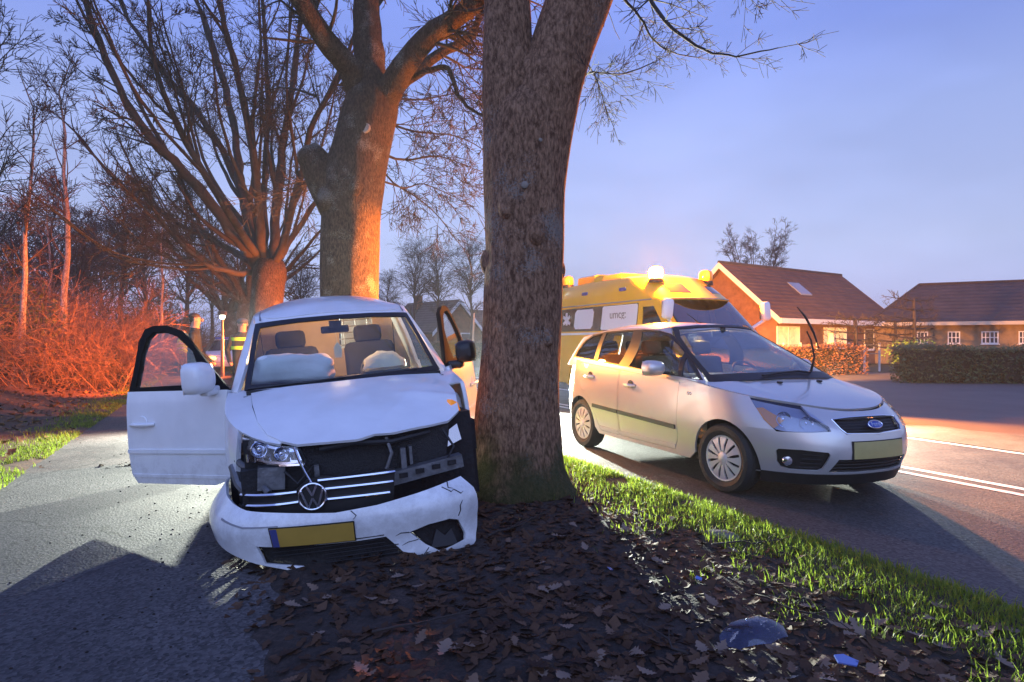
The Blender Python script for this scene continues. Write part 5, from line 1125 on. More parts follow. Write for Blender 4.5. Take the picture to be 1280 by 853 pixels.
    # wipers: one lying, one lifted upright
    mb = MB(); p = [V(CG.P(CG.tx(x, z), z))+V((0, -.02, .012)) for x, z in ((-.30, 1.03), (-.05, 1.05), (.2, 1.06), (.34, 1.045))]; mb.tube(p, .011, 6); mb.build('wiper', black_trim, t)
    b0 = V((.43, 1.10, 1.05)); mb = MB(); mb.sphere(b0, .022, 10, 6)
    mb.tube([b0, b0+V((0, -.045, .16)), b0+V((-.05, -.05, .33)), b0+V((-.085, -.03, .42))], [.013, .011, .009, .007], 7)
    w = mb.build('wiper', black_trim, t); tag(w, 'wiper lifted off the glass and pointing at the sky')
    mb = MB(); mb.tube([b0+V((.02, -.08, .25)), b0+V((-.04, -.075, .40)), b0+V((-.13, -.055, .56)), b0+V((-.22, -.035, .66))], [.006, .012, .012, .005], 6); mb.build('wiper_blade', black_trim, w)
    mb = MB(); mb.tube([(.02, 2.32, 1.575), (.01, 2.40, 1.63), (-.005, 2.52, 1.70)], [.010, .006, .004], 6); mb.rbox((.02, 2.32, 1.582), (.04, .07, .02), .009); mb.build('aerial', black_trim, t)
    # cabin
    mb = MB(); mb.rbox((0, 1.55, .93), (1.50, .62, .20), .06); mb.rbox((.37, 1.66, 1.02), (.42, .3, .10), .05); mb.build('dashboard', cabin_dark, t)
    mb = MB(); c = V((.37, 1.93, .98)); ax = V((0, -.8, .5)).normalized(); uy = ax.cross(V((1, 0, 0)))
    mb.tube([c+(V((1, 0, 0))*cos(a)+uy*sin(a))*.185 for a in [2*pi*k/32 for k in range(33)]], .015, 8, False)
    for a in (.3, 2.84, 4.71): mb.tube([c-ax*.02, c+(V((1, 0, 0))*cos(a)+uy*sin(a))*.18], .018, 6)
    mb.lathe([(.065, -.02), (.06, .01), (.01, .02)], (c, ax), 16); mb.build('steering_wheel', cabin_dark, t)
    for x, y in ((-.37, 2.35), (.37, 2.35), (-.42, 3.25), (0, 3.28), (.42, 3.25)):
        s = bpy.data.objects.new('seat', None); COL.objects.link(s); s.parent = t; s.location = (x, y, .55); w_ = .48 if y < 3 else .40
        a = MB(); a.rbox((0, 0, 0), (w_, .50, .16), .07, 4); a.build('cushion', seat_cloth, s)
        a = MB(); R_ = Matrix.Rotation(-.25, 3, 'X'); a.rbox((0, .26, .35), (w_, .14, .60), .06, 4, R_); a.build('backrest', seat_cloth, s)
        a = MB(); a.rbox((0, .37, .74), (.26, .10, .17), .045, 4, R_); a.build('headrest', seat_cloth, s)
    mb = MB(); mb.rbox((0, 1.93, 1.45), (.24, .03, .065), .02); mb.box((0, 1.90, 1.49), (.03, .06, .06)); mb.build('rear_view_mirror', cabin_dark, t)
    mb = MB(); mb.box((0, 2.6, .30), (1.5, 2.6, .06)); mb.box((0, 1.22, .65), (1.5, .04, .62)); mb.build('floor_pan', cabin_dark, t)
    mb = MB(); panel(mb, lambda x, y: (x, y, cZr(x, y)-.03), [(-.5, 2.1), (.5, 2.1), (.5, 3.8), (-.5, 3.8)], step=.25, thick=.008, flip=True); mb.build('headliner', mat('grey_lining', (.35, .34, .33), .9), t)
    # running gear
    for sg in (-1, 1):
        for y, tn in ((.89, .10 if sg < 0 else .10), (3.53, 0)): tyre_wheel(t, (sg*.785, y, .312), .312, .205, sg, 12, tn)
    mb = MB(); mb.box((0, 2.35, .28), (1.24, 3.4, .22)); mb.box((0, .72, .45), (1.0, .6, .4)); mb.box((0, 3.7, .5), (1.15, 1.0, .5))
    for sd in 'RL':
        g = -1 if sd == 'R' else 1; q = O(CW, (sd, 1.3, .26), (sd, 3.12, .26), (sd, 3.12, .9), (sd, 1.3, .85)); panel(mb, CW.P, q if g > 0 else q, step=.15, thick=.01, off=-.045)
    mb.build('chassis', dark_hole, t)
build_people_carrier()
# ------------------------------------------------------------------ the yellow ambulance
AW = Ring(lut((.3, .94), (.6, .985), (.9, .995), (1.3, .975)), lut((.3, .06), (.5, .0), (.8, .04), (1.0, .16), (1.2, .5)), 5.9, 1.2, 5.5, 3.2, 7, 1.7, 1.2)
AG = Ring(lut((1.2, .98), (1.6, .945), (2.2, .87)), lambda z: .80+(z-1.25)*1.05, 5.88, lambda z: .80+(z-1.25)*1.05+.5, 5.5, 4, 7, 1.3, 1.2)
AR = Ring(lut((2.1, .90), (2.35, .885), (2.55, .83), (2.7, .72)), lambda z: 1.55+(z-2.15)*1.5, 5.86, lambda z: 1.55+(z-2.15)*1.5+.9, 5.4, 2.6, 6, 1.7, 1.2)
def aZb(x, y): return lut((0, .90), (.2, .98), (.6, 1.14), (1.0, 1.27))(y)-.06*(abs(x)/.95)**3
def aZr(x, y): return lut((1.6, 2.30), (2.0, 2.52), (2.6, 2.68), (3.3, 2.73), (5.9, 2.70))(y)-.10*(abs(x)/.8)**2.4
amb_yellow = mat('ambulance_yellow', (.85, .48, .015), .35, 0, .5, var=(3, .04))
amb_glass = glass('dark_window', (.10, .10, .11), 2.0)
white_film = mat('white_film', (.80, .82, .84), .5)
def build_ambulance():
    x0, y0 = W2(8.2, 7.3)
    t = thing('ambulance', 'yellow high-roofed ambulance behind the silver car with a blazing beacon on its roof', 'ambulance', (x0, y0, 0), .446)
    mb = MB()
    for sd in 'RL':
        g = -1 if sd == 'R' else 1
        top = rim(AW, lambda x, y: min(aZb(x, y), 1.25), 0, g*AW.T, 60, 1.0)
        out = top+[(g*AW.T, .42)]+O(AW, (sd, 5.1, .42))+arch(AW, sd, 4.55, .36, .42, 0, 180)+O(AW, (sd, 4.0, .38), (sd, 1.6, .38))+arch(AW, sd, .98, .36, .42, 0, 180)+O(AW, (sd, .5, .35))+[(0, .35)]
        panel(mb, AW.P, out, step=.1, thick=.03)
        # cab pillar, roof rail
        o2 = O(AG, ('x', g*.93, 1.22), ('x', g*.90, 1.4), ('x', g*.86, 1.75), ('x', g*.80, 2.16), (sd, 5.4, 2.16))+[(g*AG.T, 2.16), (g*AG.T, 1.22)]+O(AG, (sd, 5.4, 1.22), (sd, 1.5, 1.22))
        cabw = O(AG, (sd, 1.40, 1.32), (sd, 2.35, 1.32), (sd, 2.35, 2.02), (sd, 2.02, 2.02), (sd, 1.75, 1.72))
        sidew = O(AG, (sd, 2.48, 1.58), (sd, 5.55, 1.58), (sd, 5.55, 2.10), (sd, 2.48, 2.10))
        panel(mb, AG.P, o2, [cabw, sidew], step=.1, thick=.03, off=.002)
        tp = rim(AR, aZr, 0, g*AR.T, 50, 2.5); panel(mb, AR.P, [(0, 2.14)]+tp+[(g*AR.T, 2.14)], step=.1, thick=.02)
    panel(mb, lambda x, y: (x, y, aZr(x, y)), [AR.P(a, b)[:2] for a, b in rim(AR, aZr, -AR.T*.998, AR.T*.998, 120, 2.5)], step=.12, thick=.02, off=.001)
    panel(mb, lambda x, y: (x, y, aZb(x, y)), [AW.P(a, b)[:2] for a, b in rim(AW, aZb, -AW.ty(1.1, 1.2), AW.ty(1.1, 1.2), 60, 1.0)], step=.1, thick=.02)
    mb.build('body', amb_yellow, t, 40)
    for sd in 'RL':
        g = -1 if sd == 'R' else 1
        mb = MB(); panel(mb, AG.P, O(AG, (sd, 1.40, 1.32), (sd, 2.35, 1.32), (sd, 2.35, 2.02), (sd, 2.02, 2.02), (sd, 1.75, 1.72)), step=.1, thick=.005, off=-.012); mb.build('cab_window', amb_glass, t, 60)
        mb = MB(); panel(mb, AG.P, O(AG, (sd, 2.48, 1.58), (sd, 5.55, 1.58), (sd, 5.55, 2.10), (sd, 2.48, 2.10)), step=.12, thick=.008, off=-.006); sw = mb.build('side_window', mat('dark_side_glass', (.05, .03, .025), .12, 0, .6), t, 60)
        def film(q, nm='window_film'):
            m_ = MB(); panel(m_, AG.P, O(AG, *[(sd, a, b) for a, b in q]), step=.1, thick=.003, off=.004); return m_.build(nm, white_film, sw, 60)
        def rr(a0, a1, b0, b1, r=.07): return [(a0+r, b0), (a1-r, b0), (a1, b0+r), (a1, b1-r), (a1-r, b1), (a0+r, b1), (a0, b1-r), (a0, b0+r)]
        film(rr(2.45+.05, 3.70, 1.60, 2.09, .03)); film(rr(4.02, 4.78, 1.63, 2.06))
        x_ = g*(AG.P(AG.ty(3.1, 1.88), 1.88)[0])
        text('lettering', 'umcg:', .24, mat('letter_grey', (.25, .24, .23), .6), sw, (x_+g*.012, 3.12, 1.90), (pi/2, 0, -pi/2 if g < 0 else pi/2), .002)
        mb = MB()
        for k in range(3):
            a = k*pi/3+pi/2; mb.prism([(-.17, -.035), (.17, -.035), (.17, .035), (-.17, .035)], .004+.001*k, (g*(AG.P(AG.ty(5.1, 1.84), 1.84)[0])*1+g*(.006+.001*k) if False else g*(abs(AG.P(AG.ty(5.1, 1.84), 1.84)[0])+.004), 5.12, 1.84), (0, cos(a)*g, sin(a)), (0, -sin(a)*g, cos(a)))
        mb.build('star_of_life', white_film, sw, 0)
        mb = MB(); panel(mb, AG.P, O(AG, (sd, 2.4, 1.50), (sd, 5.7, 1.50), (sd, 5.7, 1.55), (sd, 2.4, 1.55)), step=.15, thick=.004, off=.006); mb.build('white_stripe', white_film, t, 60)
        mb = MB(); panel(mb, AW.P, O(AW, (sd, 1.7, .75), (sd, 3.9, .75), (sd, 3.9, 1.0), (sd, 1.7, 1.0)), step=.15, thick=.004, off=.004); mb.build('blue_stripe', mat('stripe_blue', (.02, .06, .35), .4), t, 60); pass
        c = V((g*1.16, 1.30, 1.93)); mb = MB(); mb.rbox(c, (.20, .12, .36), .05, 4, Matrix.Rotation(-g*.12, 3, 'Y')); mb.tube([c+V((0, 0, -.15)), (g*.96, 1.42, 1.62)], .03, 8); m_ = mb.build('door_mirror', white_film, t, 50)
        mb = MB(); mb.prism([(-.08, -.15), (.08, -.15), (.08, .15), (-.08, .15)], .004, c+V((0, .064, 0)), (-1, 0, 0), (0, 0, 1)); mb.build('mirror_glass', mirror_m, m_, 0)
        q = [('R', .55, .98), ('x', -.82, .97), ('x', -.60, .86), ('x', -.60, .70), ('R', .35, .72)]; H = O(AW, *q); H = H if g < 0 else mirror_pts(H)
        mb = MB(); panel(mb, AW.P, H, step=.08, thick=.02, off=.006); mb.build('headlight', mat('lit_headlamp', (.9, .9, .9), .2, emit=(1, .97, .85), estr=3), t, 60)
    W0 = O(AG, ('x', -.90, 1.27), ('x', 0, 1.22), ('x', .90, 1.27), ('x', .85, 1.7), ('x', .775, 2.13), ('x', 0, 2.16), ('x', -.775, 2.13), ('x', -.85, 1.7))
    mb = MB(); panel(mb, AG.P, W0, step=.1, thick=.005); mb.build('windscreen', glass('amb_windscreen', (.6, .6, .6), 6), t, 60)
    gr = O(AW, ('x', -.45, .93), ('x', .45, .93), ('x', .40, .62), ('x', -.40, .62)); mb = MB(); panel(mb, AW.P, gr, step=.1, thick=.01, off=.01); g_ = mb.build('grille', black_trim, t)
    for k in range(4): mb = MB(); mb.box((0, AW.yF(.68+k*.065)-.015, .68+k*.065), (.84, .012, .018)); mb.build('grille_bar', chrome, g_)
    mb = MB(); panel(mb, AW.P, O(AW, ('R', .5, .36), ('x', -.6, .34), ('x', .6, .34), ('L', .5, .36), ('L', .5, .52), ('x', 0, .55), ('R', .5, .52)), step=.1, thick=.03, off=.02); mb.build('bumper', black_trim, t)
    mb = MB(); mb.box((0, 3.2, .55), (1.5, 5.0, .3)); mb.box((0, 1.6, 1.15), (1.7, .7, .2)); mb.box((0, 2.6, 1.6), (1.75, .04, 1.0))
    for x in (-.45, .45): mb.rbox((x, 2.15, 1.3), (.5, .16, .75), .06); mb.rbox((x, 2.18, 1.78), (.28, .12, .2), .05)
    mb.build('cab_interior', seat_cloth, t)
    mb = MB(); mb.rings([[(x*k, y*k2, z) for x, y in [(-.45, 4.7), (.45, 4.7), (.45, 5.4), (-.45, 5.4)]] for k, k2, z in ((1, 1, 2.69), (.97, 1, 2.84), (.8, 1, 2.88))]); mb.build('roof_unit', amb_yellow, t, 30)
    mb = MB(); mb.rings([[(x*k, y, z) for x, y in [(-.5, 3.6+d), (.5, 3.6+d), (.5, 4.3-d), (-.5, 4.3-d)]] for k, d, z in ((1, 0, 2.70), (.95, .05, 2.80), (.8, .1, 2.82))]); mb.build('roof_hatch', amb_yellow, t, 30)
    # roof-front windows
    for a, b in ((.25, .62), (-.62, -.25)):
        mb = MB(); panel(mb, AR.P, O(AR, ('x', a, 2.27), ('x', b, 2.27), ('x', b*.97, 2.46), ('x', a*.97, 2.46))if a > 0 else O(AR, ('x', a, 2.27), ('x', b, 2.27), ('x', b*.97, 2.46), ('x', a*.97, 2.46)), step=.08, thick=.004, off=.004); mb.build('roof_window', mat('dark_side_glass'), t)
    # roof seam, rain gutter, cab window rubbers, blue side flashers, wipers
    for sd in 'RL':
        g = -1 if sd == 'R' else 1
        mb = MB(); mb.tube([V(AR.P(g*AR.T*k/40, 2.15))*1.0+V((0, 0, 0)) for k in range(0, 38)], .014, 6); mb.build('roof_gutter', mat('seam_grey'), t)
        for y in (3.0, 4.4):
            mb = MB(); p = AR.P(AR.ty(y, 2.40), 2.40); mb.rbox((g*(abs(p[0])+.012), y, 2.40), (.03, .22, .07), .012); mb.build('side_flasher', blue_oval, t)
        for y in (2.42, 3.9):
            mb = MB(); mb.tube([V((g*(abs(AW.P(AW.ty(y, z), z)[0])+.003), y, z)) for z in (.5, .8, 1.1, 1.24)], .006, 5); mb.build('door_seam', black_trim, t)
        mb = MB(); x_ = g*abs(AW.P(AW.ty(2.2, 1.12), 1.12)[0]); mb.rbox((x_+g*.02, 2.2, 1.12), (.04, .20, .05), .018); mb.build('door_handle', black_trim, t)
    for x0 in (-.5, .15): mb = MB(); mb.tube([V(AG.P(AG.tx(x0+.4*k/4, 1.33+.04*k), 1.33+.04*k))+V((0, -.02, .01)) for k in range(5)], .012, 5); mb.build('wiper', black_trim, t)
    # beacons
    lit = mat('beacon_lit', (1, .6, .1), .4, emit=(1.0, .50, .06), estr=13)
    nb = lit.node_tree; ts = nb.nodes.new('ShaderNodeBsdfTransparent'); ts.inputs[0].default_value = (1, .75, .35, 1); mxb = nb.nodes.new('ShaderNodeMixShader'); mxb.inputs[0].default_value = .5     # clear amber dome: the lamp inside shines out
    nb.links.new(nb.nodes['Principled BSDF'].outputs[0], mxb.inputs[1]); nb.links.new(ts.outputs[0], mxb.inputs[2]); nb.links.new(mxb.outputs[0], nb.nodes['Material Output'].inputs[0])
    for x, y, z, m_ in ((-.62, 2.30, 2.50, lit), (.62, 2.30, 2.50, amber), (-.6, 5.6, 2.64, amber)):
        b = bpy.data.objects.new('beacon', None); COL.objects.link(b); b.parent = t; b.location = (x, y, z)
        mb = MB(); mb.lathe([(.14, -.02), (.14, .05), (.13, .06)], n=20); mb.build('base', black_trim, b)
        mb = MB(); mb.lathe([(.12, .06), (.135, .09), (.135, .20), (.115, .25), (.06, .28), (.001, .285)], n=20); mb.build('dome', m_, b)
    L = light('beacon_light', 'POINT', (-.62, 2.30, 2.68), 13000, (1, .34, .03), .09); L.parent = t
    fl = bpy.data.objects.new('work_lamp', None); COL.objects.link(fl); fl.parent = t; fl.location = (-.92, 5.55, 2.56)
    mb = MB(); mb.rbox((0, 0, 0), (.10, .20, .14), .02); mb.build('lamp_body', black_trim, fl)
    mb = MB(); mb.box((-.052, 0, 0), (.006, .17, .11)); mb.build('lamp_face', mat('work_lamp_lit', (1, 1, 1), .4, emit=(.85, .95, 1), estr=40), fl)
    for x, y in ((-.83, .98), (.83, .98), (-.83, 4.55), (.83, 4.55)): tyre_wheel(t, (x, y, .35), .35, .22, -1 if x < 0 else 1, 6)
build_ambulance()
# ------------------------------------------------------------------ houses across the road
brick_red = mat('brick_red', (.17, .075, .045), .9, var=(3, .3), bump=(40, .3))
brick_tan = mat('brick_tan', (.24, .17, .10), .9, var=(3, .25), bump=(40, .3))
def tile_mat(name, c):
    m = mat(name, c, .8, var=(1.5, .3))
    nt = m.node_tree; N = nt.nodes.new; L = nt.links.new; t = N('ShaderNodeTexCoord'); w = N('ShaderNodeTexWave'); w.wave_type = 'BANDS'; w.bands_direction = 'Z'; w.inputs['Scale'].default_value = 1.4; w.inputs['Distortion'].default_value = .4
    L(t.outputs['Object'], w.inputs[0]); k = N('ShaderNodeBump'); k.inputs['Strength'].default_value = .6; k.inputs['Distance'].default_value = .05; L(w.outputs[0], k.inputs['Height']); L(k.outputs[0], nt.nodes['Principled BSDF'].inputs['Normal'])
    return m
tile_red = tile_mat('roof_tile_red', (.11, .048, .032)); tile_dark = tile_mat('roof_tile_dark', (.05, .04, .042))
white_wood = mat('white_wood', (.72, .72, .70), .5, var=(3, .08))
pane_dark = mat('window_glass_dark', (.03, .035, .04), .08, 0, .4)
lamp_room = mat('lit_room', (.8, .6, .35), .8, var=(2.2, .5), emit=(1, .58, .22), estr=.55)
curtain = mat('curtain', (.55, .50, .44), .9)
class House:
    """front = p0 -> p1 along the eaves (z up), depth away from the viewer"""
    def __init__(s, t, p0, p1):
        s.t = t; s.o = V((p0[0], p0[1], 0)); d = V((p1[0]-p0[0], p1[1]-p0[1], 0)); s.L = d.length; s.x = d.normalized(); s.n = V((-s.x.y, s.x.x, 0))
    def p(s, a, b, z): return s.o+s.x*a+s.n*b+V((0, 0, z))
    def hex(s, mb, a0, a1, b0, b1, z0, z1, mi=0):
        q = [s.p(a, b, z) for z in (z0, z1) for a, b in ((a0, b0), (a1, b0), (a1, b1), (a0, b1))]
        mb.add(q, [(3, 2, 1, 0), (4, 5, 6, 7), (0, 1, 5, 4), (1, 2, 6, 5), (2, 3, 7, 6), (3, 0, 4, 7)], mi)
    def window(s, a0, a1, z0, z1, lit=False, bars=(1, 0), b=-.0, name='window'):
        mb = MB(); f = .055
        for q in ((a0, a1, z0, z0+f), (a0, a1, z1-f, z1), (a0, a0+f, z0+f, z1-f), (a1-f, a1, z0+f, z1-f)): s.hex(mb, q[0], q[1], b-.05, b+.03, q[2], q[3])
        for k in range(bars[0]): m = a0+(a1-a0)*(k+1)/(bars[0]+1); s.hex(mb, m-f*.45, m+f*.45, b-.045, b+.02, z0+f, z1-f)
        for k in range(bars[1]): m = z0+(z1-z0)*(k+1)/(bars[1]+1); s.hex(mb, a0+f, a1-f, b-.04, b+.015, m-f*.4, m+f*.4)
        w = mb.build(name, white_wood, s.t, 0)
        mb = MB(); s.hex(mb, a0+f*.5, a1-f*.5, b-.012, b+.004, z0+f*.5, z1-f*.5); mb.build('pane', lamp_room if lit else pane_dark, w, 0)
        mb = MB(); s.hex(mb, a0-.05, a1+.05, b-.09, b-.002, z0-.06, z0-.004); mb.build('sill', white_wood, w, 0)
        return w
    def along(s, px): # distance along the eaves seen in picture column px
        k = (px-640)/780; return (k*s.o.y-s.o.x)/(s.x.x-k*s.x.y)
def house_red():
    p0, p1 = (13.8, 32.5), (23.6, 39.0); t = thing('house', 'orange lit brick house with a steep tiled roof, white gable boards and a skylight', 'house', (13.8, 32.5, 0)); o = V(t.location)
    H = House(t, (0, 0), (p1[0]-p0[0], p1[1]-p0[1])); H.o = V((0, 0, 0)); L = H.L; D = 6.6; ze = 2.6; zr = 5.65
    mb = MB(); H.hex(mb, .0, L, 0, D, 0, ze)
    for a in (.0, L): mb.add([H.p(a, 0, ze), H.p(a, D, ze), H.p(a, D/2, zr-.1), H.p(a+.02, 0, ze), H.p(a+.02, D, ze), H.p(a+.02, D/2, zr-.1)], [(0, 1, 2), (3, 5, 4), (0, 2, 5, 3), (1, 4, 5, 2)])
    mb.build('wall', brick_red, t, 0)
    mb = MB()
    for b0, b1 in ((-.45, D/2), (D+.45, D/2)):
        q = []
        for dz in (0, .14): q += [H.p(-.45, b0, ze-.18+dz), H.p(L+.45, b0, ze-.18+dz), H.p(L+.45, b1, zr+dz), H.p(-.45, b1, zr+dz)]
        mb.add(q, [(3, 2, 1, 0), (4, 5, 6, 7), (0, 1, 5, 4), (1, 2, 6, 5), (2, 3, 7, 6), (3, 0, 4, 7)])
    rf = mb.build('roof', tile_red, t, 0)
    mb = MB(); mb.tube([H.p(-.46, D/2, zr+.15), H.p(L+.46, D/2, zr+.15)], .09, 8); mb.build('ridge', tile_dark, rf)
    for a in (-.47, L+.45):
        for b0 in (-.45, D+.45):
            mb = MB(); q = [H.p(a+e, b, z) for e in (0, .03) for b, z in ((b0, ze-.36), (b0, ze-.02), (D/2, zr+.13), (D/2, zr-.20))]; mb.add(q, [(0, 1, 2, 3), (7, 6, 5, 4), (0, 4, 5, 1), (1, 5, 6, 2), (2, 6, 7, 3), (3, 7, 4, 0)]); mb.build('bargeboard', white_wood, t, 0)
    mb = MB(); H.hex(mb, -.45, L+.45, -.58, -.44, ze-.32, ze-.06); mb.build('gutter', white_wood, t, 0)
    mb = MB(); k = (zr-ze+.18)/(D/2+.45)
    a0 = 4.2; q = [H.p(a, b, ze-.18+.14+k*(b+.45)+e) for e in (0, .07) for a, b in ((a0, 1.25), (a0+1.15, 1.25), (a0+1.15, 2.1), (a0, 2.1))]; mb.add(q, [(3, 2, 1, 0), (4, 5, 6, 7), (0, 1, 5, 4), (1, 2, 6, 5), (2, 3, 7, 6), (3, 0, 4, 7)]); mb.build('skylight', mat('skylight_glass', (.25, .27, .30), .1, 0, .5), rf, 0)
    A = lambda px: (lambda kk: (kk*o.y-o.x)/(H.x.x-kk*H.x.y))((px-640)/780)
    H.window(A(971), A(999), .35, 2.15, True, (1, 0)); H.window(A(1029.5), A(1042.5), .95, 2.15, True, (0, 0)); H.window(A(1043), A(1057.5), .95, 2.15, True, (0, 0)); H.window(A(1080), A(1092), .85, 2.1, False, (0, 1))
    mb = MB(); H.hex(mb, A(1105), A(1112), -.02, .03, .05, 2.05); d = mb.build('door', pane_dark, t, 0)
    mb = MB(); H.hex(mb, A(1103), A(1105), -.06, .0, .0, 2.15); H.hex(mb, A(1112), A(1114), -.06, .0, .0, 2.15); H.hex(mb, A(1105), A(1112), -.06, .0, 2.05, 2.15); mb.build('door_frame', white_wood, d, 0)
    mb = MB(); H.hex(mb, A(1102), A(1134), -1.0, .1, 2.18, 2.42); mb.build('porch_roof', white_wood, t, 0)
    mb = MB(); H.hex(mb, A(1103.0), A(1103.8), -.9, -.8, .0, 2.18); mb.build('porch_post', white_wood, t, 0)
    mb = MB(); H.hex(mb, L, L+2.8, 0, 3.5, 0, 2.35); mb.build('annex', brick_tan, t, 0)
    H.window(A(1119), A(1126.5), .95, 1.95, False, (0, 0), name='annex_window')
house_red()
def house_tan():
    p0, p1 = (22.1, 38.0), (35.5, 30.8); t = thing('house', 'long low tan brick house with a dark hipped roof on the right', 'house', (p0[0], p0[1], 0)); o = V(t.location)
    H = House(t, (0, 0), (p1[0]-p0[0], p1[1]-p0[1])); H.o = V((0, 0, 0)); L = H.L; D = 8; ze = 2.5; zr = 5.0; hip = 2.6
    mb = MB(); H.hex(mb, 0, L, 0, D, 0, ze); mb.build('wall', brick_tan, t, 0)
    e = .5; mb = MB(); q = [H.p(-e, -e, ze-.1), H.p(L+e, -e, ze-.1), H.p(L+e, D+e, ze-.1), H.p(-e, D+e, ze-.1), H.p(hip, D/2, zr), H.p(L-hip, D/2, zr)]
    mb.add(q, [(0, 1, 5, 4), (1, 2, 5), (2, 3, 4, 5), (3, 0, 4), (3, 2, 1, 0)]); rf = mb.build('roof', tile_dark, t, 0)
    mb = MB(); mb.tube([H.p(hip, D/2, zr+.02), H.p(L-hip, D/2, zr+.02)], .08, 8); mb.tube([H.p(-e, -e, ze-.08), H.p(hip, D/2, zr+.02)], .07, 8); mb.build('ridge', tile_dark, rf)
    mb = MB(); H.hex(mb, -e, L+e, -e-.1, -e+.005, ze-.22, ze-.02); mb.build('gutter', mat('gutter_cream', (.5, .45, .35), .5), t, 0)
    A = lambda px: (lambda kk: (kk*o.y-o.x)/(H.x.x-kk*H.x.y))((px-640)/780)
    for a, b in ((1146, 1160), (1184.5, 1200), (1226.5, 1248), (1273, 1294)): H.window(A(a), A(b), 1.22, 1.92, False, (3 if b-a > 20 else 2, 1))
house_tan()
def far_house(loc, rz, w, d, ze, zr, wall, roof, label, chimney):
    t = thing('house', label, 'house', loc, rz); mb = MB(); mb.box((0, 0, ze/2), (w, d, ze))
    mb.add([(-w/2, -d/2, ze), (w/2, -d/2, ze), (0, -d/2, zr-.1), (-w/2, d/2, ze), (w/2, d/2, ze), (0, d/2, zr-.1)], [(0, 1, 2), (3, 5, 4), (0, 2, 5, 3), (1, 4, 5, 2)]); mb.build('wall', wall, t, 0)
    mb = MB()
    for g in (-1, 1):
        q = [(g*(w/2+.4), y, ze-.25+e) for e in (0, .15) for y in (-d/2-.4, d/2+.4)]+[(0, y, zr+e) for e in (0, .15) for y in (-d/2-.4, d/2+.4)]
        mb.add(q, [(0, 1, 5, 4), (2, 6, 7, 3), (0, 4, 6, 2), (1, 3, 7, 5), (0, 2, 3, 1)])
    rf = mb.build('roof', roof, t, 0)
    if chimney: mb = MB(); mb.box((chimney[0], chimney[1], zr+.1), (.6, .6, 1.3)); mb.build('chimney', wall, rf, 0)
    for g in (-1, 1):
        mb = MB(); q = [(g*x, -d/2-.42+e, z) for e in (0, .04) for x, z in ((w/2+.4, ze-.45), (w/2+.4, ze-.1), (0, zr+.15), (0, zr-.2))]; mb.add(q, [(0, 1, 2, 3), (7, 6, 5, 4), (0, 4, 5, 1), (1, 5, 6, 2), (2, 6, 7, 3), (3, 7, 4, 0)]); mb.build('bargeboard', white_wood, t, 0)
    mb = MB(); mb.box((.9, -d/2-.02, 1.5), (1.2, .06, 1.2)); wn_ = mb.build('window', white_wood, t, 0); mb = MB(); mb.box((.9, -d/2-.06, 1.5), (1.0, .03, 1.0)); mb.build('pane', pane_dark, wn_, 0)
far_house(at(541, 426.5, 58)*1.0-V((0, 0, 1.37)), .75, 5.2, 7.5, 2.2, 4.9, brick_red, tile_dark, 'small red brick house with a chimney seen between the van and the near oak', (-.6, 1.5))
far_house(at(588, 426.5, 64)-V((0, 0, 1.37)), 1.65, 6, 9, 2.4, 4.4, brick_red, tile_dark, 'grey roofed barn beside the near oak, right of the small brick house', None)

# hedges and planting
hedge_leaf = mat('hedge_leaf', (.085, .10, .03), .6, var=(1.5, .5)); hedge_red = mat('hedge_red_leaf', (.16, .075, .04), .8, var=(1.5, .4)); twig_core = mat('hedge_core', (.02, .018, .012), .95, bump=(9, .8))
def hedge(p0, p1, w, h, n, m, label, seed):
    d = V((p1[0]-p0[0], p1[1]-p0[1], 0)); L = d.length; t = thing('hedge', label, 'hedge', (p0[0], p0[1], 0), atan2(d.y, d.x)); rn = random.Random(seed)
    mb = MB(); mb.rbox((L/2, w/2, h*.47), (L-.3, w-.3, h*.9), .12); mb.build('core', twig_core, t)
    mb = MB()
    for k in range(n):
        f = rn.random(); x = rn.uniform(0, L); u_ = rn.random()
        if u_ < .5: p = V((x, .14-.16*rn.random()**2+.05*sin(x*2.3), rn.uniform(0, h)))
        elif u_ < .9: p = V((x, rn.uniform(0, w), h*(.97+.05*sin(x*1.7)+.05*rn.gauss(0, 1))))
        else: p = V((rn.choice((0, L))+rn.gauss(0, .05), rn.uniform(0, w), rn.uniform(0, h)))
        a = rv(rn).normalized(); b = a.orthogonal().normalized(); s = rn.uniform(.03, .075); mb.add([p-a*s, p+b*s*.45, p+a*s, p-b*s*.45], [(0, 1, 2, 3)])
    mb.build('leaves', m, t, 0)
hedge((12.75, 20.3), (21, 19.2), .9, 1.16, 9000, hedge_leaf, 'clipped green hedge in front of the tan house', 5)
hedge((9.0, 24.0), (14.6, 25.6), .7, 1.15, 5500, hedge_red, 'low rusty brown hedge in front of the orange lit house', 6)
hedge((-7.2, 44), (1.5, 46), .9, 1.35, 3500, hedge_red, 'hedge with red light in its colour before the small brick house', 8)  # the red light on this hedge is put into its leaf colour
mb = MB(); rn = random.Random(3)
for k in range(5): leaf_blob(mb, (rn.uniform(-.5, .5), rn.uniform(-.3, .3), .2), (.7, .6, .95), 220, rn, .07)
o = mb.build('garden_bush', mat('bright_leaf', (.10, .20, .03), .6, var=(2, .4)), None, 0); o.location = (10.55, 21.6, 0); o.location = (15.0, 23.6, .35); tag(o, 'bright green bush behind the hedge at the tan house', 'bush')
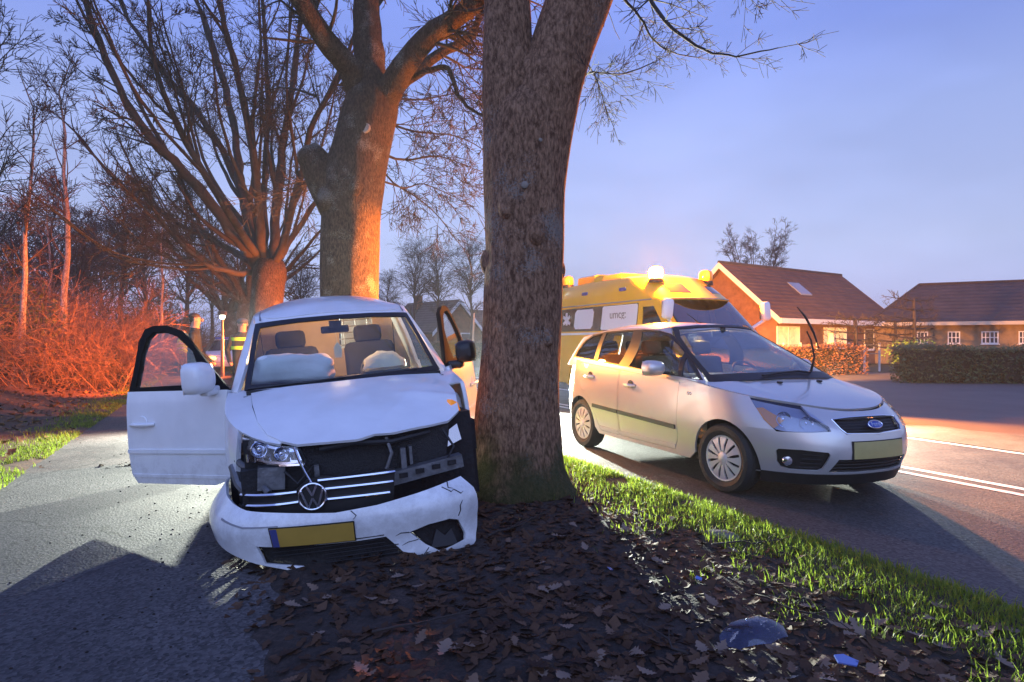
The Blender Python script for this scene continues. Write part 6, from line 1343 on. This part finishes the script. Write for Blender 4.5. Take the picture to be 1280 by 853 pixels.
def espalier(loc, label, h):
    t = thing('trained_tree', label, 'tree', loc, .5, 'trained trees before the houses'); rn = random.Random(int(loc[0]*10)); mb = MB(); mb.tube([(0, 0, 0), (.03, 0, h*.5), (-.02, 0, h)], [.10, .08, .06], 8); mb.build('trunk', far_bark, t, 180)
    cr = MB()
    for k in range(5):
        for g in (-1, 1):
            z = h*(.45+.13*k); limb(cr, [V((0, 0, z)), V((g*.9, 0, z+.05)), V((g*1.7, .1, z+.12))], .045, .015, rn, 9, .55, 1, 5, .3, .1, (3, 5), .1, .010, .6)
    cr.build('crown', far_bark, t, 180)
espalier((18.3, 28.4, 0), 'small trained tree with a round head in front of the tan house roof', 3.3)
espalier((15.2, 27.6, 0), 'thin trained tree before the lit twin windows', 2.4); espalier((17.2, 28.0, 0), 'thin trained tree before the porch', 2.3)
t = thing('garden_stove', 'pale bottle shaped clay stove standing before the lit house', 'stove', (13.25, 25.9, .25)); mb = MB(); mb.lathe([(.27, 0), (.28, .2), (.28, .75), (.22, .92), (.12, 1.12), (.10, 1.42), (.12, 1.45), (.001, 1.45)], n=20); mb.build('body', mat('pale_clay', (.5, .45, .42), .8, var=(4, .15)), t, 50)
def garden_fence(p0, p1, n, label):
    d = V((p1[0]-p0[0], p1[1]-p0[1], 0)); t = thing('garden_fence', label, 'fence', (p0[0], p0[1], 0), atan2(d.y, d.x)); L = d.length
    for k in range(n):
        mb = MB(); mb.box((L*k/(n-1), 0, .65), (.06, .06, 1.3)); mb.build('post', white_wood, t, 0)
    for z in (1.2, .8): mb = MB(); mb.box((L/2, .035, z), (L, .02, .04)); mb.build('rail', mat('wire_grey', (.2, .2, .2), .5), t, 0)
garden_fence((9.6, 25.4), (16.6, 28.2), 9, 'wire fence with pale posts before the lit house')
t = thing('marker_post', 'thin roadside post with a reflector made to glow orange at the far verge between van and oak', 'post', at(590, 426.5, 17.5)-V((0, 0, 1.37))); mb = MB(); mb.tube([(0, 0, 0), (.02, 0, 1.2), (.06, 0, 2.15)], [.035, .03, .02], 8); mb.build('pole', mat('post_pale', (.6, .5, .35), .5), t); mb = MB(); mb.rbox((.0, -.05, 1.22), (.13, .04, .20), .02); mb.build('reflector', mat('reflector_glow', (1, .5, .1), .3, emit=(1, .62, .25), estr=6), t)  # light thrown back by the reflector is given as its own emission

# street lamps along the path, one burning
def street_lamp(loc, h, label, lit):
    t = thing('street_lamp', label, 'street lamp', loc, .3, 'street lamps along the path'); mb = MB(); mb.tube([(0, 0, 0), (0, 0, h*.5), (0, 0, h)], [.07, .055, .04], 10); mb.build('pole', steel, t)
    mb = MB(); mb.lathe([(.04, 0), (.16, .02), (.16, .16), (.12, .18)], ((0, 0, h), (0, 0, 1)), 16); mb.build('lamp_cap', black_trim, t); mb = MB(); mb.sphere((0, 0, h-.05), .10, 14, 8); mb.build('lamp_globe', mat('street_lamp_lit', (1, 1, 1), .4, emit=(.85, 1.0, .85), estr=9 if lit else 1), t)
street_lamp(at(278, 426.5, 24)-V((0, 0, 1.37)), 2.35, 'burning street lamp beside the far oaks', True)
street_lamp(at(291, 426.5, 38)-V((0, 0, 1.37)), 2.0, 'small distant street lamp right of the burning one', True)
def police_car(loc, rz):
    t = thing('police_car', 'distant police car with glowing amber lamps, seen past the open van door', 'car', loc, rz)
    R = Ring(lut((.2, .82), (.5, .89), (.9, .87), (1.0, .84)), lut((.2, .08), (.5, .0), (.8, .1)), 4.4, 1.0, 3.6, 2.6, 3, 1.7, 1.5); G = Ring(lut((.85, .86), (1.4, .58)), lambda z: 1.0+(z-.9)*1.5, lambda z: 4.2-(z-.9)*.9, lambda z: 1.5+(z-.9)*1.5, lambda z: 3.7-(z-.9)*.9, 3.5, 3.5, 1, 1)
    zb = lambda x, y: lut((0, .70), (.4, .82), (1.2, .95), (4.4, .98))(y)-.05*abs(x)**2; zr_ = lambda x, y: 1.46-.05*(abs(x)/.6)**2-.05*(y-2.4)**2
    mb = MB()
    for g in (-1, 1): panel(mb, R.P, rim(R, zb, 0, g*R.T, 40, .8)+[(g*R.T, .25), (0, .25)], step=.12, thick=.02)
    panel(mb, lambda x, y: (x, y, zb(x, y)), [R.P(a, b)[:2] for a, b in rim(R, zb, -R.T*.995, R.T*.995, 80, .8)], step=.15, thick=.02); panel(mb, lambda x, y: (x, y, zr_(x, y)), [G.P(a, b)[:2] for a, b in rim(G, zr_, -G.T*.995, G.T*.995, 60, 1.4)], step=.12, thick=.02)
    mb.build('body', white_paint, t, 40)
    mb = MB()
    for g in (-1, 1): panel(mb, G.P, rim(G, zr_, 0, g*G.T, 40, 1.4)+[(g*G.T, .9), (0, .9)], step=.12, thick=.01, off=-.006)
    mb.build('windows', amb_glass, t, 60)
    for x, y in ((-.78, .85), (.78, .85), (-.78, 3.5), (.78, 3.5)): tyre_wheel(t, (x, y, .31), .31, .2, -1 if x < 0 else 1, 8)
    for x in (-.6, .6):
        mb = MB(); mb.rbox((x, .10, .62), (.34, .16, .14), .04); mb.build('headlight', mat('far_lamp', (1, .6, .2), .3, emit=(1, .45, .1), estr=7), t)
    mb = MB(); mb.rbox((0, 2.2, 1.50), (1.1, .26, .10), .04); mb.build('light_bar', blue_oval, t)
police_car(at(283, 426.5, 27.5)-V((0, 0, 1.37)), .40)

# ------------------------------------------------------------------ people
def person(loc, rz, h, label, jacket, trousers, hair=None, cap=None, vis=None, arms=(.12, .12), look=0.0):
    """one skinned body, posed standing; clothing bands, hair and cap are children"""
    t = thing('person', label, 'person', loc, rz, None); k = h/1.8
    J = [(0, 0, .96), (0, 0, 1.16), (0, .0, 1.36), (0, .0, 1.50), (0, -.015, 1.60), (0, -.025, 1.70), (0, -.02, 1.775)]; rd = [.155, .15, .165, .085, .075, .095, .07]
    E = [(0, 1), (1, 2), (2, 3), (3, 4), (4, 5), (5, 6)]
    for g, am in ((-1, arms[0]), (1, arms[1])):
        b = len(J); J += [(g*.20, 0, 1.42), (g*(.26+am*.2), .02, 1.15), (g*(.25+am*.1), -.10-am, .95), (g*.23, -.15-am*1.4, .86)]; rd += [.075, .058, .045, .038]; E += [(2, b), (b, b+1), (b+1, b+2), (b+2, b+3)]
        b = len(J); J += [(g*.10, 0, .88), (g*.115, -.01, .50), (g*.12, .02, .10), (g*.13, -.14, .05)]; rd += [.105, .075, .055, .045]; E += [(0, b), (b, b+1), (b+1, b+2), (b+2, b+3)]
    me = bpy.data.meshes.new('body'); me.from_pydata([(p[0]*k, p[1]*k, p[2]*k) for p in J], E, []); o = bpy.data.objects.new('body', me); COL.objects.link(o)
    md = o.modifiers.new('skin', 'SKIN')
    for i, sv in enumerate(me.skin_vertices[0].data): sv.radius = (rd[i]*k*(1.25 if i in (1, 2) else 1), rd[i]*k*(.8 if i in (0, 1, 2) else 1)); sv.use_root = i == 0
    sb = o.modifiers.new('sub', 'SUBSURF'); sb.levels = 2; sb.render_levels = 2
    ev = o.evaluated_get(bpy.context.evaluated_depsgraph_get()); m2 = bpy.data.meshes.new_from_object(ev); bpy.data.objects.remove(o)
    m2.materials.clear()
    for m_ in (jacket, trousers, mat('skin', (.42, .24, .17), .55), mat('boot', (.015, .015, .015), .5)): m2.materials.append(m_)
    for f in m2.polygons:
        c = f.center/k; f.use_smooth = True
        f.material_index = 2 if c.z > 1.545 or (c.z < .92 and abs(c.x) > .19) else 0 if c.z > .92 else 3 if c.z < .14 else 1
    ob = bpy.data.objects.new('body', m2); COL.objects.link(ob); ob.parent = t
    hd = V((0, -.022, 1.70))*k
    mb = MB(); mb.sphere((hd.x, hd.y-.10*k, hd.z-.01), (.016*k, .022*k, .03*k), 8, 6)
    for g in (-1, 1): mb.sphere((g*.092*k, hd.y+.01, hd.z), (.014*k, .022*k, .035*k), 8, 6)
    mb.build('face', MATS['skin'], t, 180)
    for g in (-1, 1): mb = MB(); mb.sphere((g*.035*k, hd.y-.088*k, hd.z+.022), .010*k, 8, 6); mb.build('eye', black_trim, t)
    if hair: mb = MB(); mb.sphere((0, hd.y+.030*k, hd.z+.060*k), (.092*k, .098*k, .062*k), 16, 10); mb.sphere((0, hd.y+.052*k, hd.z+.01*k), (.082*k, .062*k, .075*k), 16, 10); mb.build('hair', hair, t, 180)
    if cap: mb = MB(); mb.sphere((0, hd.y+.01, hd.z+.06*k), (.108*k, .112*k, .075*k), 16, 10); mb.rings([[(cos(a)*.075*k, hd.y-.10*k+sin(a)*.07*k, hd.z+.055*k+dz) for a in [2*pi*j/16 for j in range(16)]] for dz in (0, .012)]); mb.build('cap', cap, t, 60)
    if vis:
        for z in vis[1]:
            mb = MB(); mb.rings([[(cos(a)*.225*k, sin(a)*.155*k, (z+dz)*k) for a in [2*pi*j/24 for j in range(24)]] for dz in (0, vis[2])], False, False); mb.build('reflective_band', vis[0], t, 60)
    return t
black_cloth = mat('black_uniform', (.012, .013, .018), .8, var=(9, .3)); hivis = mat('hi_vis_yellow', (.55, .85, .03), .6, emit=(.5, .9, .02), estr=.02); dark_hair = mat('dark_hair', (.03, .018, .012), .7)
p1 = person((-6.0, 11.8, 0), 1.9, 1.88, 'policeman in a dark uniform with short dark hair, standing behind the open van door', black_cloth, black_cloth, dark_hair)
text('jacket_lettering', 'POLITIE', .075, mat('letter_white', (.8, .8, .8), .6), p1, (0, .152, 1.40), (pi/2, 0, pi), .002)
person((-5.66, 13.1, 0), .5, 1.82, 'policeman in a cap and a dark jacket with bright yellow bands beside the van roof', black_cloth, black_cloth, None, mat('cap_blue', (.03, .03, .06), .7), (hivis, (1.18, 1.36), .07))
person((-12.35, 23.4, 0), 2.6, 1.78, 'distant person in a yellow safety vest seen through the van door window', hivis, black_cloth, dark_hair, None, (mat('reflective_tape', (.7, .7, .7), .3), (1.10, 1.28), .05))
# ------------------------------------------------------------------ grass, leaves, debris
def grass_mat(name, c0, c1):
    m = bpy.data.materials.new(name); m.use_nodes = True; nt = m.node_tree; b = nt.nodes['Principled BSDF']; N = nt.nodes.new; L = nt.links.new
    t = N('ShaderNodeTexCoord'); n = N('ShaderNodeTexNoise'); n.inputs['Scale'].default_value = 14; n.inputs['Detail'].default_value = 3; L(t.outputs['Object'], n.inputs[0])
    r = N('ShaderNodeValToRGB'); r.color_ramp.elements[0].position = .35; r.color_ramp.elements[1].position = .68; r.color_ramp.elements[0].color = (*c0, 1); r.color_ramp.elements[1].color = (*c1, 1); L(n.outputs[0], r.inputs[0]); L(r.outputs[0], b.inputs['Base Color'])
    b.inputs['Roughness'].default_value = .55; b.inputs['Transmission Weight'].default_value = 0; b.inputs['Subsurface Weight'].default_value = 0
    tr = N('ShaderNodeBsdfTranslucent'); L(r.outputs[0], tr.inputs[0]); mx = N('ShaderNodeMixShader'); mx.inputs[0].default_value = .62; L(b.outputs[0], mx.inputs[1]); L(tr.outputs[0], mx.inputs[2]); L(mx.outputs[0], nt.nodes['Material Output'].inputs[0])
    return m
grass_m = grass_mat('grass_blade', (.09, .14, .014), (.28, .38, .04))
def blades(name, m, n, pick, hlo, hhi, seed):
    rn = random.Random(seed); mb = MB(); k = 0; tries = 0
    while k < n and tries < n*40:
        tries += 1; q = pick(rn)
        if q is None: continue
        x, y = q; z = gz(x, y)-.008; h = rn.uniform(hlo, hhi)*rn.uniform(.6, 1.2); a = rn.uniform(0, 2*pi); w = rn.uniform(.0022, .0042)*(1+.045*max(0, y-4)); l = rn.uniform(.15, .9)*h; ca, sa = cos(a), sin(a)
        px_, py_ = -sa*w, ca*w
        mb.add([(x-px_, y-py_, z), (x+px_, y+py_, z), (x+ca*l*.3-px_*.8, y+sa*l*.3-py_*.8, z+h*.6), (x+ca*l*.3+px_*.8, y+sa*l*.3+py_*.8, z+h*.6), (x+ca*l, y+sa*l, z+h*.95)], [(0, 1, 3, 2), (2, 3, 4)]); k += 1
    return tag(mb.build(name, m, None, 0), kind='stuff')
def pick_right(rn):
    v = rn.uniform(-.6, 1)**1; v = -1.5+ (rn.random()**1.5)*22; u = 3.62-abs(rn.gauss(0, 1))*(.30+.11*max(0, 5.2-v)*.9)
    if u < .9: return None
    x, y = W2(u, v)
    if y < 1.5: return None
    c = nz(x, y, 2.6, 2)+.5*nz(x, y, 7, 5); lim = -.55+.85*max(0, 3.3-u)
    if c < lim: return None
    if math.hypot(x-.05, y-5.55) < .5: return None
    return x, y
blades('verge_grass', grass_m, 46000, pick_right, .03, .08, 1)
def pick_left(rn):
    v = 2.5+(rn.random()**1.4)*26; u = -1.80-abs(rn.gauss(0, 1))*.34; x, y = W2(u, v)
    c = nz(x, y, 1.9, 3)+.5*nz(x, y, 6, 4)
    return (x, y) if c > -.22+.5*max(0, -2.3-u) else None
blades('path_side_grass', grass_m, 15000, pick_left, .04, .10, 2)
def pick_far(rn):
    v = 7+rn.random()*26; u = rn.uniform(.5, 3.5) if rn.random() < .6 else rn.uniform(8.95, 10.3); x, y = W2(u, v)
    if nz(x, y, 1.4, 6) < -.05: return None
    return x, y
blades('far_verge_grass', grass_m, 9000, pick_far, .06, .15, 3)

def leaf_mat(name, cols, var=.0):
    m = bpy.data.materials.new(name); m.use_nodes = True; nt = m.node_tree; b = nt.nodes['Principled BSDF']; N = nt.nodes.new; L = nt.links.new
    t = N('ShaderNodeTexCoord'); oi = N('ShaderNodeObjectInfo'); n = N('ShaderNodeTexNoise'); n.inputs['Scale'].default_value = 5; n.inputs['Detail'].default_value = 5; L(t.outputs['Object'], n.inputs[0])
    a = N('ShaderNodeMath'); a.operation = 'MULTIPLY_ADD'; a.inputs[1].default_value = var; L(oi.outputs['Random'], a.inputs[0]); s = N('ShaderNodeMath'); s.operation = 'MULTIPLY'; s.inputs[1].default_value = 1-var; L(n.outputs[0], s.inputs[0]); L(s.outputs[0], a.inputs[2])
    r = N('ShaderNodeValToRGB'); e = r.color_ramp.elements; e[0].position = .25; e[0].color = (*cols[0], 1); e[1].position = .8; e[1].color = (*cols[-1], 1)
    for i, c in enumerate(cols[1:-1]): q = e.new(.25+.55*(i+1)/(len(cols)-1)); q.color = (*c, 1)
    L(a.outputs[0], r.inputs[0]); L(r.outputs[0], b.inputs['Base Color']); b.inputs['Roughness'].default_value = .8; b.inputs['Specular IOR Level'].default_value = .3
    n2 = N('ShaderNodeTexNoise'); n2.inputs['Scale'].default_value = 60; L(t.outputs['Object'], n2.inputs[0]); k = N('ShaderNodeBump'); k.inputs['Strength'].default_value = .5; k.inputs['Distance'].default_value = .004; L(n2.outputs[0], k.inputs['Height']); L(k.outputs[0], b.inputs['Normal'])
    return m
leaf_m = leaf_mat('dead_leaf', [(.028, .013, .007), (.07, .036, .018), (.12, .068, .04), (.19, .135, .10)], .8)
leaf_m2 = leaf_mat('dead_leaf_bed', [(.026, .012, .006), (.062, .031, .015), (.12, .068, .04)], 0)
leaf_m3 = leaf_mat('dead_leaf_bank', [(.05, .025, .015), (.11, .055, .03), (.2, .11, .06)], 0)
def oak_leaf(rn, L=.12, simple=False):
    """lobed outline with a raised or sunken midrib and curled ends"""
    prof = [(0, .012), (.12, .05), (.2, .11), (.27, .07), (.38, .19), (.46, .11), (.56, .26), (.65, .15), (.74, .24), (.83, .12), (.9, .13), (1, .02)]
    if simple: prof = [(0, .02), (.3, .16), (.4, .1), (.62, .24), (.8, .16), (1, .02)]
    cu = rn.uniform(-.35, .5); cv = rn.uniform(-.5, .7); tw = rn.uniform(-.5, .5); vs = []
    for s, w in prof:
        w *= rn.uniform(.85, 1.15)
        for g in (-1, 0, 1):
            x = (s-.5)*L; y = g*w*L*1.15; z = cu*((s-.5)**2)*L*1.4+(abs(g)*cv*w*w*L*2.2)+tw*y*(s-.5)*1.2; vs.append((x+(rn.uniform(-.02, .02)*L if g else 0), y, z))
    fs = []
    for i in range(len(prof)-1):
        a = i*3; fs += [(a, a+3, a+4, a+1), (a+1, a+4, a+5, a+2)]
    return vs, fs
rn = random.Random(17); shapes = []
for k in range(7):
    vs, fs = oak_leaf(rn, rn.uniform(.085, .13)); me = bpy.data.meshes.new('leaf'); me.from_pydata(vs, [], fs); me.materials.append(leaf_m); me.polygons.foreach_set('use_smooth', [True]*len(fs)); shapes.append(me)
n = 0
while n < 300:
    y = 2.35+(rn.random()**1.7)*2.6; x = rn.uniform(-.62, 1.05)*y*.95; u, v = UV(x, y)
    if u < .25 or u > 3.25 or (y > 3.6 and x < -.1) or math.hypot(x-.05, y-5.55) < .55: continue
    o = bpy.data.objects.new('leaf', shapes[n % 7]); COL.objects.link(o); o.parent = verge; s = rn.uniform(.7, 1.15)
    o.location = (x, y, gz(x, y)+rn.uniform(.008, .03)); o.rotation_euler = (rn.gauss(0, .2), rn.gauss(0, .2), rn.uniform(0, 6.3)); o.scale = (s, s, s); n += 1
def litter(name, m, n, pick, L0, seed, zoff=(0, .018), tilt=.3):
    rn = random.Random(seed); mb = MB(); k = 0; t_ = 0
    lib = [oak_leaf(rn, 1.0, True) for _ in range(14)]
    while k < n and t_ < n*20:
        t_ += 1; q = pick(rn)
        if q is None: continue
        x, y = q; z = gz(x, y)+rn.uniform(*zoff); vs, fs = lib[k % 14]; s = L0*rn.uniform(.6, 1.2); M = Matrix.Rotation(rn.uniform(0, 6.3), 3, 'Z') @ Matrix.Rotation(rn.gauss(0, tilt), 3, 'X') @ Matrix.Rotation(rn.gauss(0, tilt), 3, 'Y')
        mb.add([tuple((M @ V(p))*s+V((x, y, z))) for p in vs], fs); k += 1
    return tag(mb.build(name, m, None, 180), kind='stuff')
def pk_verge(rn):
    v = .6+rn.random()**1.5*12; u = rn.uniform(.05, 3.3); x, y = W2(u, v)
    if u > 2.6 and rn.random() < (u-2.6)*1.1: return None
    if u < .5 and rn.random() < .45+.8*nz(x, y, 2.2): return None
    if math.hypot(x-.05, y-5.55) < .47: return None
    return x, y
litter('fallen_leaves', leaf_m2, 9500, pk_verge, .088, 5, (0, .014), .24)
def pk_bank(rn):
    v = 1+rn.random()**1.4*30; u = -2.0-rn.random()*7.5; x, y = W2(u, v)
    if u > -2.6 and rn.random() < .55: return None
    return x, y
litter('bank_leaves', leaf_m3, 6500, pk_bank, .15, 6, (0, .03), .45)
def pk_path(rn):
    v = 1+rn.random()*14; u = rn.uniform(-1.75, .2); x, y = W2(u, v)
    e = min(abs(u+1.75), abs(u-.15)); return (x, y) if rn.random() < .06+.5*max(0, .35-e) else None
litter('path_leaves', leaf_m2, 170, pk_path, .07, 7, (.004, .012), .2)
def pk_pile(rn): a = rn.gauss(0, 1); b = rn.gauss(0, 1); return (-3.75+.28*a+.05*b, 7.0+.10*b+.06*a)
litter('leaf_pile', leaf_m2, 240, pk_pile, .10, 8, (.005, .05), .5)
o = bpy.data.objects.new('leaf', shapes[2]); COL.objects.link(o); o.location = (-3.62, 6.85, .06); o.rotation_euler = (.6, .2, 1); o.data = shapes[2].copy(); o.data.materials.clear(); o.data.materials.append(mat('orange_leaf', (.5, .22, .03), .5)); tag(o, 'bright orange leaf on the dark leaf pile beside the open door', 'leaf')
# crumbs of soil and tyre dirt on the path
rn = random.Random(4); mb = MB()
for k in range(260):
    v = 1.2+rn.random()*8; u = -.05-abs(rn.gauss(0, 1))*.42
    if u < -1.7: continue
    x, y = W2(u, v); s = rn.uniform(.003, .010); mb.sphere((x, y, s*.3), (s, s*rn.uniform(.6, 1), s*.5), 5, 3)
tag(mb.build('soil_crumbs', soil, None, 180), kind='stuff')
# twigs
def twig(p, L, a, r, label, seed):
    rn = random.Random(seed); x, y = p; t = []
    for i in range(7): q = (x+cos(a)*L*(i/6-.5)+rn.gauss(0, .012), y+sin(a)*L*(i/6-.5)+rn.gauss(0, .012)); t.append((q[0], q[1], gz(*q)+.03+rn.uniform(0, .012)))
    mb = MB(); mb.tube(t, [r*(1-.6*i/6) for i in range(7)], 6)
    for k in (2, 4): d = V((cos(a+rn.choice((-.7, .7))), sin(a+rn.choice((-.7, .7))), .25)); mb.tube([V(t[k]), V(t[k])+d*L*.12, V(t[k])+d*L*.22+V((0, 0, -.01))], [r*.5, r*.4, r*.25], 5)
    tag(mb.build('fallen_twig', twig_bark, None, 180), label, 'twig', 'twigs on the leaf bed')
twig((.05, 4.35), .75, .95, .008, 'long crooked twig on the leaves in front of the oak foot', 1); twig((1.35, 2.95), .5, -.9, .005, 'thin straight twig beside the broken lamp cover', 2); twig((.62, 2.75), .45, 2.0, .006, 'short twig left of the broken lamp cover', 3)
twig((-.35, 2.9), .6, .4, .006, 'thin twig on the dark leaves below the bumper', 4); twig((1.55, 4.0), .55, .15, .006, 'twig lying across the grass edge by the stone', 5)
# stone and broken lamp plastic
mb = MB(); rg = []
for z, k in ((0, 1), (.02, .95), (.035, .75), (.04, .4)): rg.append([(cos(2*pi*j/14)*.12*k*(1+.15*sin(3*j)), sin(2*pi*j/14)*.06*k*(1+.2*cos(2*j)), z) for j in range(14)])
mb.rings(rg); o = mb.build('stone', mat('field_stone', (.12, .11, .10), .9, var=(14, .35), bump=(30, .6)), None, 40); o.location = (1.42, 4.22, gz(1.42, 4.22)-.01); o.rotation_euler = (.1, 0, -.5); tag(o, 'flat grey stone half sunk in the grass edge', 'stone')
cover = glass('blue_clear_plastic', (.45, .5, .75), 1.6, .05)
mb = MB(); panel(mb, lambda a, b: (a, b, .055*(1-(a/.19)**2)*(1-.5*(b/.1)**2)+.02*sin(9*a)*b), [(-.19, -.02), (-.12, -.085), (.05, -.095), (.17, -.05), (.19, .03), (.08, .095), (-.08, .085), (-.17, .04)], step=.03, thick=.004)
o = mb.build('lamp_cover', cover, None, 60); o.location = (1.05, 2.72, gz(1.05, 2.72)+.03); o.rotation_euler = (.32, -.14, .1); o.scale = (.82, .82, 1.1); tag(o, 'clear bluish headlight cover lying broken on the dark leaves', 'debris', 'lamp debris on the leaves')
mb = MB(); mb.prism([(-.05, -.02), (.03, -.028), (.06, .0), (.01, .03), (-.04, .02)], .006); o = mb.build('lamp_shard', mat('blue_white_plastic', (.10, .16, .45), .25, 0, .5), None, 0); o.location = (1.32, 2.47, gz(1.32, 2.47)+.045); o.rotation_euler = (.3, .2, .2); tag(o, 'small bright blue plastic shard at the bottom edge of the leaf bed', 'debris', 'lamp debris on the leaves')
for k, (x, y, lb) in enumerate(((1.0, 3.35, 'tiny pale shard on the leaves above the lamp cover'), (.55, 3.5, 'tiny pale shard on the leaves in front of the oak'))):
    mb = MB(); mb.prism([(-.02, -.01), (.015, -.012), (.022, .01), (-.01, .014)], .004); o = mb.build('lamp_shard', MATS['blue_white_plastic'], None, 0); o.location = (x, y, gz(x, y)+.04); o.rotation_euler = (.4, .3, k); tag(o, lb, 'debris', 'lamp debris on the leaves')
# ------------------------------------------------------------------ thin haze added round the whole place so the beacon gets a glow
hz = bpy.data.materials.new('glow_haze'); hz.use_nodes = True; nt_ = hz.node_tree; nt_.nodes.remove(nt_.nodes['Principled BSDF'])
pv = nt_.nodes.new('ShaderNodeVolumePrincipled'); pv.inputs['Density'].default_value = .0006; pv.inputs['Color'].default_value = (.93, .94, 1, 1); pv.inputs['Anisotropy'].default_value = .35
nt_.links.new(pv.outputs[0], nt_.nodes['Material Output'].inputs['Volume'])
mb = MB(); mb.box((0, 0, 7.77), (1430, 1430, 17.66)); tag(mb.build('haze', hz, None, 0), kind='stuff')
